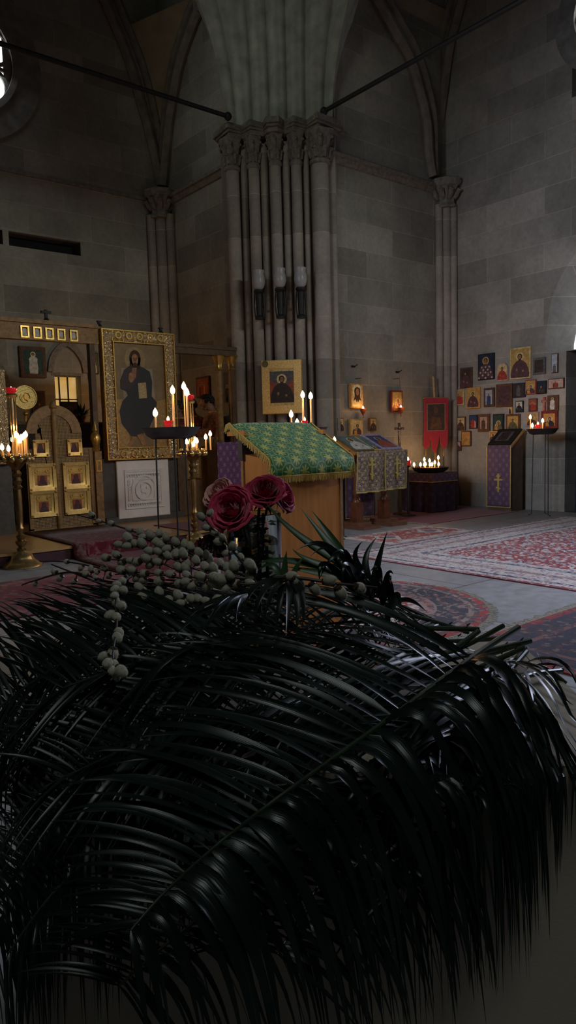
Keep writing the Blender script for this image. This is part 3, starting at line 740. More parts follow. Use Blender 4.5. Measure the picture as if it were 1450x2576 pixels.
# low panel to the right of the big icon
a, b = P(455, 1200), P(540, 1200); zt = P(500, 1100).z
mb = MB().box((a.x, YI-.01, ZS), (b.x, YI+.03, zt)); mb.frame(a.x, ZS+.02, b.x, zt, .07, YI-.03, YI-.01, .01)
mb.build('side_panel', mat('brown_oak_panel', (.16, .085, .035), .55, 0, .3, 10), sc, world=True)
a, b = P(467, 1205), P(500, 1150); pq = MB().box((a.x, YI-.045, a.z), (b.x, YI-.01, b.z)).build('relief_plaque', EMB, sc, world=True)
MB().frame(a.x, a.z, b.x, b.z, .025, YI-.06, YI-.045).build('frame', GILT, pq, world=True)
# two slender gilt columns
for px in (553, 585):
    p = P(px, 1000, YI+.02); zc = P(px, 905, YI).z
    o = MB().lathe([(.045, ZS), (.045, .5), (.05, .52), (.05, zc-.15)], 14, (p.x, YI+.02, 0)).build('column', CARV, sc, world=True)
    mb = MB().lathe([(.05, zc-.17), (.065, zc-.15), (.05, zc-.12), (.06, zc-.04), (.10, zc+.06), (.11, zb0)], 14, (p.x, YI+.02, 0), lobes=6, amp=.12)
    mb.build('capital', GILT, o, world=True)

# the big icon of a robed seated figure
c0, c1, c2, c3 = P(244, 828), P(424, 843), P(443, 1152), P(262, 1157)
bx0, bx1 = (c0.x+c3.x)/2, (c1.x+c2.x)/2; bz0, bz1 = (c2.z+c3.z)/2, (c0.z+c1.z)/2
W_, H_ = bx1-bx0, bz1-bz0
bi = thing('icon', 'very large icon of a robed seated bearded figure in an embossed gilt frame', 'icon', ((bx0+bx1)/2, YI-.06, (bz0+bz1)/2))
MB().box((-W_/2, -.03, -H_/2), (W_/2, .05, H_/2)).build('board', CARV, bi)
fwid = .155*W_/1.1
mb = MB()
for j in range(8):                                         # rounded, swelling frame
    d0, d1 = .006+(fwid-.006)*j/8, .006+(fwid-.006)*(j+1)/8; y0, y1 = -.045-.034*sin(pi*j/8), -.045-.034*sin(pi*(j+1)/8)
    o4 = [(-W_/2+d0, -H_/2+d0), (W_/2-d0, -H_/2+d0), (W_/2-d0, H_/2-d0), (-W_/2+d0, H_/2-d0)]; i4 = [(-W_/2+d1, -H_/2+d1), (W_/2-d1, -H_/2+d1), (W_/2-d1, H_/2-d1), (-W_/2+d1, H_/2-d1)]
    mb.add([(x, y0, z) for x, z in o4]+[(x, y1, z) for x, z in i4], [(k, (k+1) % 4, (k+1) % 4+4, k+4) for k in range(4)])
mb.frame(-W_/2+.006, -H_/2+.006, W_/2-.006, H_/2-.006, fwid, -.045, -.03)
fr = mb.build('frame', EMB, bi)
mb = MB()
mb.frame(-W_/2+.0, -H_/2+.0, W_/2-.0, H_/2-.0, .018, -.075, -.03).frame(-W_/2+fwid, -H_/2+fwid, W_/2-fwid, H_/2-fwid, .014, -.075, -.03)
k = 7
for i in range(1, k):
    z = -H_/2+fwid+(H_-2*fwid)*i/k
    for s in (-1, 1): mb.box((s*(W_/2-fwid), -.072, z-.006), (s*(W_/2-.01), -.06, z+.006))
for i in range(0, 6):
    x = -W_/2+fwid+(W_-2*fwid)*i/5
    for s in (-1, 1): mb.box((x-.006, -.072, s*(H_/2-fwid)), (x+.006, -.06, s*(H_/2-.01)))
rr = random.Random(3)
for i in range(5):
    for s in (-1, 1):
        x = -W_/2+fwid+(W_-2*fwid)*(i+.5)/5; mb.ring(x, s*(H_/2-fwid/2), .03, .05, -.088, -.06, n=12)
mb.build('beading', GILT, fr)
iw, ih = W_-2*fwid, H_-2*fwid
t = NT('worn_gold_ground').pb(.5, .25); n = t.noise(t.coord(), 5, 6, .7)
t.col(t.mix(t.rng(n, .35, .7), (.15, .095, .04), (.24, .155, .065)))
MB().box((-iw/2, -.034, -ih/2), (iw/2, -.03, ih/2)).build('painted_ground', t.mat, bi)
def q(px, py):                                             # picture feature -> local coordinates
    p = P(px, py, YI-.1); return (p.x-(bx0+bx1)/2, p.z-(bz0+bz1)/2)
Y_ = -.034
t1 = MB().prism([q(*p) for p in ((304, 926), (383, 928), (391, 1000), (380, 1090), (330, 1093), (312, 1000))][::-1], Y_-.002, Y_).build('throne', mat('painted_stone_throne', (.26, .21, .15), .6, 0, .2, 8), bi)
MB().prism([q(*p) for p in ((288, 1003), (310, 1005), (326, 1095), (330, 1128), (288, 1131))][::-1], Y_-.003, Y_).prism([q(*p) for p in ((395, 1010), (420, 1003), (428, 1125), (385, 1128))][::-1], Y_-.003, Y_).build('throne_legs', mat('painted_gold_throne', (.34, .2, .06), .5, .2, .35, 30), bi)
cx, cz = q(340, 903); MB().ell(cx, cz, .165, .165, Y_-.0035, Y_, 32).build('halo', mat('worn_gold_halo', (.25, .165, .065), .42, .3), bi)
ROBE_ = [(325, 921), (313, 930), (303, 957), (304, 978), (318, 985), (322, 995), (308, 1010), (301, 1035), (306, 1065), (330, 1097), (352, 1098), (375, 1080), (392, 1040), (395, 1012), (382, 997), (383, 960), (377, 935), (358, 923)]
MB().prism([q(*p) for p in ROBE_][::-1], Y_-.005, Y_).build('robe', mat('painted_blue_black_robe', (.008, .008, .010), .55), bi)
MB().prism([q(*p) for p in ((325, 922), (312, 931), (304, 958), (306, 977), (326, 979), (338, 968), (350, 940), (345, 924))][::-1], Y_-.0065, Y_).build('tunic', mat('painted_wine_tunic', (.028, .011, .010), .55), bi)
MB().prism([q(*p) for p in ((333, 925), (344, 925), (342, 948), (333, 962), (327, 958))][::-1], Y_-.008, Y_).build('sash', mat('painted_ochre', (.24, .10, .04), .5), bi)
cx, cz = q(340, 902); MB().ell(cx, cz, .088, .115, Y_-.007, Y_).prism([q(*p) for p in ((328, 900), (352, 900), (354, 925), (348, 930), (332, 930), (326, 922))][::-1], Y_-.007, Y_).build('hair', HAIRP, bi)
cx, cz = q(339.5, 905); MB().ell(cx, cz, .050, .082, Y_-.009, Y_).build('face', SKIN, bi)
MB().ell(cx, cz-.075, .038, .035, Y_-.0105, Y_).build('beard', HAIRP, bi)
mb = MB()
for k in (-1, 1): mb.box((cx+k*.008, Y_-.0115, cz+.022), (cx+k*.034, Y_-.009, cz+.028)).ell(cx+k*.021, cz+.009, .009, .005, Y_-.0115, Y_-.009, 8)
mb.box((cx-.004, Y_-.0115, cz-.025), (cx+.004, Y_-.009, cz+.02)).build('facial_features', HAIRP, bi)
MB().prism([q(*p) for p in ((347, 964), (367, 962), (370, 1001), (350, 1003))][::-1], Y_-.009, Y_).build('book', mat('painted_pale_book', (.40, .30, .13), .5, 0, .3, 60), bi)
cx, cz = q(329, 950); MB().ell(cx, cz, .035, .07, Y_-.010, Y_).build('hand', SKIN, bi)
MB().prism([q(*p) for p in ((345, 1095), (358, 1090), (368, 1118), (358, 1120))][::-1], Y_-.008, Y_).prism([q(*p) for p in ((333, 1098), (344, 1100), (330, 1122), (322, 1121))][::-1], Y_-.008, Y_).build('feet', SKIN, bi)
for i in range(3): pass
# second gilded icon, only its right frame edge shows at the left of the photo
c, c4 = P(8, 965), P(20, 1150)
b2 = thing('icon', 'tall gilt framed icon cut off by the left edge beside the gates', 'icon', (P(10, 1000).x-W_/2, YI-.06, (bz0+bz1)/2))
MB().box((-W_/2, -.03, -H_/2), (W_/2, .05, -H_/2+1.18)).build('board', CARV, b2)
MB().frame(-W_/2+.01, -H_/2+.01, W_/2-.01, -H_/2+1.16, fwid, -.065, -.03, .012).build('frame', EMB, b2)
MB().box((-iw/2, -.034, -H_/2+fwid), (iw/2, -.03, -H_/2+1.16-fwid)).build('painted_ground', GOLD, b2)

# white marble relief under the big icon
a, b, c, d = P(288, 1159), P(417, 1155), P(424, 1295), P(294, 1304)
x0, x1, z0, z1 = (a.x+d.x)/2, (b.x+c.x)/2, (c.z+d.z)/2, (a.z+b.z)/2
mr = thing('relief_panel', 'white marble relief panel with a lamb in a ring below the big icon', 'relief panel', ((x0+x1)/2, YI-.03, (z0+z1)/2))
w, h = x1-x0, z1-z0; MARB = mat('white_marble', (.74, .71, .71), .5, 0, .06, 9)
MB().bbox((-w/2, -.04, -h/2), (w/2, 0, h/2), .008).build('slab', MARB, mr)
iw2, ih2 = w*.74, h*.68
mb = MB().frame(-iw2/2, -ih2/2, iw2/2, ih2/2, .035, -.056, -.04, .008).frame(-iw2/2+.13, -ih2/2+.11, iw2/2-.13, ih2/2-.13, .02, -.052, -.04)
for i in range(14):
    x = -iw2/2+.06+(iw2-.12)*i/13; 
    for zz in (ih2/2-.08, -ih2/2+.06): mb.ring(x, zz, .012, .024, -.0545, -.039, n=10)
for i in range(7):
    z = -ih2/2+.14+(ih2-.3)*i/6
    for xx in (-iw2/2+.07, iw2/2-.07): mb.ring(xx, z, .010, .024, -.0535, -.039, n=10)
mb.build('carved_border', MARB, mr)
mb = MB().ring(0, .0, .17, .20, -.056, -.04, 0, pi).ring(0, -.02, .105, .145, -.060, -.04, n=28)
for s in (-1, 1): mb.box((s*.185-.014, -.054, -.16), (s*.185+.014, -.04, .0)).box((s*.24-.01, -.05, -.16), (s*.24+.01, -.04, .12))
mb.build('arch_and_ring', MARB, mr)
mb = MB().ell(0, -.03, .055, .032, -.056, -.04).ell(.05, .015, .024, .02, -.056, -.04).box((-.04, -.05, -.085), (-.025, -.04, -.04)).box((.02, -.05, -.085), (.035, -.04, -.04)).box((-.055, -.05, .0), (-.045, -.04, .07))
mb.build('lamb', MARB, mr)

# sanctuary gates: two leaves under a split arch
t = NT('woven_gilt_lattice').pb(.42, .45); x, y, z = t.sep(t.coord())
sx = t.m('ABSOLUTE', t.m('SINE', t.m('MULTIPLY', x, 165))); sz = t.m('ABSOLUTE', t.m('SINE', t.m('MULTIPLY', z, 165)))
k = t.m('MULTIPLY', sx, sz); t.col(t.mix(t.rng(k, .2, .8), (.22, .14, .065), (.60, .44, .24))); t.bump(k, .7, .01); LATT = t.mat
xg0, xg1, xgm = P(68, 1250).x, P(236, 1250).x, P(143, 1250).x
PG = mat('pale_gilt_panel', (.66, .45, .15), .38, .55, .15, 30, .2)
zsh, zst = P(205, 1093).z, P(222, 1120).z
archz, archr = P(143, 1090).z, (P(212, 1090).x-P(75, 1090).x)/2
for sgn, nm in ((-1, 'left'), (1, 'right')):
    g = thing('gate_leaf', f'{nm} leaf of the low golden sanctuary gates with three raised icon panels', 'gate', (xgm, YI-.02, ZS), group=None, kind='thing')
    e = abs((xg0 if sgn < 0 else xg1)-xgm); s = sgn
    def L_(pts): return [(s*a, b-ZS) for a, b in pts][::s]
    out = L_([(.0, ZS+.02), (e, ZS+.02), (e, zst-.03), (e-.14, zst-.03), (e-.14, zsh+.05), (e-.22, zsh+.1), (e-.22, archz), (.22, archz), (.22, archz+.22), (0, archz+.22)])
    MB().prism(out, -.02, .02).build('lattice_panel', LATT, g)
    A0, A1 = (0, pi/2) if s > 0 else (pi/2, pi)
    MB().ring(0, archz-ZS, archr-.13, archr, -.035, .03, A0, A1).build('arch', CARV, g)
    mb = MB().box((s*(e-.05), -.03, .02), (s*e, .02, zst-.05-ZS)).box((0, -.03, 0), (s*e, .03, .04)); mb.build('stile', CARV, g)
    cx = s*e*.50
    def pan(z0, z1, w, nm='icon_panel'):
        mb = MB().frame(cx-w/2, z0, cx+w/2, z1, .045, -.06, -.02, .01)
        for a_ in (cx-w/2+.02, cx+w/2-.02):
            for b_ in (z0+.02, z1-.02): mb.ball((a_, -.062, b_), .016, 8, 6)
        return mb.build(nm, PG, g)
    zz = [P(180, y_).z-ZS for y_ in (1293, 1229, 1163, 1146, 1105)]
    for z0, z1 in ((zz[0], zz[1]), (zz[1], zz[2])):
        w = .36; o = pan(z0, z1, w); h = z1-z0
        MB().frame(cx-w*.36, z0+h*.12, cx+w*.36, z1-h*.1, .03, -.04, -.02, .008).build('inner_frame', PG, o)
        MB().box((cx-w*.3, -.028, z0+h*.14), (cx+w*.3, -.02, z1-h*.12)).build('painted_ground', GOLD, o)
        MB().box((cx-w*.17, -.034, z0+h*.18), (cx+w*.17, -.028, z0+h*.56)).build('picture', cm('brick'), o)
        mb = MB().ell(cx, z0+h*.45, .03, .04, -.038, -.034).prism([(cx-.06, z0+h*.19), (cx+.06, z0+h*.19), (cx+.04, z0+h*.38), (cx-.04, z0+h*.38)], -.037, -.034); mb.build('painted_saint', cm('purple'), o)
        MB().ring(cx-.07, z0+h*.72, .012, .028, -.038, -.026, n=10).ring(cx+.07, z0+h*.72, .012, .028, -.038, -.026, n=10).box((cx-.1, -.036, z0+h*.58), (cx+.1, -.026, z0+h*.62)).build('beading', GILT, o)
    z0, z1 = zz[3], zz[4]; o = pan(z0, z1, .2); h = z1-z0
    MB().box((cx-.08, -.026, z0+.03), (cx+.08, -.02, z1-.03)).build('painted_ground', cm('orange'), o)
    MB().prism([(cx-.05, z0+.05), (cx+.05, z0+.05), (cx+.03, z0+h*.55), (cx+.02, z0+h*.75), (cx-.02, z0+h*.75), (cx-.03, z0+h*.55)], -.032, -.026).build('painted_saint', cm('purple'), o)
gp = thing('gate_bar', 'slim turned gilt bar standing between the two gate leaves', 'gate bar', (xgm, YI-.05, ZS))
zc = P(136, 1018).z-ZS
MB().lathe([(.035, 0), (.035, zc*.48), (.045, zc*.5), (.035, zc*.52), (.035, zc-.06), (.055, zc-.04), (.05, zc-.02), (.02, zc+.04)], 12).build('bar', CARV, gp)

# gilt processional disc behind the gates
c = ony(62, 1000, 10.4); rr_ = abs(ony(92, 1000, 10.4).x-ony(32, 1000, 10.4).x)/2
df = thing('processional_fan', 'round gilt disc on a pole behind the left gate leaf', 'processional fan', (c.x, 10.4, ZS))
z = c.z-ZS; mb = MB().ell(0, z, rr_, rr_, -.02, .01, 36); mb.ring(0, z, rr_*.92, rr_, -.035, -.02, n=36).ring(0, z, rr_*.38, rr_*.46, -.04, -.02)
d_ = mb.build('disc', mat('gilt_filigree', (.50, .36, .13), .38, .75, .35, 45, .6), df)
mb = MB().ell(0, z+rr_*.05, rr_*.16, rr_*.26, -.06, -.02)
for s in (-1, 1):
    mb.ell(s*rr_*.2, z-.02, rr_*.12, rr_*.2, -.045, -.02)
mb.build('cherub_relief', GILT, d_)
MB().tube([(0, 0, .0), (0, 0, z-rr_)], .018, 8).ball((0, 0, z-rr_-.06), .035).ball((0, 0, z-rr_-.2), .03).build('pole', GILT, df)
# icon standing on the altar, seen over the right gate
c = ony(174, 1037, 10.6); AZ = c.z-.16; ic = icon('dark haloed face icon standing before the yellow window', (c.x, 10.6, c.z), 0, .29, .32, ground='dark', robe='purple', style='bust', frame='black', halo='olive', t=.03)
c = ony(97, 1020, YL-.01); icon('small dark icon hung on the wall behind the round gilt disc', (c.x, YL-.01, c.z), 0, .22, .46, ground='dark', robe='purple', style='full', frame='wood', t=.03, halo='brown')
al = thing('altar_table', 'dark cloth covered altar table behind the golden gates', 'altar', (3.9, 10.75, ZS))
MB().box((-.7, -.35, 0), (.9, .35, AZ-ZS-.03)).build('cloth', mat('dark_altar_cloth', (.05, .03, .025), .8), al)
MB().box((-.72, -.37, AZ-ZS-.03), (.92, .37, AZ-ZS)).build('table_top', OAKD, al)
c = ony(206, 1062, 10.6)
fl = thing('leafy_plant', 'dark leafy plant standing right of the haloed face icon', 'plant', (c.x, 10.6, AZ))
mb = MB(); rr = random.Random(5)
for i in range(30):
    a, e = rr.uniform(0, 2*pi), rr.uniform(.1, 1.2); d = V((cos(a)*cos(e), sin(a)*cos(e), sin(e)*1.3))*rr.uniform(.12, .24)
    sd = V((-sin(a), cos(a), 0))*.025; b0 = V((0, 0, .08)); mb.add([b0, b0+d*.55+sd, b0+d, b0+d*.55-sd], [(0, 1, 2, 3)])
mb.build('foliage', mat('dark_plant_leaf', (.02, .03, .015), .6), fl); MB().lathe([(.05, 0), (.07, .1), (.06, .1)], 12).build('pot', cm('brown'), fl)
# conduit with boxes on the back wall
cdt = thing('conduit', 'pale vertical cable conduit with junction boxes on the back wall', 'conduit', tuple(ony(232, 1000, YL)))
a, b = ony(229, 947, YL), ony(235, 1062, YL); CON = mat('pale_plastic', (.30, .30, .29), .5)
MB().box((a.x-.015, YL-.03, b.z), (a.x+.015, YL, a.z)).build('pipe', CON, cdt, world=True)
for p in (a, b): MB().box((p.x-.06, YL-.06, p.z-.06), (p.x+.06, YL, p.z+.06)).build('junction_box', CON, cdt, world=True)

# runner carpet over the step
# ================================================================== rugs
def rug_mat(name, w, h, bands, palette, cell=22, rnd=False, field=None, motif=None):
    """bands: (distance from the edge in metres, colour); palette: field colours picked cell by cell."""
    t = NT(name).pb(.95, 0, .1); t.b.inputs['Sheen Weight'].default_value = .15
    uv = t.coord('UV'); u, v, _ = t.sep(uv)
    if rnd:
        dx, dy = t.m('SUBTRACT', u, w/2), t.m('SUBTRACT', v, w/2)
        d = t.m('SUBTRACT', w/2, t.m('SQRT', t.m('ADD', t.m('MULTIPLY', dx, dx), t.m('MULTIPLY', dy, dy)))); dm = w/2
    else:
        d = t.m('MINIMUM', t.m('MINIMUM', u, t.m('SUBTRACT', w, u)), t.m('MINIMUM', v, t.m('SUBTRACT', h, v))); dm = min(w, h)/2
    wob = t.noise(uv, 30, 2)
    vec = t.n('ShaderNodeVectorMath', operation='MULTIPLY_ADD'); t.put(vec.inputs[0], t.n('ShaderNodeTexNoise').outputs['Color']); vec.inputs[1].default_value = (.05, .05, 0); t.put(vec.inputs[2], uv)
    cellc = t.sep(t.vor(vec.outputs[0], cell))[0]
    base = t.ramp(t.m('DIVIDE', d, dm), [(p/dm, c) for p, c in bands], 'CONSTANT')
    n = len(palette); pal = t.ramp(cellc, [(i/n, c) for i, c in enumerate(palette)], 'CONSTANT')
    f = t.m('GREATER_THAN', t.sep(t.vor(uv, cell*.55))[1], .45)
    col = t.mix(t.m('MULTIPLY', f, .75), base, pal)
    if field is not None:
        f0, pal2 = field; pal2 = t.ramp(t.sep(t.vor(vec.outputs[0], cell*.8))[2], [(i/len(pal2), c) for i, c in enumerate(pal2)], 'CONSTANT')
        col = t.mix(t.m('GREATER_THAN', d, f0), col, pal2)
    if motif is not None:                                     # stepped lozenges down the middle
        per, sx, sy, ca, cb = motif
        fu = t.m('ABSOLUTE', t.m('SUBTRACT', t.m('FRACT', t.m('DIVIDE', u, per)), .5)); fv = t.m('ABSOLUTE', t.m('SUBTRACT', t.m('DIVIDE', v, h), .5))
        q = t.m('ADD', t.m('MULTIPLY', fu, sx), t.m('MULTIPLY', fv, sy))
        q = t.m('DIVIDE', t.m('FLOOR', t.m('MULTIPLY', q, 14)), 14)
        col = t.mix(t.m('LESS_THAN', q, .62), col, ca); col = t.mix(t.m('LESS_THAN', q, .40), col, pal); col = t.mix(t.m('LESS_THAN', q, .26), col, cb)
    sh = t.rng(t.noise(uv, 70, 3), .3, .7, .7, 1.2)
    cc = t.mix(1.0, col, t.comb(sh, sh, sh)); cc.node.blend_type = 'MULTIPLY'; t.col(cc)
    t.bump(t.noise(uv, 160, 2), .5, .004)
    return t.mat
CREAM, NAVY, RED, ROSE, TAN, DRED = (.60, .53, .49), (.05, .055, .12), (.32, .035, .035), (.40, .15, .14), (.35, .26, .19), (.13, .012, .02)
FRG = mat('cream_fringe', (.42, .38, .32), .95, 0, .3, 80)
def rug(label, p, ex, ey, w, h, mt, fringe=(), group=None, t=.010):
    """p = corner on the floor, ex/ey = unit edge directions."""
    p, ex, ey = V(p), V(ex), V(ey)
    o = thing('rug', label, 'rug', tuple(p))
    rr = random.Random(int(w*100))
    def f(a, b): return p+ex*(w*a)+ey*(h*b)+UP*(t+.003*sin(9*a+3)*sin(7*b))
    mb = MB().grid(f, 24, 24, w, h)
    mb.build('pile', mt, o, world=True)
    mb = MB(); c = [p, p+ex*w, p+ex*w+ey*h, p+ey*h]
    for i in range(4):
        a, b = c[i], c[(i+1) % 4]; mb.add([a+UP*.0005, b+UP*.0005, b+UP*t, a+UP*t], [(0, 1, 2, 3)])
    mb.build('edge', mt, o, world=True)
    if fringe:
        mb = MB()
        for side in fringe:
            a, b, outd = {'x0': (p, p+ey*h, -ex), 'x1': (p+ex*w, p+ex*w+ey*h, ex), 'y0': (p, p+ex*w, -ey), 'y1': (p+ey*h, p+ey*h+ex*w, ey)}[side]
            n = int((b-a).length/.016)
            for i in range(n):
                q = a.lerp(b, (i+.5)/n); e = q+outd*rr.uniform(.05, .085)+(b-a).normalized()*rr.uniform(-.02, .02)
                mb.tube([q+UP*.006, (q+e)/2+UP*.010, e+UP*.004], [.005, .004, .002], 4)
        mb.build('fringe', FRG, o, world=True)
    return o
X_, Y_N = (1, 0, 0), (0, -1, 0)
b2 = [(0, (.25, .05, .06)), (.05, CREAM), (.12, NAVY), (.16, CREAM), (.34, (.33, .2, .2)), (.42, CREAM), (.60, NAVY), (.66, CREAM)]
rug('large cream, red and navy patterned carpet at the right before the icon wall', (5.2, 5.55, 0), X_, Y_N, 4.6, 3.0,
    rug_mat('large_carpet_pile', 4.6, 3.0, b2, [CREAM, (.3, .27, .30), CREAM, NAVY, ROSE, (.42, .36, .36)], 42, field=(.75, [RED, CREAM, RED, (.36, .12, .13), NAVY, CREAM, RED])), fringe=('x1',))
rug('small white and red rug with stepped lozenges before the twin reading stand', (6.05, 6.42, 0), X_, Y_N, 1.62, .80,
    rug_mat('small_rug_pile', 1.62, .80, [(0, (.62, .55, .51)), (.10, (.36, .05, .04)), (.115, (.62, .55, .51)), (.135, (.38, .05, .035))], [(.62, .55, .51), (.40, .06, .04), (.38, .05, .035), (.38, .05, .035)], 24,
            motif=(.81, 2.6, 2.2, (.62, .55, .51), (.10, .13, .22))), fringe=())
rug('plain dark red rug under the candle table and small purple stand', (7.85, 8.12, 0), X_, Y_N, 2.2, 1.62,
    rug_mat('dark_red_pile', 2.2, 1.62, [(0, (.22, .02, .03)), (.08, (.30, .05, .06)), (.12, (.22, .018, .03))], [(.22, .018, .03), (.16, .012, .02), (.28, .03, .04)], 20), fringe=('x0',), t=.006)
rug('dark navy and red carpet at the lower right with a red edge', (3.35, 2.57, 0), X_, Y_N, 2.8, 1.9,
    rug_mat('navy_carpet_pile', 2.8, 1.9, [(0, RED), (.04, (.22, .03, .04)), (.07, (.035, .035, .06)), (.22, (.2, .09, .08)), (.26, (.03, .03, .055)), (.50, (.18, .03, .03))], [(.03, .03, .05), (.10, .05, .055), (.22, .14, .12), (.03, .03, .05), (.13, .03, .03), (.05, .045, .06)], 34,
            field=(.55, [(.2, .03, .035), NAVY, (.24, .04, .04), (.3, .2, .17)])), fringe=('y0',))
rug('long red carpet lying on the floor behind the brass stand at the left', (-.6, 6.72, 0), X_, Y_N, 4.2, 1.5,
    rug_mat('red_left_pile', 4.2, 1.5, [(0, (.10, .01, .016)), (.10, (.26, .09, .08)), (.2, (.22, .02, .025))], [(.26, .035, .03), (.16, .015, .018), (.34, .14, .11), (.04, .04, .06)], 20))
# round carpet
cR = V((3.55, 3.76, 0)); rR = 1.04
c1 = onz(1225, 1525)
ro = thing('rug', 'round medallion carpet with a red rim and cream fringe behind the palms', 'rug', tuple(cR))
rm = rug_mat('round_carpet_pile', 2*rR, 0, [(0, (.36, .03, .025)), (.06, (.12, .07, .07)), (.10, (.28, .2, .17)), (.14, (.03, .03, .045)), (.36, (.28, .2, .18)), (.40, (.30, .07, .06)), (.43, (.3, .22, .2)), (.48, CREAM)],
             [(.03, .03, .045), (.22, .13, .12), (.34, .26, .22), (.05, .05, .07), (.25, .06, .06)], 34, rnd=True, field=(.50, [CREAM, RED, CREAM, (.4, .3, .25), ROSE]))
mb = MB(); N = 64; vs = [(rR, rR)]; pts = [cR+UP*.011]
for k in range(1, 9):
    for i in range(N):
        a = 2*pi*i/N; r_ = rR*k/8; pts.append(cR+V((r_*cos(a), r_*sin(a), .011 if k < 8 else .009))); vs.append((rR+r_*cos(a), rR+r_*sin(a)))
for i in range(N):
    a = 2*pi*i/N; pts.append(cR+V((rR*1.003*cos(a), rR*1.003*sin(a), .0005))); vs.append((rR+rR*cos(a), rR+rR*sin(a)))
fs = [(0, 1+i, 1+(i+1) % N) for i in range(N)]+[(1+(k-1)*N+i, 1+k*N+i, 1+k*N+(i+1) % N, 1+(k-1)*N+(i+1) % N) for k in range(1, 9) for i in range(N)]
mb.add(pts, fs, vs); mb.build('pile', rm, ro, world=True)
mb = MB(); rr = random.Random(4)
for i in range(380):
    a = 2*pi*i/380; d = V((cos(a), sin(a), 0)); q = cR+d*rR; e = cR+d*(rR+rr.uniform(.04, .07))+V((-d.y, d.x, 0))*rr.uniform(-.02, .02)
    mb.tube([q+UP*.006, (q+e)/2+UP*.009, e+UP*.003], [.005, .004, .002], 4)
mb.build('fringe', FRG, ro, world=True)
# runner over the step
rx0, rx1 = 3.02, 4.16
ru = thing('rug', 'red runner with a pale border running down the step from the golden gates', 'rug', (rx0, 9.15, ZS))
path = [(9.12, ZS+.012), (8.3, ZS+.012), (7.56, ZS+.013), (7.52, ZS+.006), (7.505, ZS-.02), (7.50, .05), (7.47, .016), (7.42, .013), (6.8, .013), (5.9, .013)]
Ls = [0]
for (a, b), (c, d) in zip(path, path[1:]): Ls.append(Ls[-1]+sqrt((a-c)**2+(b-d)**2))
mt = rug_mat('runner_pile', rx1-rx0, Ls[-1], [(0, (.09, .005, .012)), (.035, (.24, .16, .16)), (.14, (.09, .008, .014)), (.16, (.18, .08, .08)), (.18, (.12, .016, .024))], [(.11, .012, .02), (.16, .035, .04), (.10, .01, .018), (.22, .10, .10)], 26)
mb = MB(); vs = []; uv = []
for (y, z), l in zip(path, Ls):
    for i in range(7): vs.append((rx0+(rx1-rx0)*i/6, y, z)); uv.append(((rx1-rx0)*i/6, l))
mb.add(vs, [(j*7+i, j*7+i+1, j*7+i+8, j*7+i+7) for j in range(len(path)-1) for i in range(6)], uv)
mb.build('pile', mt, ru, world=True, thick=.008)
MB().box((4.55, 7.545, ZS), (5.9, 8.5, ZS+.01)).build('pile', rug_mat('dark_mat_pile', 1, 1, [(0, DRED)], [DRED, (.1, .01, .02)], 20), thing('rug', 'dark red mat on the step behind the small roses', 'rug', (5.2, 8, ZS)), world=True)

# ================================================================== candles and their stands
WAX = NT('honey_wax').pb(.45, 0, .5); WAX.col((.72, .42, .16)); WAX.put(WAX.b.inputs['Emission Color'], (1, .45, .12)); WAX.b.inputs['Emission Strength'].default_value = .10
WAX.put(WAX.b.inputs['Subsurface Weight'], .3); WAX = WAX.mat
FLAME = glow('candle_flame', (1.0, .72, .38), 14); WICK = mat('burnt_wick', (.01, .01, .01), .9)
BRASS = mat('polished_brass', (.72, .52, .22), .27, .9, .15, 20); BRASSD = mat('worn_brass', (.30, .19, .075), .34, .9, .3, 14, .15)
STEEL = mat('dark_bowl_metal', (.10, .085, .08), .42, .7, .2, 14); RODM = mat('black_rod_metal', (.02, .02, .02), .5, .5)
RGL = NT('red_votive_glass').pb(.1, 0, .5); RGL.col((.5, .01, .015)); RGL.put(RGL.b.inputs['Emission Color'], (1, .02, .03)); RGL.b.inputs['Emission Strength'].default_value = .22; RGL = RGL.mat
AMB = mat('amber_lamp_glass', (.22, .05, .02), .2)
def flame_mesh(c, s):
    c = V(c); prof = [(.0008, 0), (.0058, .002), (.0086, .008), (.0088, .014), (.0066, .021), (.0030, .027), (.0008, .031)]
    return MB().lathe([(r_*s, z*s) for r_, z in prof], 10, c)
def candle(label, base, top, group, r=.006, fs=1.5, tilt=(0, 0)):
    """base and top (foot of the flame) are points in the room."""
    base = V(base); top = V(top)
    o = thing('candle', label, 'candle', tuple(base), group=group)
    MB().tube([base, base.lerp(top, .5), top], [r, r*.98, r*.9], 10).build('wax', WAX, o, world=True)
    MB().tube([top, top+UP*.008], .0012, 5).build('wick', WICK, o, world=True)
    flame_mesh(top+UP*.003, fs*1.3).build('flame', FLAME, o, world=True)
    return o
NL = [0]
def plight(c, e, col=(1, .50, .18), r=.06):
    ld = bpy.data.lights.new('candle_light', 'POINT'); ld.energy = e*1.7; ld.color = col; ld.shadow_soft_size = r
    o = bpy.data.objects.new('candle_light', ld); C.objects.link(o); o.location = c; return o

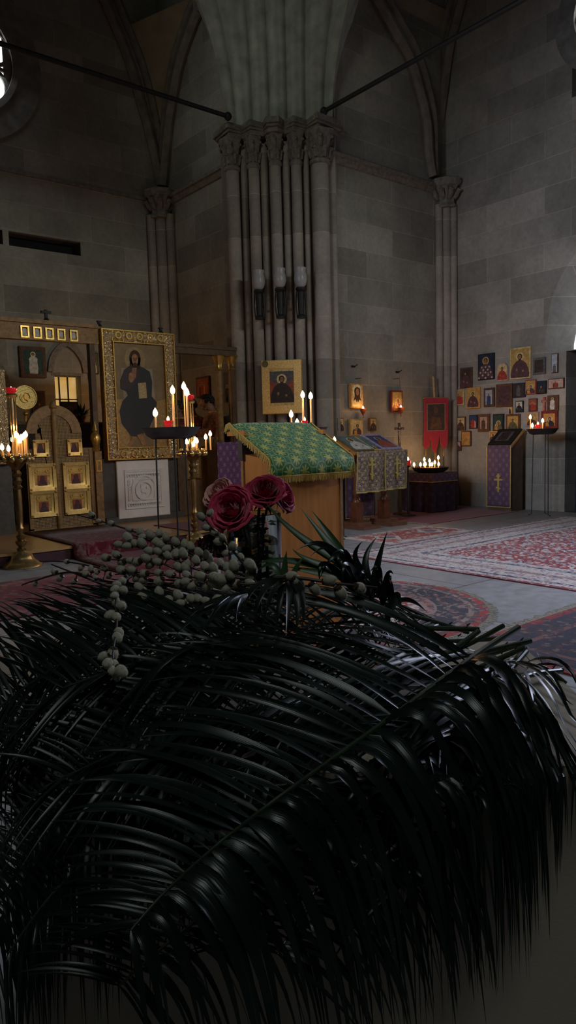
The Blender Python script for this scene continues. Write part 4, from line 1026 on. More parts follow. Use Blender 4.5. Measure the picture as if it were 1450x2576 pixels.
def at_depth(px, py, P0):                                  # point on the pixel's ray in the upright plane through P0 facing the eye
    r_ = ray(px, py); n = V((P0[0], P0[1], 0)).normalized(); return CAM+r_*((V(P0)-CAM).dot(n)/r_.dot(n))
def votive(name, label, base, s=1.0, par=None):
    o = thing(name, label, 'votive light', tuple(base))
    MB().lathe([(.022*s, 0), (.03*s, .01*s), (.034*s, .05*s), (.031*s, .05*s), (.027*s, .012*s)], 14, base).build('glass', RGL, o, world=True)
    flame_mesh(V(base)+UP*.045*s, 1.3*s).build('flame', FLAME, o, world=True)
    return o
def tray_stand(label, c, rad, foot_z=0.0, ang=0.3):
    """Shallow bowl of sand on three thin rods; c = middle of the rim."""
    c = V(c); o = thing('candle_tray_stand', label, 'candle stand', (c.x, c.y, foot_z))
    k = rad
    MB().lathe([(.05*k, -.34*k), (.62*k, -.36*k), (.80*k, -.26*k), (.94*k, -.06*k), (1.0*k, 0), (1.02*k, .015*k), (.985*k, .015*k), (.92*k, -.06*k), (.7*k, -.1*k), (.01*k, -.1*k)], 32, c).build('tray', STEEL, o, world=True)
    MB().lathe([(.9*k, -.10*k), (.6*k, -.055*k), (.01*k, -.05*k)], 24, c, caps=False).build('sand', mat('votive_sand', (.25, .19, .13), .95, 0, .3, 90), o, world=True)
    for i in range(3):
        a = ang+2*pi*i/3; d = V((cos(a), sin(a), 0)); p0 = c+d*rad*.55-UP*.34*k; p1 = V((c.x, c.y, foot_z))+d*rad*.62
        lg = MB().tube([p0, p1+UP*.02, p1+d*.05+UP*.008], .007, 8).build('leg', RODM, o, world=True)
    return o, c
ts, c = tray_stand('grey metal candle tray on three thin rods before the big gilt icon', at_depth(430, 1077, (2.84, 4.95, 0)), .235, ang=.9)
G = 'candles in the left tray'
def stand_candle(label, fx, fy, c, grp, zb, r=.0075, fs=1.7, off=0.0):
    top = at_depth(fx, fy, (c.x, c.y, 0)); top = top+FH*off; top.z -= .022
    return candle(label, (top.x, top.y, zb), top, grp, r, fs)
zt = c.z-.02
stand_candle('short lit candle at the left of the tray before the big icon', 391, 1042, c, G, zt)
stand_candle('tall lit candle beside the right frame edge of the big icon', 434.5, 985, c, G, zt, .009)
stand_candle('tall lit candle farthest right in the tray before the big icon', 470, 990, c, G, zt, .009)
stand_candle('tall slim lit candle at the back of the left tray, highest flame', 458, 972, c, G, zt, .005, 1.6, off=.10)
votive('votive', 'red glass votive light on the left candle tray', at_depth(424, 1074, (c.x, c.y, 0)), 1.0)
plight(at_depth(440, 1000, (c.x, c.y, 0)), 1.3)
ts, c = tray_stand('grey metal candle tray half hidden behind the green draped lectern', at_depth(762, 1077, (4.30, 5.06, 0)), .235, ang=.5)
G = 'candles in the tray behind the lectern'; zt = c.z-.02
stand_candle('short lit candle at the left of the tray behind the lectern', 733, 1045, c, G, zt)
stand_candle('tall lit candle rising before the lower right corner of the pier icon', 762, 996, c, G, zt, .009)
stand_candle('tall leaning lit candle at the right of the tray behind the lectern', 782, 999, c, G, zt, .009)
stand_candle('very short lit candle beside the votive behind the lectern', 748, 1066, c, G, zt)
votive('votive', 'red glass votive light on the tray behind the lectern', at_depth(767, 1072, (c.x, c.y, 0)), 1.0)
plight(at_depth(764, 1010, (c.x, c.y, 0)), 2.8)
ts, c = tray_stand('dark candle tray on thin rods close to the right icon wall', at_depth(1365, 1079, (9.78, 5.93, 0)), .235, ang=.2)
G = 'candles in the tray by the icon wall'; zt = c.z-.03
stand_candle('tall lit candle at the left of the tray by the icon wall', 1335, 1051, c, G, zt, .008, 1.7)
stand_candle('short stub candle lit at the front of the wall tray', 1340, 1072, c, G, zt, .012, 1.7)
stand_candle('lit candle at the right of the tray by the icon wall', 1366, 1060, c, G, zt, .011, 1.7)
votive('votive', 'red glass votive light on the tray by the icon wall', at_depth(1354, 1078, (c.x, c.y, 0)), 1.2)
plight(at_depth(1350, 1060, (c.x, c.y, 0))-FH*.05, 1.6)
# small tray between lectern and twin stand
ts, c = tray_stand('small candle tray glimpsed between the lectern and the twin reading stand', at_depth(850, 1135, (5.9, 6.6, 0)), .16, ang=.2)
stand_candle('single lit candle in the small tray right of the lectern', 842, 1108, c, None, c.z-.03, .010, 1.7)
plight(at_depth(838, 1112, (c.x, c.y, 0)), .5)

def brass_stand(label, base, ztray, rt, zl, flames, zfoot, names, lampname):
    """Tall turned brass candle stand with a ring of candles and a red lamp on a central pole."""
    b = V(base); o = thing('brass_candle_stand', label, 'candle stand', tuple(b)); H = ztray-b.z
    pr = [(.205, 0), (.21, .012), (.20, .03), (.165, .05), (.13, .075), (.115, .10), (.105, .125), (.06, .15), (.045, .17)]
    MB().lathe(pr, 28, b).build('base', BRASS, o, world=True)
    pr = [(.04, .165), (.05, .19), (.028, .21), (.055, .245), (.06, .27), (.034, .29), (.05, .32), (.026, .345), (.026, .37), (.042, .39), (.042, .41), (.03, .43), (.034, .5), (.038, H*.62), (.032, H*.70), (.05, H*.72), (.03, H*.74), (.05, H*.78), (.034, H*.81), (.05, H*.84), (.03, H*.87), (.045, H*.89), (.10, H*.94), (.16, H*.965), (rt, H*.985), (rt*1.02, H), (rt*.96, H), (.02, H-.01)]
    MB().lathe(pr, 24, b).build('stem', BRASSD, o, world=True)
    mb = MB()
    for i in range(12):
        a = 2*pi*i/12; d = V((cos(a), sin(a), 0)); mb.ball(b+d*rt*.98+UP*(H-.035), .028, 8, 6, (1, 1, 1.2)); mb.lathe([(.012, 0), (.014, .02), (.01, .03)], 8, b+d*rt*.85+UP*(H-.005))
    mb.build('ornament', BRASS, o, world=True)
    zp = zl-.03; mb = MB()
    mb.tube([b+UP*H, b+UP*zp], .012, 8)
    for i in range(3):
        a = 2*pi*i/3; d = V((cos(a), sin(a), 0)); mb.tube([b+d*.05+UP*H, b+d*.03+UP*(H+.12), b+d*.035+UP*zp], .006, 6)
    mb.lathe([(.05, zp-b.z-.01), (.06, zp-b.z+.01), (.045, zp-b.z+.03)], 12, b)
    mb.build('lamp_pole', BRASS, o, world=True)
    lg = MB().lathe([(.028, 0), (.05, .02), (.055, .05), (.05, .06), (.04, .03)], 14, (b.x, b.y, zl)).build('lamp_glass', RGL, o, world=True)
    flame_mesh((b.x, b.y, zl+.035), 1.2).build('flame', FLAME, lg, world=True)
    for (fx, fy, off, r_), nm in zip(flames, names):
        top = at_depth(fx, fy, (b.x, b.y, 0))+FH*off; top.z -= .025
        candle(nm, (top.x, top.y, min(ztray-.0, top.z-.03)), top, 'candles on '+zfoot, r_, 1.75)
    return o
bl = V(onz(46, 1425)); bl = V((bl.x+.03, bl.y-.05, 0))
zt = at_depth(34, 1147, bl).z
brass_stand('tall polished brass candle stand with a flared foot at the left edge', (bl.x, bl.y, 0), zt, .165, at_depth(20, 990, bl).z,
    [(15, 1127, -.1, .011), (27, 1107, .05, .009), (33, 1130, -.12, .01), (37, 1099, .08, .009), (43.5, 1096, -.03, .011), (45, 1103, .1, .009), (55, 1110, -.06, .01), (55, 1099, .06, .009), (65, 1095, 0, .009)], 'the left brass stand',
    ['lowest lit candle at the far left of the brass stand', 'lit candle second from the left on the left brass stand', 'tiny stub candle at the front of the left brass stand', 'slim lit candle left of the middle on the left brass stand',
     'thick lit candle in the middle of the left brass stand', 'lit candle just behind the thick middle one on the left brass stand', 'shorter lit candle right of the middle on the left brass stand', 'lit candle second from the right on the left brass stand', 'lit candle at the far right of the left brass stand'], '')
plight(at_depth(38, 1090, bl)+UP*.06, 3.8)
br_ = V(onz(493, 1372, 0)); br_ = V((br_.x, br_.y, 0)); 
brz = ZS if br_.y > YF else 0
zt = at_depth(498, 1133, br_).z
brass_stand('tall brass candle stand with a flared foot right of the big icon', (br_.x, br_.y, brz), zt, .165, at_depth(489, 1006, br_).z,
    [(470, 1113, 0, .011), (490, 1119, -.1, .011), (497, 1111, -.05, .011), (518, 1101, 0, .010), (528, 1093, .05, .010), (489, 1108, .08, .008)], 'the right brass stand',
    ['lit candle at the far left of the right brass stand', 'short lit candle at the front of the right brass stand', 'lit candle in the middle of the right brass stand', 'lit candle second from the right on the right brass stand', 'lit candle at the far right of the right brass stand', 'slim lit candle at the back of the right brass stand'], '')
plight(at_depth(498, 1085, br_)+UP*.05, 3.6)

# ================================================================== cloths
def lattice(t, u, v, size):
    """Staggered floral medallions; returns (flower mask, ring mask)."""
    fl = None
    for off in (0, .5):
        a = t.m('SUBTRACT', t.m('FRACT', t.m('ADD', t.m('DIVIDE', u, size), off)), .5); b = t.m('SUBTRACT', t.m('FRACT', t.m('ADD', t.m('DIVIDE', v, size*1.2), off)), .5)
        r_ = t.m('SQRT', t.m('ADD', t.m('MULTIPLY', a, a), t.m('MULTIPLY', b, b))); th = t.m('ARCTAN2', b, a)
        pet = t.m('ADD', .19, t.m('MULTIPLY', .085, t.m('SINE', t.m('MULTIPLY', th, 8))))
        f = t.m('LESS_THAN', r_, pet); g = t.m('LESS_THAN', t.m('ABSOLUTE', t.m('SUBTRACT', r_, .36)), .025)
        fl = (f, g) if fl is None else (t.m('MAXIMUM', fl[0], f), t.m('MAXIMUM', fl[1], g))
    return fl
def brocade(name, base, flower, ring, size, rough=.6, metal=.0, scroll=None):
    t = NT(name).pb(rough, metal, .3); u, v, _ = t.sep(t.coord('UV'))
    f, g = lattice(t, u, v, size)
    c = base
    if scroll:
        s = t.m('LESS_THAN', t.m('ABSOLUTE', t.m('SUBTRACT', t.vor(t.coord('UV'), 1.0/size*4.2, 'Distance', 'SMOOTH_F1'), .34)), .075)
        c = t.mix(t.m('MULTIPLY', s, .8), base, scroll)
    c = t.mix(g, c, ring); c = t.mix(f, c, flower)
    n = t.rng(t.noise(t.coord('UV'), 60/size*.12, 3), .3, .7, .8, 1.15); c = t.mix(1.0, c, t.comb(n, n, n)); c.node.blend_type = 'MULTIPLY'
    t.col(c); t.bump(t.m('ADD', t.m('MULTIPLY', f, .6), t.noise(t.coord('UV'), 300, 2)), .4, .003)
    t.b.inputs['Sheen Weight'].default_value = .1
    return t.mat
GREEN = brocade('green_gold_brocade', (.010, .085, .030), (.30, .30, .05), (.16, .22, .045), .135, scroll=(.05, .15, .04))
PURP = brocade('purple_gold_brocade', (.075, .03, .105), (.46, .38, .17), (.34, .27, .16), .085, scroll=(.40, .33, .20))
PURPD = brocade('dark_purple_cloth', (.045, .02, .052), (.075, .05, .078), (.055, .028, .06), .2)
PURPL = brocade('violet_white_brocade', (.13, .04, .16), (.26, .18, .27), (.18, .09, .21), .14)
PURPM = brocade('muted_purple_brocade', (.115, .065, .125), (.20, .14, .19), (.15, .09, .15), .13)
TRIMG = mat('yellow_gold_braid', (.55, .42, .13), .55, .2, .3, 60, .3); FRINGE = mat('ochre_fringe', (.34, .20, .035), .8, 0, .35, 120, .3)
OAKY = NT('orange_oak_veneer').pb(.42, 0, .4); x, y, z = OAKY.sep(OAKY.coord()); nz = OAKY.noise(OAKY.comb(OAKY.m('MULTIPLY', OAKY.m('ADD', x, y), 14), OAKY.m('MULTIPLY', z, 1.2)), 2, 4)
OAKY.col(OAKY.mix(OAKY.rng(nz, .3, .7), (.32, .115, .025), (.44, .165, .04))); OAKY = OAKY.mat

# big lectern: axis aligned, its reading slope falls towards the room
LD = 4.3
LC = CAM+FH*LD+RH*(-.06*1.0); LC.z = 0
fl_ = at_depth(681, 1157, tuple(FH*4.3)); fr_ = None
lx0, ly0 = fl_.x, fl_.y; lw, ldp = .668, .41
zf_, zbk = 1.135, 1.36
lc = thing('lectern', 'oak veneered church lectern with a sloping top under the green cloth', 'lectern', (lx0+lw/2, ly0+ldp/2, 0))
iw = .045
bx0, bx1, by0, by1 = lx0+iw, lx0+lw-iw, ly0+.05, ly0+ldp-.06
def slope(y): return zf_+(zbk-zf_)*(y-ly0)/ldp
mb = MB().add([(x, y, z) for x in (bx0, bx1) for y, z in ((by0, 0), (by1, 0), (by1, slope(by1)-.16), (by0, slope(by0)-.035))], [(3, 2, 1, 0), (4, 5, 6, 7), (0, 1, 5, 4), (1, 2, 6, 5), (2, 3, 7, 6), (3, 0, 4, 7)])
mb.build('body', OAKY, lc, world=True, smooth=0)
mb = MB()
for x in (bx0-.004, bx1+.004): mb.box((x-.012, by0-.005, 0), (x+.012, by0+.02, slope(by0)-.04)).box((x-.012, by1-.02, 0), (x+.012, by1+.005, slope(by1)-.17))
mb.build('edge_strip', mat('oak_edge', (.24, .11, .04), .45), lc, world=True)
mb = MB().add([(x, y, slope(y)+dz) for dz in (-.03, -.006) for x, y in ((lx0+.01, ly0+.01), (lx0+lw-.01, ly0+.01), (lx0+lw-.01, ly0+ldp), (lx0+.01, ly0+ldp))], [(3, 2, 1, 0), (4, 5, 6, 7), (0, 1, 5, 4), (1, 2, 6, 5), (2, 3, 7, 6), (3, 0, 4, 7)])
mb.box((lx0+.02, by1-.03, slope(by1)-.20), (lx0+lw-.02, by1+.02, slope(by1)-.05)); mb.build('reading_board', mat('dark_lectern_board', (.05, .03, .02), .6), lc, world=True)
mb = MB()
for s in (lx0-.012, lx0+lw-.01): mb.box((s, ly0+ldp-.16, slope(ly0+ldp)-.075), (s+.022, ly0+ldp+.03, slope(ly0+ldp)-.045))
mb.build('support_rail', OAKY, lc, world=True)
# green cloth: profile over the slope and down the front
pr = [(ly0+ldp+.05, zbk-.05), (ly0+ldp+.03, zbk-.005), (ly0+ldp-.01, zbk+.008)]
for i in range(1, 10): y = ly0+ldp-ldp*i/9; pr.append((y, slope(y)+.008))
pr += [(ly0-.012, zf_-.004), (ly0-.018, zf_-.02), (ly0-.02, zf_-.06), (ly0-.02, zf_-.105)]
L = [0]
for a, b in zip(pr, pr[1:]): L.append(L[-1]+sqrt((a[0]-b[0])**2+(a[1]-b[1])**2))
cl = thing('lectern_cloth', 'green and gold brocade cloth with ochre fringe draped over the lectern', 'cloth', (lx0+lw/2, ly0, zf_))
N = 24; x0, x1 = lx0-.015, lx0+lw+.015
vs = []; uv = []
def edge_drop(u): return 0
for (y, z), l in zip(pr, L):
    for i in range(N+1):
        u = i/N; hang = max(0, (l-L[-4])/(L[-1]-L[-4]))
        e = .5*(1-cos(2*pi*u))
        vs.append((x0+(x1-x0)*u, y+.012*hang*sin(u*21)-.004, z-.003*(1-e)**8*3)); uv.append(((x1-x0)*u, l))
W = N+1
MB().add(vs, [(j*W+i, j*W+i+1, (j+1)*W+i+1, (j+1)*W+i) for j in range(len(pr)-1) for i in range(N)], uv).build('brocade', GREEN, cl, world=True, thick=.004, smooth=60)
mb = MB(); rr = random.Random(9)
for x in (x0-.002, x1+.002):                               # fringe down both slanting sides
    for a, b in zip(pr[1:], pr[2:]):
        n = max(2, int(sqrt((a[0]-b[0])**2+(a[1]-b[1])**2)/.0065))
        for i in range(n):
            f = i/n; p = V((x, a[0]+(b[0]-a[0])*f, a[1]+(b[1]-a[1])*f)); ln = rr.uniform(.035, .045)
            mb.tube([p, p+V((rr.uniform(-.004, .004)+(-.008 if x < lx0 else .008), rr.uniform(-.004, .004), -ln))], [.0032, .0026], 5)
    for a, b in zip(pr, pr[1:]): mb.tube([(x, a[0], a[1]), (x, b[0], b[1])], .0045, 6)
n = int((x1-x0)/.0058)
for i in range(n+1):
    x = x0+(x1-x0)*i/n; p = V((x, ly0-.02+.012*sin(i/n*21)-.004, zf_-.104)); ln = rr.uniform(.036, .046)
    mb.tube([p, p+V((rr.uniform(-.004, .004), rr.uniform(-.004, .003), -ln))], [.0032, .0026], 5)
mb.tube([V((x0+(x1-x0)*i/30, ly0-.024+.012*sin(i/30*21), zf_-.105)) for i in range(31)], .005, 6)
mb.build('fringe', FRINGE, cl, world=True)

def ortho_cross(mb, cx, cz, h, y0, y1):
    w = h*.055
    mb.box((cx-w, y0, cz-h/2), (cx+w, y1, cz+h/2)).box((cx-h*.13, y0-.0007, cz+h*.33), (cx+h*.13, y1, cz+h*.40)).box((cx-h*.26, y0-.001, cz+h*.13), (cx+h*.26, y1, cz+h*.22))
    mb.prism([(cx-h*.14, cz-h*.20), (cx-h*.14, cz-h*.28), (cx+h*.14, cz-h*.36), (cx+h*.14, cz-h*.28)][::-1], y0-.0007, y1); return mb
def drape(name, label, cx, y, ztop, zbot, w, par_mt, folds=3, amp=.012, rz=0, trim=.018, cross=None, wave=0.0, loc=None, thing_group=None, flare=0.0):
    """A cloth hanging flat in its local x-z plane with soft folds, braid along its edges and an eastern cross."""
    o = thing(name, label, 'cloth', loc or (cx, y, ztop), rz, thing_group)
    h = ztop-zbot
    def f(u, v):
        a = amp*(.25+.75*v)*sin(2*pi*folds*u+.7+1.2*v); return V(((u-.5)*w*(1+flare*v), -.012-amp+a, -h*v-.01*wave*sin(5*u)*v))
    MB().grid(f, 28, 14, w, h).build('brocade', par_mt, o, smooth=70, thick=.004)
    mb = MB()
    for us, vs in (([0]*13, [i/12 for i in range(13)]), ([1]*13, [i/12 for i in range(13)]), ([i/24 for i in range(25)], [1]*25)):
        pts = [f(a, b)-V((0, .003, 0)) for a, b in zip(us, vs)]
        for p, q_ in zip(pts, pts[1:]):
            side = V((trim, 0, 0)) if us[0] == us[-1] else V((0, 0, trim))
            if us[0] == 1: side = -side
            mb.add([p, q_, q_+side, p+side], [(0, 1, 2, 3)]).add([p-V((0, .002, 0)), q_-V((0, .002, 0)), q_+side-V((0, .002, 0)), p+side-V((0, .002, 0))], [(3, 2, 1, 0)])
    mb.build('braid', TRIMG, o, smooth=0)
    if cross:
        vc, hc = cross; p = f(.5, vc); ortho_cross(MB(), p.x, p.z, hc, p.y-.006-amp*.6, p.y+.004).build('cross', TRIMG, o, smooth=0)
    return o
# twin reading stand
tx0, tx1, ty0, ty1 = 6.78, 7.66, 6.78, 7.35
MAHO = mat('red_mahogany', (.17, .055, .025), .35, 0, .25, 12)
zf2 = at_depth(893, 1139, (6.8, 6.8, 0)).z; zb2 = 1.33

pA, pB = CAM+ray(893, 1137)*((6.85)/ray(893, 1137).y), CAM+ray(1017, 1126)*((6.85)/ray(1017, 1126).y)
tx0, tx1, tyf = pA.x, pB.x, 6.85; zf2 = pA.z
pC = ray(834, 1094); tyb = tyf+.50; pC = CAM+pC*((tx0-CAM.x)/pC.x); tyb = min(max(pC.y, tyf+.35), tyf+.62); zb2 = zf2+(tyb-tyf)*.48
st = thing('reading_stand', 'twin post mahogany reading stand with a slanted board and two square feet', 'reading stand', ((tx0+tx1)/2, (tyf+tyb)/2, 0))
ym = (tyf+tyb)/2-.02
def sl2(y): return zf2+(zb2-zf2)*(y-tyf)/(tyb-tyf)
MB().add([(x, y, sl2(y)+dz) for dz in (-.045, -.008) for x, y in ((tx0, tyf), (tx1, tyf), (tx1, tyb), (tx0, tyb))], [(3, 2, 1, 0), (4, 5, 6, 7), (0, 1, 5, 4), (1, 2, 6, 5), (2, 3, 7, 6), (3, 0, 4, 7)]).build('slanted_board', mat('orange_pine', (.42, .18, .05), .4, 0, .2, 10), st, world=True)
MB().add([(x, y, z) for x in (tx0+.02, tx0+.06) for y, z in ((tyf+.02, sl2(tyf)-.05), (tyb-.02, sl2(tyb)-.05), (tyb-.06, sl2(tyf)-.12), (tyf+.05, sl2(tyf)-.12))], [(3, 2, 1, 0), (4, 5, 6, 7), (0, 1, 5, 4), (1, 2, 6, 5), (2, 3, 7, 6), (3, 0, 4, 7)]).build('cheek', MAHO, st, world=True)
for px, py in ((897, 1329), (966, 1319)):
    p = onz(px, py); x = p.x; y = ym
    p = CAM+ray(px, 1250)*(ym/ray(px, 1250).y); x = p.x
    MB().lathe([(.035, .06), (.06, .07), (.06, .38), (.05, .40), (.035, .43), (.055, .5), (.04, .56), (.05, .62), (.032, .75), (.045, .85), (.045, sl2(ym)-.06)], 14, (x, y, 0)).build('post', MAHO, st, world=True)
    MB().box((x-.065, y-.065, .07), (x+.065, y+.065, .36)).build('post_block', MAHO, st, world=True)
    b_ = MB().box((x-.13, y-.16, .045), (x+.13, y+.16, .085)).box((x-.16, y-.30, .0), (x+.16, y+.30, .045)).build('foot', mat('mahogany_foot', (.22, .10, .055), .3, 0, .2, 12), st, world=True)
MB().box((tx0+.2, ym-.02, .5), (tx1-.2, ym+.02, .56)).build('stretcher', MAHO, st, world=True)
pm_ = CAM+ray(962, 1135)*(tyf/ray(962, 1135).y); wL = pm_.x-tx0; wR = tx1-pm_.x
zbL = (CAM+ray(928, 1238)*(tyf/ray(928, 1238).y)).z; zbR = (CAM+ray(990, 1230)*(tyf/ray(990, 1230).y)).z
drape('stand_cloth', 'left gold edged purple brocade cloth hanging from the twin reading stand', tx0+wL/2, tyf-.01, zf2+.0, zbL, wL+.02, PURP, 2.2, .036, cross=(.42, .30), trim=.022)
drape('stand_cloth', 'right gold edged purple brocade cloth hanging from the twin reading stand', pm_.x+wR/2, tyf-.02, zf2+.005, zbR, wR+.01, PURP, 2.0, .036, cross=(.44, .30), trim=.022)
drape('stand_cloth', 'dim purple cloth hanging down behind the posts of the twin stand', (tx0+tx1)/2-.05, ym+.16, .95, .12, .6, PURPM, 3, .03, trim=.01)
tl = math.atan2(zb2-zf2, tyb-tyf)
def top_icon(label, u0, u1, v0, v1, **kw):
    y = tyf+(tyb-tyf)*(v0+v1)/2; w = (tx1-tx0)*(u1-u0); h = (tyb-tyf)*(v1-v0)/cos(tl)
    o = icon(label, (tx0+(tx1-tx0)*(u0+u1)/2, y, sl2(y)-.006), 0, w, h, t=.02, **kw)
    o.rotation_euler = (tl-pi/2, 0, 0); return o
top_icon('grey blue ground icon lying on the left of the twin reading stand', .03, .40, .05, .93, ground='teal', robe='white', style='robed', frame='olive', fw=.04, halo='pale')
top_icon('narrow teal icon with a bent figure lying in the middle of the twin stand', .41, .56, .05, .9, ground='teal', robe='blue', style='mother', frame='pale', fw=.05)
top_icon('lilac bordered blue icon with a red cloaked figure on the twin stand', .57, .99, .06, 1.02, ground='blue', robe='brick', style='robed', frame='lilac', fw=.13, halo='ltblue')
# dark draped stand and grey box behind the lectern
ds_ = thing('draped_stand', 'dark cloth covered stand in the gap right of the lectern', 'draped stand', (6.5, 7.5, 0))
a = CAM+ray(861, 1250)*(7.6/ray(861, 1250).y); b = CAM+ray(893, 1250)*(7.6/ray(893, 1250).y)
MB().grid(lambda u, v: V((a.x+(b.x-a.x+.12)*u, 7.6+.02*sin(14*u), .93-.86*v)), 16, 6, .5, .9).build('cloth', mat('black_cloth', (.022, .017, .024), .85), ds_, world=True, thick=.006)
MB().box((a.x+.02, 7.62, .0), (b.x+.1, 7.85, .93)).build('stand_body', OAKD, ds_, world=True)
a = CAM+ray(852, 1250)*(7.9/ray(852, 1250).y); b = CAM+ray(862, 1250)*(7.9/ray(862, 1250).y)
gb = thing('heater', 'pale grey slim upright box in the gap right of the lectern', 'heater', ((a.x+b.x)/2, 7.9, 0))
MB().box((a.x-.1, 7.8, .02), (b.x, 7.9, .93)).box((a.x-.1, 7.72, .0), (b.x+.10, 7.95, .05)).box((a.x-.08, 7.78, .05), (b.x+.06, 7.9, .42)).build('casing', mat('pale_grey_paint', (.30, .30, .32), .5), gb, world=True)
# violet draped stand beside the vested man
a = ony(546, 1160, 8.75); b = ony(602, 1160, 8.75); zt_ = ony(575, 1112, 8.75).z
vs_ = thing('draped_stand', 'small stand under a violet and white brocade cloth beside the right brass stand', 'draped stand', ((a.x+b.x)/2, 8.75, ZS))
MB().grid(lambda u, v: V((a.x+(b.x-a.x+.1)*u, 8.75-.02+.02*sin(12*u+1)*v, zt_-(zt_-.35)*v)), 20, 8, .6, .9).build('cloth', PURPL, vs_, world=True, thick=.006, smooth=70)
MB().box((a.x+.02, 8.78, ZS), (b.x+.08, 9.05, zt_)).build('stand_body', OAKD, vs_, world=True)

# ------------------------------------------------------------------ candle table in the right corner
tb = thing('candle_table', 'square table in the right corner under a floor length dark purple cloth', 'table', (9.3, 7.75, 0))
p0 = onz(1082, 1290); qx, qy = 9.05, 7.42
p0 = V((qx, qy, 0)); ztt = at_depth(1082, 1192, p0).z; wx, wy = .62, .62
def skirt(u, v):
    c = [(0, wy), (0, 0), (wx, 0), (wx, wy)]; s = u*3; i = min(2, int(s)); f = s-i
    x = c[i][0]+(c[i+1][0]-c[i][0])*f; y = c[i][1]+(c[i+1][1]-c[i][1])*f
    k = .035*v*sin(u*46); nx, ny = [(-1, 0), (0, -1), (1, 0)][i]
    return V((qx+x+nx*(k+.03*v), qy+y+ny*(k+.03*v), ztt-.0-(ztt-.015)*v))
mb = MB().grid(skirt, 90, 8, 1.9, .9); mb.grid(lambda u, v: V((qx+wx*u, qy+wy*v, ztt+.001)), 2, 2, .6, .6); mb.build('floor_length_cloth', PURPD, tb, world=True, smooth=70)
mb = MB().grid(lambda u, v: skirt(u, v*.22)+V((-.012 if u < .34 else 0, -.012 if .3 < u < .7 else 0, 0)), 90, 3, 1.9, .2); mb.build('overlay_cloth', PURPM, tb, world=True, smooth=70)
mb = MB(); pts = [skirt(i/90, .22)+V((-.014 if i < 31 else 0, -.014 if 27 < i < 63 else 0, 0)) for i in range(91)]; mb.tube(pts, .008, 6); mb.build('braid', TRIMG, tb, world=True)
tp = thing('candle_tray', 'wide shallow tray of sand full of lit candles on the corner table', 'candle tray', (qx+wx/2, qy+wy/2, ztt))
cT = V((qx+wx*.5, qy+wy*.5, ztt+.002)); 
MB().lathe([(.2, 0), (.27, .03), (.31, .085), (.33, .09), (.30, .085), (.26, .06), (.01, .055)], 32, cT).build('tray', STEEL, tp, world=True)
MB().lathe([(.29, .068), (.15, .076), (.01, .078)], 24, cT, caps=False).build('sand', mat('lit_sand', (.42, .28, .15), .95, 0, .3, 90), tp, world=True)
G = 'candles in the sand tray on the corner table'
F_ = [((1039.6, 1173), -.10, 'far left stub candle in the sand tray on the corner table'), ((1054, 1173), -.16, 'stub candle second from the left in the corner sand tray'), ((1063, 1172), -.18, 'stub candle third from the left in the corner sand tray'),
      ((1071, 1157), .1, 'tallest candle in the left half of the corner sand tray'), ((1071, 1168), .0, 'short candle just below the taller left one in the corner sand tray'), ((1077, 1171), -.18, 'front stub candle in the middle of the corner sand tray'),
      ((1084.5, 1160), .1, 'slim candle in the middle of the corner sand tray'), ((1083, 1171), -.15, 'stub candle just right of the middle in the corner sand tray'), ((1096, 1164), .05, 'candle second from the right in the corner sand tray'), ((1101, 1168), -.1, 'front stub candle at the right of the corner sand tray'), ((1105, 1152), .05, 'tall thick candle at the far right of the corner sand tray')]
for (fx, fy), off, lb in F_:
    top = at_depth(fx, fy, cT)+FH*off; top.z = max(top.z-.028, ztt+.11); candle(lb, (top.x, top.y, ztt+.07), top, G, .010, 1.7)
plight(cT+UP*.24-FH*.12, 2.6)
sv = at_depth(1022, 1166, (8.5, 7.9, 0)); sv = V((8.45, 7.86, at_depth(1022, 1166, (8.45, 7.86, 0)).z))
sv = at_depth(1027, 1166, (8.6, 7.3, 0))
vo = thing('votive_stand', 'slim stand with one orange votive light left of the corner table', 'votive stand', (sv.x, sv.y, 0))
MB().lathe([(.12, 0), (.12, .02), (.02, .04), (.015, sv.z-.06), (.05, sv.z-.04), (.05, sv.z-.03)], 14, (sv.x, sv.y, 0)).build('stem', STEEL, vo, world=True)
MB().lathe([(.03, -.03), (.042, .0), (.045, .05), (.04, .05), (.035, 0)], 14, sv).build('glass', RGL, vo, world=True); flame_mesh(sv+UP*.045, 1.9).build('flame', FLAME, vo, world=True)
plight(sv+UP*.1, .8)
# crucifix
cp = at_depth(1005, 1078, (8.55, 7.75, 0))
cr = thing('crucifix', 'small dark standing crucifix with a pale figure behind the twin stand', 'crucifix', (cp.x, cp.y, 0), radians(-40))
hz = cp.z; zt = at_depth(1005, 1064, (8.55, 7.75, 0)).z
MB().box((-.02, -.015, .8), (.02, .015, zt)).box((-.075, -.015, hz-.02), (.075, .015, hz+.02)).build('cross', OAKD, cr)
MB().lathe([(.12, 0), (.12, .03), (.03, .05), (.02, .8)], 12).build('stand', OAKD, cr)
mb = MB().tube([(-.06, -.025, hz+.005), (-.03, -.03, hz-.025), (0, -.03, hz-.03), (.03, -.03, hz-.025), (.06, -.025, hz+.005)], [.006, .009, .012, .009, .006], 8).tube([(0, -.03, hz-.02), (0, -.035, hz-.09), (.005, -.035, hz-.15), (0, -.025, hz-.23)], [.018, .020, .014, .007], 8).ball((.004, -.032, hz+.012), .016)
mb.build('figure', mat('pale_carved_figure', (.35, .24, .15), .6), cr)
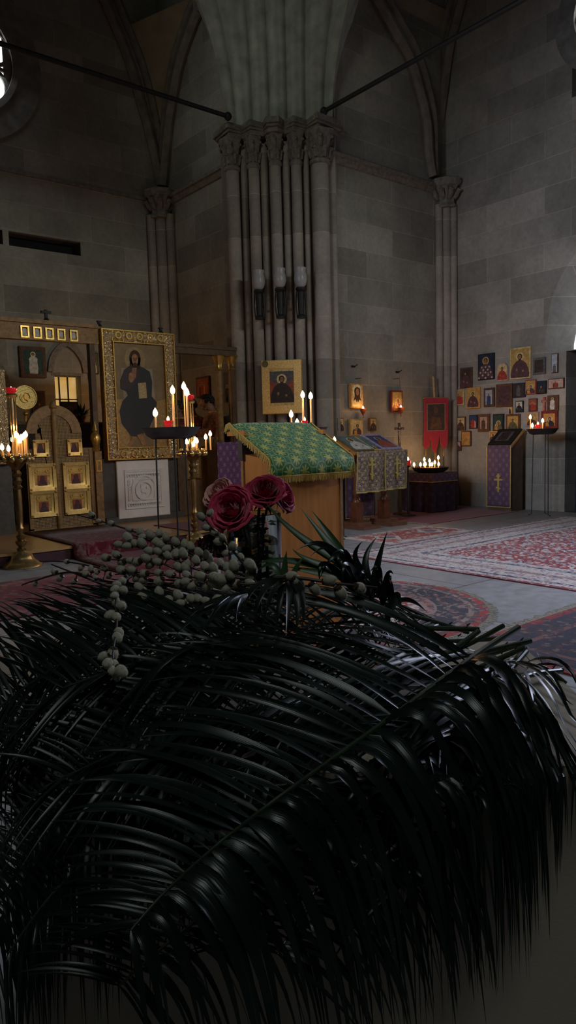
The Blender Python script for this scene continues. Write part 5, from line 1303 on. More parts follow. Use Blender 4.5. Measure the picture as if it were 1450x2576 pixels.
# red banner on its pole
bp = (10.02, 7.86, 0)
def B(px, py): return at_depth(px, py, bp)
bn = thing('church_banner', 'red fabric church banner with three pointed tails and a dark picture, hung on a pole', 'banner', (B(1097, 1050).x, B(1097, 1050).y, 0), atan2(RH.y, RH.x))
bo = V((B(1097, 1050).x, B(1097, 1050).y, 0)); ax_ = RH
def bl_(px, py): p = B(px, py); return ((p-bo).dot(ax_), p.z)
REDC = mat('red_banner_cloth', (.30, .012, .035), .75, 0, .12, 9)
out = [bl_(*p) for p in ((1067, 1002), (1129, 1001), (1128, 1110), (1127.5, 1118), (1118, 1131), (1110, 1116), (1106, 1090), (1103, 1116), (1096, 1141), (1087, 1130), (1083, 1094), (1080, 1122), (1071, 1130), (1064, 1122), (1066, 1080))][::-1]
MB().prism(out, -.012, 0).build('cloth', REDC, bn)
a, b = bl_(1075, 1083), bl_(1120, 1016)
MB().box((a[0], -.018, a[1]), (b[0], -.011, b[1])).build('picture', cm('dark'), bn)
mb = MB().ell((a[0]+b[0])/2, b[1]-.1, .04, .05, -.021, -.018).prism([((a[0]+b[0])/2-.1, a[1]+.02), ((a[0]+b[0])/2+.1, a[1]+.02), ((a[0]+b[0])/2+.07, a[1]+.22), ((a[0]+b[0])/2-.07, a[1]+.24)], -.021, -.018)
pc_ = bn.children[-1]; mb.build('painted_saint', cm('brown'), pc_)
MB().frame(a[0]-.012, a[1]-.012, b[0]+.012, b[1]+.012, .014, -.020, -.011).build('braid', mat('dull_gold_braid', (.25, .13, .06), .6), bn)
mb = MB()
for k in range(len(out)):
    p, q_ = out[k], out[(k+1) % len(out)]; mb.tube([(p[0], -.006, p[1]), (q_[0], -.006, q_[1])], .006, 5)
mb.build('edging', mat('orange_edging', (.32, .06, .03), .6), bn)
for px, py in ((1070, 1131), (1096, 1142), (1118, 1132)):
    c_ = bl_(px, py); MB().lathe([(.012, 0), (.006, -.02), (.014, -.05), (.018, -.11), (.004, -.11)], 8, (c_[0], -.006, c_[1])).build('tassel', FRINGE, bn)
c_, d_ = bl_(1091, 947), bl_(1095, 1004)
POLE = mat('pale_pole_wood', (.38, .24, .10), .5)
MB().tube([(c_[0], .03, c_[1]), (d_[0], .03, d_[1]), (d_[0]+.02, .03, .02)], .022, 10).build('pole', POLE, bn)
MB().tube([(out[-1][0]-.03, .01, out[-1][1]), (out[-2][0]+.03, .01, out[-2][1])], .014, 8).build('crossbar', POLE, bn)
MB().lathe([(.16, 0), (.16, .03), (.04, .05), (.04, .1)], 14, (d_[0]+.02, .03, 0)).build('foot', OAKD, bn)

# small purple reading stand by the right wall, facing into the room
pA = onx(1229, 1284, 9.95); pB = onx(1287, 1285, 9.95); yL, yR = pA.y, pB.y
rs = thing('reading_stand', 'narrow slanted reading stand against the icon wall under a purple cloth', 'reading stand', (9.95, (yL+yR)/2, 0), radians(-90))
w = yL-yR; zF = onx(1258, 1121, 9.95).z; zB = onx(1268, 1083, 10.25).z
mb = MB().prism([(-w/2, 0), (w/2, 0), (w/2, zF-.01), (-w/2, zF-.01)], 0, .30)
mb = MB().add([(x, y, z) for x in (-w/2, w/2) for y, z in ((0, 0), (.32, 0), (.32, zB-.02), (0, zF-.02))], [(0, 1, 2, 3), (7, 6, 5, 4), (0, 4, 5, 1), (1, 5, 6, 2), (2, 6, 7, 3), (3, 7, 4, 0)])
mb.build('body', mat('dull_brown_wood', (.12, .08, .055), .6, 0, .25, 10), rs, smooth=0)
MB().add([(x, y, z+dz) for dz in (-.02, .012) for x, y, z in ((-w/2-.02, -.02, zF-.015), (w/2+.02, -.02, zF-.015), (w/2+.02, .34, zB), (-w/2-.02, .34, zB))], [(3, 2, 1, 0), (4, 5, 6, 7), (0, 1, 5, 4), (1, 2, 6, 5), (2, 3, 7, 6), (3, 0, 4, 7)]).build('board_edge', POLE, rs, smooth=0)
tl2 = atan2(zB-zF, .34)
ic = icon('black framed dark icon lying on the narrow reading stand', (9.95+.15, (yL+yR)/2, (zF+zB)/2+.005), radians(-90), w*.96, .36/cos(tl2)*.92, ground='grey', robe='dark', style='relief', frame='black', fw=.2, t=.03)
ic.rotation_euler = (tl2-pi/2, 0, radians(-90))
drape('stand_cloth', 'muted purple cloth with a gold cross down the front of the narrow stand', 0, 0, zF-.0, .06, w+.03, PURPM, 1.5, .008, rz=radians(-90), cross=(.60, .30), loc=(9.94, (yL+yR)/2, zF+.0), trim=.016)

# ------------------------------------------------------------------ oil lamps hung before icons on the return wall, wall hooks
for px, py, lb in ((914, 1026, 'small amber oil lamp hanging by the bright haloed face icon'), (1009, 1023, 'small amber oil lamp hanging by the embracing figures icon')):
    p = ony(px, py+5, YB-.16); o = thing('oil_lamp', lb, 'oil lamp', tuple(p))
    MB().lathe([(.004, -.13), (.012, -.12), (.006, -.09), (.025, -.06), (.045, -.02), (.05, .02), (.045, .02), (.04, -.02)], 14, p).build('glass_cup', AMB, o, world=True)
    flame_mesh(p+UP*.0, 2.0).build('flame', FLAME, o, world=True)
    mb = MB().tube([p+V((-.055, 0, .02)), p+V((0, .02, .5))], .0025, 4).tube([p+V((.055, 0, .02)), p+V((0, .02, .5))], .0025, 4).tube([p+V((0, .02, .5)), p+V((0, .18, .5))], .006, 6)
    mb.build('chain', BRASSD, o, world=True); plight(p+UP*.05-V((0, .08, 0)), .9)
for px, py, lb in ((999, 936, 'small dark iron hook on the wall above the embracing figures icon'), (888, 922, 'tiny pale hook on the wall above the haloed face icon')):
    p = ony(px, py, YB); o = thing('wall_hook', lb, 'hook', tuple(p)); MB().box(p-V((.035, .02, .015)), p+V((.035, 0, .015))).tube([p-V((.01, .01, 0)), p-V((.01, .07, 0)), p-V((-.03, .08, -.025))], .008, 6).build('hook', IRON, o, world=True)

# ------------------------------------------------------------------ three torch lamps on the pier
OPAL = mat('opal_glass', (.36, .34, .34), .35, 0, .03, 5)
LB = ['left of the three white glass torch lamps on the pier', 'middle one of the three white glass torch lamps on the pier', 'right of the three white glass torch lamps on the pier']
for (px, y0, y1, y2, pxb), lb in zip(((648, 681, 730, 803, 655), (702.5, 676, 725, 800, 707), (755, 674, 724, 800, 759)), LB):
    d_ = .46 if px == 702.5 else .42
    a, b, e = on_pier(px, y0, d_), on_pier((px+pxb)/2, y1, d_), on_pier(pxb, y2, d_)
    o = thing('wall_lamp', lb, 'wall lamp', (b.x, b.y, e.z), group='torch lamps on the pier'); h = a.z-b.z
    MB().lathe([(.04, 0), (.075, h*.12), (.098, h*.38), (.09, h*.65), (.078, h*.82), (.088, h), (.082, h), (.07, h*.8), (.08, h*.4), (.03, .02)], 20, b).build('glass_shade', OPAL, o, world=True)
    mb = MB().lathe([(.06, 0), (.075, .0), (.08, -.03), (.05, -.06), (.055, -.1), (.045, e.z-b.z+.05), (.07, e.z-b.z+.02), (.07, e.z-b.z)], 14, b)
    mb.build('torch_holder', IRON, o, world=True)
    mb = MB()
    for s in (-1, 1): mb.tube([b+tx*s*.065-UP*.05, b+tx*s*.075-UP*.25, V((b.x, b.y, e.z))+tx*s*.06+UP*.03], .012, 6)
    mb.tube([b-UP*.2, b-UP*.2-nn*.3], .02, 6).tube([V((b.x, b.y, e.z))+UP*.05, V((b.x, b.y, e.z))+UP*.05-nn*.3], .02, 6)
    mb.build('bracket', IRON, o, world=True)
# ================================================================== table with palms in front
FR = atan2(-RH.y*0+FH.y, FH.x)-pi/2                         # table turned to the viewer: local x = right, local y = ahead
tf = thing('table', 'table under a plain pale cloth carrying the heap of palm fronds', 'table', tuple(FH*1.36+RH*.06), FR)
TZ, tw, td = .745, .98, .66
CLO = NT('plain_linen_cloth').pb(.9, 0, .1); CLO.col((.38, .32, .26)); CLO.bump(CLO.noise(CLO.coord(), 220, 2), .2, .002); CLO = CLO.mat
mb = MB()
def tcl(u, v):
    c = [(-tw/2, td/2), (-tw/2, -td/2), (tw/2, -td/2), (tw/2, td/2), (-tw/2, td/2)]; s = u*4; i = min(3, int(s)); f = s-i
    x = c[i][0]+(c[i+1][0]-c[i][0])*f; y = c[i][1]+(c[i+1][1]-c[i][1])*f
    nx, ny = [(-1, 0), (0, -1), (1, 0), (0, 1)][i]; k = .022*v*sin(u*52)+.02*v
    return V((x+nx*k, y+ny*k, TZ-(TZ-.02)*v))
mb.grid(tcl, 120, 10, 3.2, .7); mb.grid(lambda u, v: V((-tw/2+tw*u, -td/2+td*v, TZ+.001)), 12, 8, .98, .66)
mb.build('cloth', CLO, tf, smooth=60)
mb = MB()
MB().box((-tw/2+.02, -td/2+.02, TZ-.03), (tw/2-.02, td/2-.02, TZ-.003)).build('table_top', OAKD, tf)
for sx in (-1, 1):
    for sy in (-1, 1): MB().box((sx*(tw/2-.06)-.025, sy*(td/2-.06)-.025, 0), (sx*(tw/2-.06)+.025, sy*(td/2-.06)+.025, TZ-.03)).build('leg', OAKD, tf)

# palm leaf: glossy above, darker ribs
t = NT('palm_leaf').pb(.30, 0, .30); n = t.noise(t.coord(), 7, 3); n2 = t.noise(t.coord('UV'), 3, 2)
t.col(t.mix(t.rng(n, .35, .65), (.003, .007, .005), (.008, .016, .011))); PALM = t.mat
u, v, _ = t.sep(t.coord('UV')); t.bump(t.m('SINE', t.m('MULTIPLY', u, 38)), .06, .001)
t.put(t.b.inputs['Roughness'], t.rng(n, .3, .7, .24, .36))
t = NT('fresh_green_leaf').pb(.38, 0, .5); t.col(t.mix(t.noise(t.coord(), 12, 3), (.018, .045, .014), (.032, .075, .022))); GLEAF = t.mat
STEMG = mat('palm_stem', (.018, .030, .014), .32, 0, .3, 20)
def rest(p):
    """Leaves lie on the table top and fall in front of its edge instead of passing through."""
    q_ = p-CAM; f_ = q_.dot(FH); l_ = q_.dot(RH)
    if p.z < TZ+.012 and -.45 < l_ < .57 and .985 < f_ < 1.72:
        if f_ > 1.10: p = V((p.x, p.y, TZ+.012))
        else: p = p-FH*(f_-.985)
    return p
def leaf(mb, P4, wid, nrm, n=10, fold=.28, twist=0.0):
    """One leaflet along a cubic (P4) with a V section; nrm = side the blade faces."""
    vs = []; uv = []
    for i in range(n+1):
        t_ = i/n; p = rest(bez(*P4, t_)); q_ = bez(*P4, min(1, t_+.02)); q0 = bez(*P4, max(0, t_-.02)); tg = (q_-q0).normalized()
        nr = (Matrix.Rotation(twist*t_, 3, tg) @ nrm); sd = tg.cross(nr)
        if sd.length < 1e-4: sd = tg.orthogonal()
        sd.normalize(); up = sd.cross(tg).normalized()
        w = wid*min(1, (t_*6+.25))*max(.02, (1-t_**2.2))
        vs += [p-sd*w+up*w*fold, p, p+sd*w+up*w*fold]; uv += [(0, t_), (.5, t_), (1, t_)]
    fs = []
    for i in range(n): a = i*3; fs += [(a, a+1, a+4, a+3), (a+1, a+2, a+5, a+4)]
    mb.add(vs, fs, uv)
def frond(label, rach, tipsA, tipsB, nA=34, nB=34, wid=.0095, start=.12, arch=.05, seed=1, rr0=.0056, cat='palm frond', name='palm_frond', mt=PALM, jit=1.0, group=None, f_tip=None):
    """rach, tipsA, tipsB: (px, py, distance ahead) control points along the stem and of the two rows of leaf tips."""
    rnd = random.Random(seed)
    Rp = spline([atf(*p) for p in rach], 40); A = [atf(*p) for p in tipsA]; B = [atf(*p) for p in tipsB]
    o = thing(name, label, cat, tuple(Rp[0]), group=group)
    n = len(Rp)
    st = MB().tube(Rp, [rr0*(1-.75*i/(n-1)) for i in range(n)], 8).build('stem', STEMG, o, world=True)
    mb = MB()
    for tips, cnt, s in ((A, nA, 1), (B, nB, -1)):
        if not tips: continue
        for i in range(cnt):
            f = i/(cnt-1); b = sample(Rp, start+(1-start)*f); tip = sample(tips, f)
            L_ = (tip-b).length
            tip = tip+V((rnd.gauss(0, .02), rnd.gauss(0, .02), rnd.gauss(0, .014)))*jit*(L_/.4)
            d = tip-b; h = V((d.x, d.y, 0)); a_ = arch*(L_/.4)*rnd.uniform(.6, 1.3)
            p1 = b+d*.3+UP*a_+V((rnd.gauss(0, .006), rnd.gauss(0, .006), 0)); p2 = b+d*.68+UP*a_*1.15
            if s < 0 and d.z < -.12: p1 = b+h*.45+UP*(a_+d.z*.12); p2 = b+h*.88+UP*(a_+d.z*.45)
            if tip.z < TZ-.04 and (b-CAM).dot(FH) > 1.03: p1 = b+h*.5+UP*(a_+.01); p2 = tip+UP*(TZ+rnd.uniform(.05, .10)-tip.z)-h*.04
            nr = (UP*.8-FH*.5+RH*.25*s+V((rnd.gauss(0, .3), rnd.gauss(0, .3), rnd.gauss(0, .2)))).normalized()
            leaf(mb, (b, p1, p2, tip), wid*(.76 if s > 0 or seed != 11 else 1.0)*rnd.uniform(.75, 1.15)*min(1, L_/.25), nr, 10, .32*rnd.uniform(.4, 1.3), rnd.uniform(-.5, .5))
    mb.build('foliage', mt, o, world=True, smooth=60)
    return o
# the uppermost frond, running from the cut ends at the right to the lower left
frond('topmost palm frond, its long stem crossing the heap diagonally',
      [(1305, 1578, 1.38), (1230, 1625, 1.30), (1150, 1682, 1.20), (1000, 1793, 1.06), (860, 1893, .97), (700, 2008, .89), (560, 2115, .86), (420, 2240, .79), (330, 2340, .75)],
      [(640, 1500, 1.30), (520, 1580, 1.22), (380, 1670, 1.13), (300, 1800, 1.05), (230, 1890, .97), (170, 1980, .91), (140, 2090, .85), (110, 2290, .79), (120, 2430, .74)],
      [(1365, 2180, 1.00), (1340, 2370, .98), (1240, 2490, .95), (1120, 2570, .92), (1000, 2620, .87), (880, 2650, .83), (740, 2680, .78), (540, 2700, .74), (400, 2660, .71)],
      44, 40, .0090, .20, .055, 11, rr0=.0062)
frond('palm frond along the back ridge of the heap below the willow twigs',
      [(1267, 1574, 1.50), (1120, 1642, 1.42), (950, 1628, 1.35), (760, 1605, 1.28), (560, 1612, 1.20), (350, 1665, 1.10), (160, 1730, 1.02)],
      [(1000, 1525, 1.45), (860, 1505, 1.44), (560, 1485, 1.40), (300, 1490, 1.34), (60, 1550, 1.22), (-60, 1650, 1.1)],
      [(900, 1840, 1.15), (720, 1800, 1.12), (540, 1830, 1.08), (330, 1880, 1.0), (100, 1930, .95), (-60, 1980, .9)],
      60, 60, .0070, .16, .045, 12)
frond('palm frond under the topmost one, tips fanning to the left',
      [(1335, 1612, 1.52), (1150, 1655, 1.42), (900, 1725, 1.24), (650, 1775, 1.13), (400, 1850, 1.03), (150, 1960, .93)],
      [(700, 1600, 1.25), (480, 1620, 1.18), (260, 1650, 1.1), (60, 1760, 1.02), (-80, 1900, .93)],
      [(760, 2060, .98), (560, 2090, .94), (350, 2110, .90), (120, 2160, .86), (-60, 2200, .82)], 58, 56, .0075, .15, .05, 13)
frond('feathery palm frond at the upper left sweeping down to the left edge',
      [(690, 1530, 1.42), (560, 1528, 1.38), (430, 1548, 1.31), (290, 1600, 1.23), (120, 1690, 1.13), (-40, 1810, 1.03)],
      [(420, 1478, 1.42), (240, 1468, 1.40), (90, 1478, 1.34), (-20, 1520, 1.26), (-120, 1620, 1.12)],
      [(330, 1720, 1.18), (210, 1800, 1.1), (90, 1880, 1.03), (-30, 1960, .97), (-120, 2060, .92)], 54, 54, .0062, .1, .04, 14)
frond('drooping palm frond at the right edge with leaves hanging over the pale cloth',
      [(1412, 1688, 1.44), (1320, 1705, 1.34), (1230, 1790, 1.21), (1160, 1900, 1.11), (1090, 2050, 1.02), (1020, 2220, .95)],
      [(1000, 1740, 1.20), (950, 1900, 1.08), (890, 2080, .99), (840, 2280, .93), (820, 2440, .88)],
      [(1440, 2000, 1.02), (1400, 2110, .99), (1365, 2200, .985), (1340, 2340, .97), (1295, 2430, .95), (1215, 2500, .93), (1100, 2570, .90)], 36, 44, .0080, .24, .05, 15)
frond('lower palm frond hanging over the front table edge',
      [(1322, 1630, 1.50), (1180, 1800, 1.26), (950, 1980, 1.07), (700, 2160, .93), (450, 2350, .83), (300, 2480, .79)],
      [(620, 1880, 1.05), (450, 2010, .97), (280, 2150, .90), (110, 2300, .84), (40, 2460, .78)],
      [(1230, 2430, .97), (1080, 2560, .93), (880, 2640, .87), (640, 2690, .81), (420, 2700, .76)], 52, 56, .0085, .2, .05, 16)
frond('deep palm frond in the shade at the lower left of the heap',
      [(1205, 1588, 1.48), (900, 1800, 1.22), (600, 1940, 1.06), (350, 2060, .97), (150, 2230, .89), (20, 2400, .83)],
      [(560, 1760, 1.14), (300, 1840, 1.04), (100, 1940, .96), (-60, 2080, .9), (-120, 2260, .84)],
      [(700, 2300, .92), (480, 2420, .87), (280, 2540, .83), (120, 2640, .79), (0, 2680, .76)], 46, 46, .0078, .25, .05, 17)
frond('palm frond at the far left whose tips hang by the floor',
      [(700, 1720, 1.24), (450, 1790, 1.12), (250, 1920, 1.03), (100, 2080, .96), (10, 2260, .9)],
      [(300, 1700, 1.2), (100, 1760, 1.1), (-60, 1880, 1.02), (-120, 2060, .95)],
      [(420, 2160, .97), (280, 2330, .92), (150, 2480, .88), (60, 2560, .85)], 42, 42, .0070, .06, .045, 18)
frond('short palm frond of curved glossy leaves right of the cut stems',
      [(1425, 1720, 1.40), (1370, 1680, 1.42), (1290, 1665, 1.40), (1220, 1680, 1.34), (1170, 1720, 1.28)],
      [(1500, 1800, 1.32), (1455, 1890, 1.26), (1445, 2010, 1.08), (1410, 2130, 1.0), (1340, 2170, .99)],
      [(1350, 1640, 1.46), (1250, 1650, 1.4), (1120, 1760, 1.28), (1060, 1900, 1.16)], 11, 9, .0085, .25, .06, 19)
frond('bushy palm frond in the middle right of the heap under the long stem',
      [(1300, 1655, 1.48), (1190, 1720, 1.30), (1080, 1850, 1.15), (950, 2020, 1.03), (820, 2200, .94), (700, 2400, .86)],
      [(820, 1760, 1.2), (700, 1900, 1.08), (600, 2050, .98), (480, 2230, .9), (440, 2420, .82)],
      [(1330, 2200, 1.0), (1290, 2360, .98), (1200, 2470, .95), (1060, 2560, .91), (900, 2640, .85)], 50, 56, .0085, .15, .05, 20)
frond('palm frond hanging at the right front corner, nearest the pale cloth edge',
      [(1325, 1640, 1.46), (1260, 1720, 1.30), (1200, 1830, 1.16), (1150, 1960, 1.07), (1120, 2100, 1.0)],
      [(1020, 1960, 1.04), (1000, 2120, .99), (985, 2300, .96), (990, 2450, .93)],
      [(1400, 2060, 1.01), (1370, 2200, .99), (1310, 2330, .97), (1250, 2450, .95), (1180, 2500, .93)], 34, 40, .0080, .12, .05, 22)
frond('palm frond spilling over the left table edge out of the picture',
      [(520, 1700, 1.22), (330, 1760, 1.16), (150, 1860, 1.10), (0, 1990, 1.05), (-120, 2150, 1.0)],
      [(220, 1640, 1.22), (60, 1680, 1.18), (-80, 1760, 1.14), (-220, 1900, 1.08), (-280, 2100, 1.02)],
      [(240, 2060, 1.06), (130, 2160, 1.0), (30, 2280, .96), (-80, 2380, .93), (-200, 2420, .9)], 44, 44, .0070, .06, .04, 23)
frond('palm frond lying along the left edge under the feathery one',
      [(620, 1600, 1.30), (420, 1640, 1.22), (220, 1720, 1.14), (40, 1830, 1.06), (-120, 1960, 1.0)],
      [(360, 1510, 1.32), (150, 1520, 1.28), (-20, 1570, 1.22), (-160, 1680, 1.14), (-260, 1840, 1.06)],
      [(360, 1930, 1.08), (200, 2000, 1.03), (60, 2080, .98), (-60, 2150, .95), (-180, 2230, .92)], 56, 56, .0080, .06, .04, 24)
frond('palm frond sagging over the lower left corner of the table',
      [(640, 1800, 1.16), (420, 1900, 1.07), (230, 2030, .99), (80, 2190, .93), (-20, 2350, .88)],
      [(300, 1790, 1.12), (120, 1860, 1.05), (-40, 1980, .99), (-140, 2140, .94), (-160, 2320, .9)],
      [(420, 2280, .93), (300, 2420, .88), (180, 2540, .85), (80, 2600, .83), (20, 2640, .81)], 52, 52, .0080, .06, .045, 25)
frond('palm frond covering the back of the heap behind the willow',
      [(1180, 1590, 1.55), (1020, 1545, 1.55), (850, 1525, 1.52), (650, 1520, 1.48), (400, 1530, 1.42), (180, 1580, 1.32)],
      [(900, 1490, 1.6), (700, 1475, 1.6), (450, 1470, 1.55), (200, 1475, 1.48), (20, 1520, 1.38)],
      [(1000, 1680, 1.38), (800, 1680, 1.32), (600, 1690, 1.27), (380, 1720, 1.2), (150, 1780, 1.1), (-40, 1850, 1.02)], 54, 58, .0068, .1, .035, 21)
# bare cut stems sticking out at the right
for k, (a, b, lb) in enumerate((((1205, 1583, 1.5), (900, 1562, 1.46), 'long bare cut palm stem lying nearly level above the others'),
                                ((1336, 1612, 1.56), (1060, 1690, 1.42), 'cut palm stem with a notched end, farthest out at the middle right'),
                                ((1318, 1630, 1.47), (1080, 1720, 1.36), 'shiny cut palm stem just under the notched one'),
                                ((1415, 1684, 1.50), (1180, 1700, 1.40), 'cut palm stem pointing at the dark carpet, lowest but one'),
                                ((1385, 1612+105, 1.46), (1200, 1700, 1.38), 'short dark cut palm stem, lowest of the bundle'),
                                ((1250, 1606, 1.58), (1000, 1610, 1.5), 'cut palm stem lying behind the crossing stems'))):
    p, q_ = atf(*a), atf(*b); o = thing('palm_branch', lb, 'palm branch', tuple(p))
    MB().tube([p, p.lerp(q_, .5)-UP*.006, q_-UP*.02], [.0056, .0054, .004], 8).build('stem', STEMG, o, world=True)
    mb = MB(); rr = random.Random(k)
    for i in range(5):
        c_ = p.lerp(q_, .1+.15*i)+UP*.006; mb.tube([c_, c_+UP*.006+(p-q_).normalized()*.008], [.0025, .001], 5)
    mb.build('leaf_scar', STEMG, o, world=True)
# curled leaf tufts along the back ridge
def tuft(label, base, tips, wid, mt=PALM, arch=.06, nsub=1, seed=0, name='palm_tuft'):
    rnd = random.Random(seed); b = atf(*base); o = thing(name, label, 'palm leaf tuft', tuple(b)); mb = MB()
    for tp in tips:
        (x, y, f), (cx, cy, cf) = tp
        p3 = atf(x, y, f); pc = atf(cx, cy, cf); b2 = b+V((rnd.gauss(0, .012), rnd.gauss(0, .012), rnd.gauss(0, .004)))
        leaf(mb, (b2, b2.lerp(pc, .75), pc+(pc-b2)*.2, p3), wid*rnd.uniform(.8, 1.15), (UP*.5-FH*.7+RH*rnd.uniform(-.4, .4)).normalized(), 14, .35)
    mb.build('foliage', mt, o, world=True, smooth=60); 
    MB().tube([b-UP*.03, b+UP*.012], [.007, .005], 6).build('stem', STEMG, o, world=True)
    return o
tuft('glossy palm tuft with hooked leaf tips right of the rose vase', (905, 1490, 1.36),
     [((805, 1455, 1.32), (860, 1375, 1.34)), ((780, 1400, 1.33), (850, 1370, 1.36)), ((875, 1455, 1.3), (845, 1385, 1.32)), ((745, 1385, 1.34), (830, 1362, 1.36)), ((862, 1478, 1.28), (870, 1400, 1.3)), ((805, 1465, 1.3), (812, 1402, 1.32)), ((835, 1395, 1.3), (880, 1385, 1.34))], .0095, seed=1)
tuft('upright dark palm tuft with thin curling tips before the patterned carpets', (935, 1500, 1.40),
     [((912, 1362, 1.42), (885, 1420, 1.42)), ((948, 1352, 1.46), (910, 1420, 1.42)), ((975, 1337, 1.46), (945, 1430, 1.42)), ((935, 1470, 1.34), (915, 1440, 1.36)), ((905, 1450, 1.34), (920, 1435, 1.36)), ((930, 1440, 1.36), (960, 1420, 1.4))], .0095, seed=2)
tuft('small palm tuft with hooked tips at the right end of the ridge', (975, 1530, 1.38),
     [((990, 1445, 1.38), (975, 1440, 1.4)), ((960, 1475, 1.34), (955, 1450, 1.36)), ((985, 1470, 1.34), (980, 1446, 1.36)), ((1010, 1540, 1.36), (1000, 1480, 1.38)), ((1075, 1540, 1.4), (1020, 1500, 1.42))], .008, seed=3)
tuft('palm tuft drooping over the middle of the heap left of the hooked tuft', (735, 1458, 1.30),
     [((660, 1580, 1.12), (690, 1470, 1.22)), ((640, 1565, 1.12), (668, 1468, 1.22)), ((720, 1600, 1.1), (728, 1500, 1.2)), ((745, 1605, 1.1), (752, 1500, 1.2)), ((690, 1610, 1.1), (710, 1490, 1.2)), ((610, 1540, 1.16), (655, 1455, 1.25)), ((760, 1580, 1.12), (765, 1490, 1.22))], .0085, seed=4)
tuft('palm tuft fanning out under the willow catkins', (650, 1500, 1.26),
     [((520, 1580, 1.12), (580, 1500, 1.2)), ((500, 1600, 1.1), (560, 1520, 1.18)), ((560, 1550, 1.14), (600, 1500, 1.2)), ((595, 1560, 1.14), (610, 1500, 1.2)), ((470, 1560, 1.14), (540, 1505, 1.2)), ((440, 1600, 1.1), (520, 1530, 1.18))], .008, seed=5)
o = tuft('spray of long fresh green palm blades leaning left beside the rose vase', (905, 1450, 1.46),
     [((664, 1255, 1.52), (745, 1350, 1.50)), ((692, 1300, 1.52), (800, 1390, 1.49)), ((756, 1278, 1.56), (830, 1370, 1.51)), ((785, 1285, 1.56), (850, 1375, 1.51)), ((735, 1380, 1.48), (790, 1420, 1.47)), ((720, 1425, 1.46), (790, 1440, 1.46)), ((650, 1420, 1.5), (720, 1405, 1.49))], .0115, mt=GLEAF, seed=6)
tuft('small upright green palm blades right at the foot of the rose vase', (725, 1465, 1.44),
     [((722, 1385, 1.46), (716, 1430, 1.45)), ((642, 1440, 1.48), (690, 1412, 1.46)), ((765, 1400, 1.46), (745, 1430, 1.45))], .009, mt=GLEAF, seed=7)

# ------------------------------------------------------------------ pussy willow
BARK = mat('willow_bark', (.035, .022, .016), .5, 0, .3, 60)
t = NT('grey_catkin_fur').pb(.95, 0, .1); t.col(t.mix(t.noise(t.coord(), 260, 2), (.30, .275, .21), (.47, .43, .335))); t.b.inputs['Sheen Weight'].default_value = .8; t.b.inputs['Sheen Roughness'].default_value = .4
FUR = t.mat
mb = MB(); prof = [(.0002, -.0105), (.0052, -.0085), (.0082, -.003), (.0083, .003), (.0055, .009), (.0003, .0125)]
fine = spline([V((r_, 0, z)) for r_, z in prof], 12); mb.lathe([(max(1e-4, p.x), p.z) for p in fine], 14)
rr = random.Random(2)
for i in range(700):
    a, s = rr.uniform(0, 2*pi), rr.uniform(.04, .96); p = sample(fine, s); c_ = V((p.x*cos(a), p.x*sin(a), p.z)); nrm = V((cos(a)*p.x*1.2, sin(a)*p.x*1.2, p.z*.55)).normalized()
    nrm = (nrm+V((0, 0, .5))).normalized(); sd = nrm.orthogonal().normalized()*.00012; e = c_+nrm*rr.uniform(.0014, .0026)
    mb.add([c_-sd, c_+sd, e], [(0, 1, 2)])
_cat = mb.build('catkin', FUR); CATM = _cat.data; bpy.data.objects.remove(_cat)
mb = MB().lathe([(.0002, -.0125), (.0058, -.0105), (.0072, -.004), (.0060, -.002), (.0003, -.004)], 10)
_b = mb.build('bud_scale', mat('dark_bud_scale', (.05, .025, .015), .35)); BUDM = _b.data; bpy.data.objects.remove(_b)
NCAT = [0]
def twig(label, pts, spots, seed, size=1.0, rad=.0028, f_jit=.012):
    """pts: (px, py, distance) from the cut end to the tip; spots: (px, py) of catkins or a count spread evenly along the twig."""
    rnd = random.Random(seed); Pp = spline([atf(*p) for p in pts], 30)
    o = thing('willow_twig', label, 'pussy willow twig', tuple(Pp[0]), group='pussy willow twigs on the palms')
    MB().tube(Pp, [rad*(1-.55*i/30) for i in range(31)], 7).build('stem', BARK, o, world=True)
    iv = MW[o.name].inverted()
    L_ = []
    if isinstance(spots, tuple):
        n, a, b = spots
        for i in range(n):
            f = a+(b-a)*(i+rnd.uniform(-.3, .3))/max(1, n-1); L_.append((min(max(f, 0), 1), None, i))
    else:
        for i, s_ in enumerate(spots):
            d2 = [(abs_, k) for k, abs_ in enumerate([])]
            best = min(range(31), key=lambda k: (lambda q_: (q_[0]-s_[0])**2+(q_[1]-s_[1])**2)(proj(Pp[k]))); L_.append((best/30, s_, i))
    for f, s_, i in L_:
        p = sample(Pp, f); tg = (sample(Pp, min(1, f+.03))-sample(Pp, max(0, f-.03))).normalized()
        a = i*2.4+seed; s1 = tg.orthogonal().normalized(); s2 = tg.cross(s1)
        side = s1*cos(a)+s2*sin(a); k = .84*size*rnd.uniform(.85, 1.15)
        d = (tg*.55+side*.8+UP*.25).normalized(); c_ = p+side*.006*k+d*.009*k
        if s_ is not None:
            dd = (p-CAM).dot(FH); c_ = atf(s_[0], s_[1], dd+rnd.uniform(-.008, .008)); d = (c_-p+tg*.012).normalized()
        M = Matrix.Translation(iv @ c_) @ d.to_track_quat('Z', 'Y').to_matrix().to_4x4() @ Matrix.Diagonal((k, k, k*1.02, 1))
        ct = bpy.data.objects.new('catkin', CATM); C.objects.link(ct); ct.parent = o; ct.matrix_local = M
        bd = bpy.data.objects.new('bud_scale', BUDM); C.objects.link(bd); bd.parent = ct; NCAT[0] += 1
        if s_ is not None and (c_-p).length > .012: 
            MB().tube([p, c_-d*.008*k], .0011, 5).build('stalk', BARK, o, world=True)
    return o
def proj(Pw):
    q_ = Pw-CAM; z = q_.dot(fwd); return (725+F_PX*q_.dot(rgt)/z, 1288-F_PX*q_.dot(up_)/z)
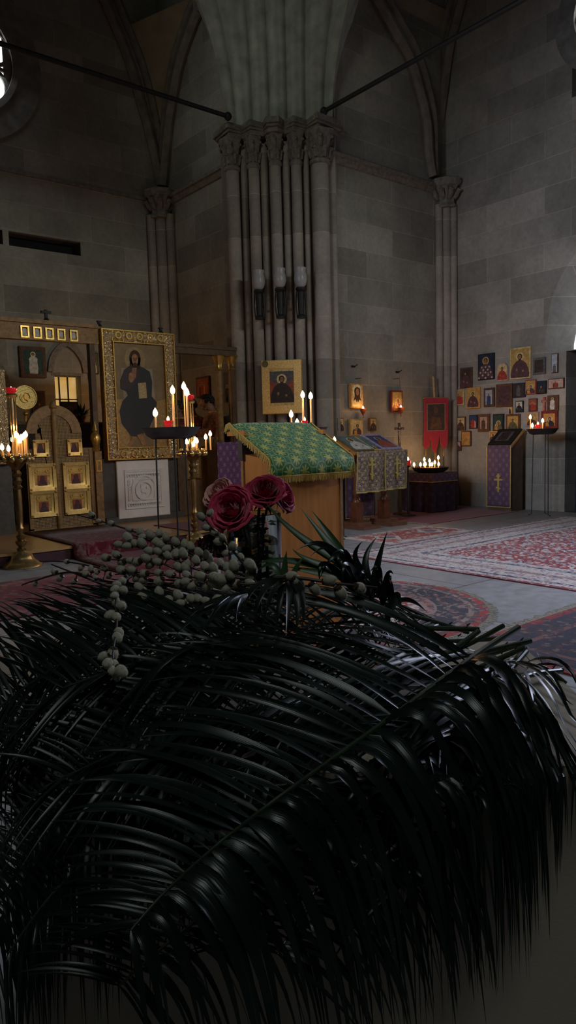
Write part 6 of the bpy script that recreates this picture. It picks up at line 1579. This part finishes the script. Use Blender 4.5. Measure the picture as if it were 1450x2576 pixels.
def cz_(a, b): return (180+a/2.9, 1260+b/2.9)
twig('upright willow twig rising before the large pink red rose', [(640, 1452, 1.36), (610, 1415, 1.36), (575, 1372, 1.36), (540, 1335, 1.36), (518, 1305, 1.36), (513, 1272, 1.36)],
     [cz_(*p) for p in ((1012, 88), (948, 115), (985, 195), (1040, 228), (1102, 265), (1075, 298), (1180, 330), (1130, 382), (1237, 410))], 1, .95)
twig('willow twig pointing up left across the golden gates', [(640, 1452, 1.40), (540, 1425, 1.42), (440, 1372, 1.45), (340, 1338, 1.48), (260, 1313, 1.5), (193, 1295, 1.52)],
     [cz_(*p) for p in ((148, 102), (200, 148), (290, 165), (422, 208))], 2, .82, .003)
twig('willow twig crowded with catkins along the top of the bundle', [(640, 1455, 1.38), (540, 1425, 1.40), (450, 1385, 1.42), (380, 1362, 1.44), (330, 1345, 1.46)],
     [cz_(*p) for p in ((500, 225), (520, 265), (575, 250), (640, 238), (690, 268), (620, 300), (655, 318), (760, 300), (830, 318), (870, 335), (700, 350), (930, 380), (985, 395), (1005, 425), (1088, 460))], 3, 1.12)
twig('willow twig with a fat cluster of catkins at its left end', [(640, 1458, 1.36), (520, 1440, 1.37), (420, 1400, 1.39), (340, 1375, 1.41), (285, 1372, 1.42)],
     [cz_(*p) for p in ((345, 318), (410, 330), (465, 310), (410, 270), (515, 310), (570, 365), (630, 370), (665, 405), (765, 390), (815, 385), (910, 435), (975, 480), (1035, 490))], 4, 1.15)
twig('willow twig in the middle of the bundle reaching over the red runner', [(645, 1462, 1.35), (520, 1462, 1.36), (400, 1415, 1.38), (320, 1410, 1.40), (255, 1405, 1.41)],
     [cz_(*p) for p in ((250, 415), (330, 390), (370, 445), (430, 435), (480, 445), (545, 420), (630, 445), (575, 465), (700, 400), (845, 460), (830, 490), (780, 485))], 5, 1.1)
twig('lower willow twig whose catkins face the viewer', [(650, 1470, 1.32), (560, 1475, 1.32), (460, 1455, 1.34), (360, 1440, 1.36), (290, 1445, 1.37)],
     [cz_(*p) for p in ((365, 505), (440, 505), (475, 565), (530, 530), (525, 578), (635, 525), (640, 585), (722, 535), (842, 540), (838, 590), (790, 600), (885, 620))], 6, 1.12)
twig('willow twig ending in the big round catkins at the bundle front', [(655, 1465, 1.28), (620, 1470, 1.28), (570, 1462, 1.29), (500, 1450, 1.31)],
     [cz_(*p) for p in ((943, 550), (1050, 560), (1045, 595), (1108, 615), (1140, 490), (1157, 545), (1200, 605), (1130, 640), (990, 625), (1185, 475), (1095, 575))], 7, 1.32)
twig('short willow twig with three stacked catkins at the right end', [(655, 1478, 1.30), (642, 1462, 1.30), (640, 1440, 1.30), (636, 1415, 1.30)],
     [cz_(*p) for p in ((1325, 503), (1305, 555), (1305, 600), (1303, 470))], 8, 1.28)
twig('willow twig lying low over the palms with catkins to the left', [(600, 1490, 1.28), (540, 1515, 1.28), (450, 1520, 1.29), (380, 1500, 1.31), (340, 1480, 1.32)],
     [cz_(*p) for p in ((492, 632), (522, 655), (563, 680), (520, 700), (640, 668), (717, 720), (780, 690), (755, 765), (800, 748), (850, 745), (880, 715), (925, 715), (980, 730), (1072, 718), (1010, 770))], 9, 1.15)
twig('willow twig hanging down over the palms on the left', [(330, 1450, 1.30), (305, 1470, 1.26), (292, 1510, 1.18), (294, 1570, 1.10), (286, 1630, 1.03), (282, 1690, .99)],
     [cz_(*p) for p in ((370, 585), (330, 610), (322, 648), (378, 650), (315, 693), (325, 735), (362, 765), (285, 832), (330, 847), (345, 960), (335, 993), (235, 1133), (300, 1120), (265, 1185), (295, 1235), (362, 1240), (325, 1265), (310, 1195))], 10, 1.02)
twig('bare brown willow twig pointing left over the red carpet', [(420, 1478, 1.36), (300, 1470, 1.40), (180, 1440, 1.44), (90, 1460, 1.48), (55, 1472, 1.5)],
     [(137, 1438), (152, 1454), (187, 1463), (90, 1468), (230, 1432), (215, 1444), (265, 1430)], 11, .85, .003)
twig('thin willow twig crossing at the left with sparse buds', [(430, 1470, 1.34), (300, 1440, 1.40), (180, 1415, 1.46), (100, 1412, 1.5)],
     [(168, 1413), (205, 1428), (245, 1440), (258, 1430), (275, 1448)], 12, .75, .0026)
twig('dark willow twig lying among the palms at the far left', [(400, 1500, 1.34), (300, 1485, 1.38), (200, 1447, 1.44), (130, 1420, 1.48)], [(240, 1452), (318, 1455)], 13, .75, .0032)
twig('willow branch lying to the right with large loose catkins', [(690, 1453, 1.28), (760, 1455, 1.26), (850, 1468, 1.25), (950, 1478, 1.27)],
     [(732, 1450), (748, 1462), (828, 1460), (857, 1491), (905, 1478), (792, 1480)], 14, 1.45, .0042)

# ------------------------------------------------------------------ vase of roses
vb = atf(643, 1440, 1.60); vb = V((vb.x, vb.y, TZ)); vt = atf(643, 1292, 1.60).z; vr = .062
GLS = NT('clear_vase_glass').pb(.03, 0, .5); GLS.col((.9, .95, .93)); GLS.b.inputs['Transmission Weight'].default_value = 1.0; GLS.b.inputs['IOR'].default_value = 1.45; GLS = GLS.mat
vs_ = thing('glass_vase', 'clear round glass vase holding the roses on the table', 'vase', tuple(vb)); h = vt-TZ
MB().lathe([(.001, .0), (vr*.96, .0), (vr, .01), (vr, h), (vr*.96, h+.002), (vr*.94, h), (vr*.94, .014), (.001, .012)], 32, vb, caps=False).build('glass', GLS, vs_, world=True)
WAT = NT('vase_water').pb(.02); WAT.col((.6, .7, .6)); WAT.b.inputs['Transmission Weight'].default_value = 1.0; WAT.b.inputs['IOR'].default_value = 1.33; WAT = WAT.mat
MB().lathe([(.001, .016), (vr*.92, .016), (vr*.92, h*.80), (.001, h*.80)], 28, vb, caps=False).build('water', WAT, vs_, world=True)
def rose_mesh(rad, seed, opn=1.0, np_=34):
    """Spiral of cupped petals about +z, outermost radius rad."""
    rnd = random.Random(seed); mb = MB()
    for i in range(np_):
        k = i/(np_-1); th = i*2.39996+rnd.uniform(-.2, .2)
        r0 = rad*(.06+.90*k**.85); hgt = rad*(1.12-.40*k*opn); wid = 1.15-.35*k if k > .25 else 1.9
        flare = .05+.55*k*k*opn; lean = rnd.uniform(-.04, .04)
        def f(u, v, r0=r0, hgt=hgt, wid=wid, flare=flare, th=th, k=k, lean=lean):
            uu = u*2-1; a = th+uu*wid*(1-.18*v*v)
            edge = 1-(abs(uu)**2.6)*.33*(v**2)
            z = -rad*.45+hgt*v*edge
            r_ = (1-.62*max(0, 1-k*1.7)*v*v)*r0*(.42+.62*sin(min(1, v*1.05)*pi*.5))+rad*flare*max(0, v-.62)**2*2.4+lean*rad*v+.018*rad*sin(9*uu+th)*v
            if v > .88: z -= rad*.10*((v-.88)/.12)**2*(.3+k)
            return V((r_*cos(a), r_*sin(a), z))
        mb.grid(f, 12, 9)
    return mb
def petal(name, a, b, dark):
    t = NT(name).pb(.62, 0, .25); n = t.noise(t.coord(), 30, 4); lw = t.n('ShaderNodeLayerWeight'); lw.inputs['Blend'].default_value = .35
    t.col(t.mix(t.rng(n, .3, .7), a, b)); t.b.inputs['Sheen Weight'].default_value = .25; t.b.inputs['Subsurface Weight'].default_value = .25; t.b.inputs['Subsurface Radius'].default_value = (.02, .006, .006); t.bump(t.noise(t.coord(), 160, 3), .15, .001); return t.mat
PR1 = petal('crimson_pink_petal', (.58, .03, .09), (.72, .07, .15), 0); PR2 = petal('deep_crimson_petal', (.36, .010, .045), (.50, .02, .08), 0)
PR3 = petal('pale_pink_petal', (.72, .30, .28), (.82, .42, .36), 0); PR4 = petal('rose_red_petal', (.38, .02, .08), (.50, .03, .11), 0)
RST = mat('rose_stem_green', (.02, .045, .015), .5, 0, .3, 30)
def rose(label, px, py, f, rad, mt, look, seed, opn=1.0):
    c_ = atf(px, py, f); o = thing('rose', label, 'rose', tuple(c_), group=None)
    d = V(look).normalized(); q_ = d.to_track_quat('Z', 'Y').to_matrix()
    mb = rose_mesh(rad, seed, opn); mb.v = [q_ @ p for p in mb.v]; mb.build('bloom', mt, o, smooth=70)
    b0 = -d*rad*.45; foot = V((vb.x, vb.y, TZ+.05))-c_+V((R.uniform(-.03, .03), R.uniform(-.03, .03), 0))
    neck = V((vb.x, vb.y, vt-.01))-c_; neck = neck+(b0-neck)*.25*V((1, 1, 0)).length*0
    ng = V((vb.x, vb.y, vt))-c_+V((max(-.03, min(.03, -neck.x*.4)), max(-.03, min(.03, -neck.y*.4)), -.005))
    MB().tube(spline([b0, b0-d*rad*.4-UP*rad*.2, ng, foot], 16), .0035, 7).build('stem', RST, o)
    mb = MB()
    for i in range(5):
        a = 2*pi*i/5; r_ = q_ @ V((cos(a), sin(a), 0)); leaf(mb, (b0, b0+r_*rad*.4-d*rad*.1, b0+r_*rad*.7-d*rad*.25, b0+r_*rad*.8-d*rad*.55), rad*.12, -d, 6)
    mb.build('sepals', RST, o)
    return o
TOC = -FH
rose('large crimson pink rose in front, facing the viewer from the vase', 583, 1281, 1.52, .047, PR1, TOC+UP*.45-RH*.25, 1, .9)
rose('pale pink rose half hidden behind the large crimson pink one', 552, 1243, 1.60, .036, PR3, TOC*.6+UP*.6-RH*.5, 2, .7)
rose('deep crimson rose at the top of the vase seen from the side', 668, 1236, 1.57, .043, PR2, TOC*.75+UP*.9, 3, 1.0)
rose('rose red bloom at the right of the vase turned away to the right', 712, 1248, 1.62, .037, PR4, TOC*.5+UP*.35+RH*.9, 4, 1.0)
# greenery inside the vase
for k, (lb, dx) in enumerate((('broad dark leaves crowding the left half of the glass vase', -.02), ('broad dark leaves crowding the right half of the glass vase', .02))):
    o = thing('rose_sprig', lb, 'leafy sprig', (vb.x, vb.y, TZ+.05)); mb = MB(); rr = random.Random(30+k)
    for i in range(90):
        a = rr.uniform(0, 2*pi); r_ = rr.uniform(.0, .034); z = rr.uniform(.06, h-.06); p = RH*dx*.8+V((r_*.9*cos(a), r_*.9*sin(a), z)); d = V((cos(a), sin(a), rr.uniform(-.4, .9))).normalized()*rr.uniform(.014, .022)
        leaf(mb, (p, p+d*.4, p+d*.7, p+d), .011, UP, 6, .2)
    mb.build('foliage', GLEAF if False else mat('dark_rose_leaf', (.012, .028, .014), .45, 0, .3, 30), o)
    MB().tube([RH*dx+V((0, 0, -.01)), RH*dx+V((.004, .003, h-.05))], .003, 6).build('stem', RST, o)
# ruffled dark red flower low at the left of the vase and a second glass behind it
c_ = atf(527, 1392, 1.55); fl = thing('carnation', 'dark red ruffled bloom half hidden behind the willow left of the vase', 'flower', tuple(c_))
mb = MB(); rr = random.Random(6)
for i in range(70):
    a, e = rr.uniform(0, 2*pi), rr.uniform(-.1, 1.45); d = V((cos(a)*cos(e), sin(a)*cos(e), sin(e))); s1 = d.orthogonal().normalized(); s2 = d.cross(s1)
    rad = .040*rr.uniform(.75, 1.05); b0 = d*rad*.45; w_ = .013
    def f(u, v, b0=b0, d=d, s1=s1, s2=s2, rad=rad): return b0+d*(rad*.55*v)+s1*(w_*(2*u-1)*(.3+.7*v))+s2*(.0045*sin(u*13+v*3)*v)
    mb.grid(f, 8, 4)
mb.build('bloom', petal('dark_carnation_petal', (.075, .003, .010), (.13, .008, .018), 0), fl, smooth=70)
MB().tube([V((0, 0, -.005)), V((.01, .01, -.12)), V((.02, .0, TZ-c_.z+.005))], .003, 6).build('stem', RST, fl)
c_ = atf(588, 1420, 1.70); c_ = V((c_.x, c_.y, TZ)); zt = atf(588, 1335, 1.70).z
dg = thing('drinking_glass', 'plain clear glass standing behind the rose vase, only its left rim in view', 'glass', tuple(c_))
MB().lathe([(.001, 0), (.026, 0), (.034, zt-TZ), (.031, zt-TZ), (.024, .008), (.001, .008)], 24, c_, caps=False).build('glass', GLS, dg, world=True)

# ================================================================== people behind the screen
def person(label, loc, rz, hgt, vest, vest2, hair, arms, headtilt, beard=False, skin=(.30, .16, .10), cap=None):
    """One continuous skinned body facing local -y with clothing and hair as its children."""
    k = hgt/1.75; o = thing('person', label, 'person', loc, rz)
    vs, es, rs = [], [], []
    def add(p, r_, par=None):
        vs.append(V(p)*k); rs.append(r_*k)
        if par is not None: es.append((par, len(vs)-1))
        return len(vs)-1
    pel = add((0, 0, .95), .15); wa = add((0, .01, 1.10), .135, pel); ch = add((0, .02, 1.30), .16, wa); sh = add((0, .03, 1.42), .10, ch); nk = add((0, .015, 1.50), .056, sh)
    ht = headtilt
    hb = add((0, -.02-.03*ht, 1.56-.01*ht), .062, nk); hm = add((0, -.035-.08*ht, 1.645-.02*ht), .095, hb); htp = add((0, -.02-.10*ht, 1.72-.02*ht), .075, hm)
    chn = add((0, -.095-.09*ht, 1.585-.055*ht), .034, hb); ns = add((0, -.13-.1*ht, 1.635-.05*ht), .013, hm); br = add((0, -.105-.10*ht, 1.675-.03*ht), .03, hm)
    for s in (-1, 1):
        ear = add((s*.088, -.01-.07*ht, 1.635-.02*ht), .016, hm)
        a0 = add((s*.17, .03, 1.41), .068, sh); a1 = add((s*.22, arms[0], 1.16), .05, a0); a2 = add((s*arms[2], arms[1], 1.14), .036, a1); hd = add((s*arms[2]*.7, arms[1]-.07, 1.15), .028, a2)
        for j in range(4): 
            f1 = add((s*arms[2]*.7+(j-1.5)*.018, arms[1]-.115, 1.155), .009, hd); add((s*arms[2]*.7+(j-1.5)*.018, arms[1]-.15+.01*abs(j-1.2), 1.14), .008, f1)
        t1 = add((s*arms[2]*.7-s*.035, arms[1]-.09, 1.165), .010, hd); add((s*arms[2]*.7-s*.045, arms[1]-.125, 1.165), .008, t1)
        l0 = add((s*.09, 0, .88), .10, pel); l1 = add((s*.10, -.01, .48), .065, l0); l2 = add((s*.10, .01, .09), .045, l1); add((s*.11, -.13, .035), .038, l2)
    me = bpy.data.meshes.new('body'); me.from_pydata([tuple(v_) for v_ in vs], es, []); b = bpy.data.objects.new('body', me); C.objects.link(b); b.parent = o
    me.materials.append(mat('skin_'+label.split()[0]+str(len(C.objects)), skin, .55, 0, .12, 20))
    b.modifiers.new('skin', 'SKIN'); sk = me.skin_vertices[0].data if me.skin_vertices else None
    if sk is None:
        bm = bmesh.new(); bm.from_mesh(me); bm.verts.layers.skin.verify(); bm.to_mesh(me); bm.free(); sk = me.skin_vertices[0].data
    for i, r_ in enumerate(rs): sk[i].radius = (r_, r_); sk[i].use_root = (i == 0)
    b.modifiers['skin'].use_smooth_shade = True; b.modifiers.new('sub', 'SUBSURF').levels = 2; b.modifiers['sub'].render_levels = 2
    MW['body'] = MW[o.name]
    # long vestment with sleeves
    pr = [(.30, .03, 0), (.27, .5, 0), (.235, .95, 0), (.215, 1.15, .005), (.225, 1.30, .015), (.205, 1.40, .025), (.12, 1.465, .025), (.072, 1.485, .015)]
    mb = MB(); n = 28; pv = []
    for r_, z, yo in pr:
        for i in range(n):
            a = 2*pi*i/n; fo = 1+.05*sin(7*a)*(1-min(1, z/1.2)); pv.append(V((r_*1.08*cos(a)*fo, r_*.78*sin(a)*fo+yo, z))*k)
    mb.add(pv, [(j*n+i, j*n+(i+1) % n, (j+1)*n+(i+1) % n, (j+1)*n+i) for j in range(len(pr)-1) for i in range(n)], [(1.3*i/n, z) for r_, z, yo in pr for i in range(n)])
    for s in (-1, 1):
        mb.tube([V((s*.15, .03, 1.40))*k, V((s*.20, .03, 1.36))*k, V((s*.225, arms[0]*.9, 1.17))*k, V((s*(arms[2]+.01), arms[1]+.02, 1.15))*k], [.08*k, .085*k, .085*k, .075*k], 12, caps=False)
    for k_ in range(len(mb.f)):
        if k_ not in mb.uv: mb.uv[k_] = [((mb.v[q_].x+mb.v[q_].y)*1.5, mb.v[q_].z*1.5) for q_ in mb.f[k_]]
    ro_ = mb.build('vestment', vest, o, smooth=60)
    MB().tube([V((.10*cos(a), .075*sin(a)+.02, 1.478))*k for a in [2*pi*i/16 for i in range(17)]], .018*k, 8).build('collar', vest2, ro_)
    # hair cap
    mb = MB(); hc = V((0, -.015-.085*ht, 1.668-.02*ht))*k; rr = random.Random(8)
    for i in range(220):
        a, e = rr.uniform(0, 2*pi), rr.uniform(-.35, 1.5)
        d = V((cos(a)*cos(e), sin(a)*cos(e), sin(e)))
        if d.y < -.35 and d.z < .42: continue
        mb.ball(hc+V((d.x*.085, d.y*.100, d.z*.082))*k, .022*k, 7, 5)
    mb.build('hair', mat('dark_hair_'+hair[0], hair[1], .6, 0, .3, 40), o)
    if beard:
        mb = MB()
        for i in range(24):
            a = rr.uniform(-1.3, 1.3); z = rr.uniform(0, .09); mb.ball(V((sin(a)*.062, -.062-.085*ht-cos(a)*.045, 1.60-.05*ht-z))*k, .022*k, 6, 5)
        mb.build('beard', mat('dark_hair_'+hair[0], hair[1], .6), o)
    return o
VR = brocade('red_gold_vestment', (.22, .045, .025), (.42, .20, .06), (.34, .12, .04), .12); VG = mat('gold_collar_braid', (.45, .25, .08), .5, .2)
VP = brocade('wine_vestment', (.10, .02, .035), (.22, .09, .06), (.16, .05, .04), .14)
hp = ony(520, 1010, 9.75)
fz = hp.z-1.66*1.0
ray_ = ray(534, 1010); P_ = CAM+ray_*(9.70/ray_.y)
person('dark haired man in red and gold vestment bending his head behind the brass stand', (P_.x, P_.y, ZS), atan2(RH.y, RH.x)-pi/2+radians(8), (at_depth(532, 987, P_).z-ZS)/1.775*1.75, VR, VG, ('brown', (.012, .009, .008)), (-.05, -.26, .17), .75)
P_ = CAM+ray(449, 1030)*(9.85/ray(449, 1030).y)
person('dim bearded man in dark vestments just right of the big icon frame', (P_.x, P_.y, ZS), atan2(RH.y, RH.x)-pi/2+radians(60), (at_depth(449, 1006, P_).z-ZS)/1.765*1.75, VP, VG, ('black', (.014, .010, .009)), (-.05, -.26, .15), .4, beard=True, skin=(.2, .1, .07))
P_ = CAM+ray(484, 1030)*(10.3/ray(484, 1030).y)
person('dim figure in a wine red vestment half hidden behind the red lamp', (P_.x, P_.y, ZS), atan2(RH.y, RH.x)-pi/2+radians(70), (at_depth(484, 1003, P_).z-ZS)/1.765*1.75, VP, VG, ('dim', (.035, .018, .014)), (-.05, -.26, .15), .3, skin=(.2, .1, .07))

# unseen brass lamp added behind the big icon to warm the sanctuary wall
al_ = thing('added_sanctuary_lamp', 'unseen brass lamp added behind the big gilt icon for a warm glow', 'standing lamp', (5.05, 10.5, ZS))
MB().lathe([(.14, 0), (.13, .03), (.03, .06), (.02, 1.5), (.06, 1.56), (.06, 1.6), (.02, 1.61)], 16).build('stem', BRASS, al_)
MB().lathe([(.03, 1.61), (.03, 1.75), (.001, 1.75)], 12).build('candle', WAX, al_)
flame_mesh((0, 0, 1.755), 1.6).build('flame', FLAME, al_)
plight(V((5.05, 10.5, ZS+1.85)), 5.0)

# ================================================================== light
w = bpy.data.worlds.new('daylight'); S.world = w; w.use_nodes = True
bg = w.node_tree.nodes['Background']; bg.inputs[0].default_value = (.74, .82, .80, 1); bg.inputs[1].default_value = WORLD_STR
def area(name, loc, to, sx, sy, e, col):
    ld = bpy.data.lights.new(name, 'AREA'); ld.shape = 'RECTANGLE'; ld.size = sx; ld.size_y = sy; ld.energy = e; ld.color = col
    o = bpy.data.objects.new(name, ld); C.objects.link(o); o.location = loc; o.rotation_euler = (V(to)-V(loc)).to_track_quat('-Z', 'Y').to_euler(); return o
# unseen area lights for nave daylight, placed and narrowed for their effect
def win(*a, spread=110):
    o = area(*a); o.data.spread = radians(spread); return o
win('nave_window_right', (10.2, 1.8, 3.6), (5.0, 2.7, 0), 2.6, 3.0, 150, (.70, .76, 1.0), spread=92)
win('nave_fill_high', (6.0, -4.0, 5.7), (3.0, 11.5, 2.6), 3.0, .8, 37, (.90, .97, .88), spread=66)  # added fill aimed at the left wall and icon screen
win('nave_fill_left', (-3.2, 3.5, 4.0), (10.4, 4.2, 2.3), 2.0, 2.2, 58, (.76, .84, 1.0), spread=52)  # added fill for the right wall, its cone kept clear of the palms
win('nave_fill_overhead', (-.6, -1.8, 7.6), (1.1, 1.2, .8), 2.0, 2.4, 10.5, (.86, .98, .94), spread=64)  # added fill from above for the palms and roses
win('springer_fill', (-1.5, 2.9, 8.6), (7.0, 8.7, 6.7), 1.6, 2.0, 4.5, (.86, .97, .86), spread=34)  # added narrow light that lifts the mouldings springing from the pier
win('door_daylight', (XR+.44, yc, 3.25), (6.4, yc, 2.2), 1.5, 1.1, 3, (.42, .50, 1.0), spread=180)
win('rose_window_daylight', (RC.x, YL-.15, RC.z), (2.5, 5, 0), 1.3, 1.3, 12, (.85, .93, 1.0), spread=180)
struct('light_blocker', MB().box((-6, 2.2, 5.45), (10.4, 2.5, 11)), ST_X, 'unseen slab added above the viewer to keep daylight off the upper walls', 'wall', smooth=0)  # added blocker that shades the upper walls, never in view
S.cycles.use_denoising = True
S.cycles.max_bounces = 6; S.cycles.diffuse_bounces = 3; S.cycles.glossy_bounces = 3; S.cycles.transmission_bounces = 6; S.cycles.transparent_max_bounces = 6
S.cycles.caustics_reflective = False; S.cycles.caustics_refractive = False
S.cycles.sample_clamp_indirect = 4.0
print('catkins', NCAT[0])
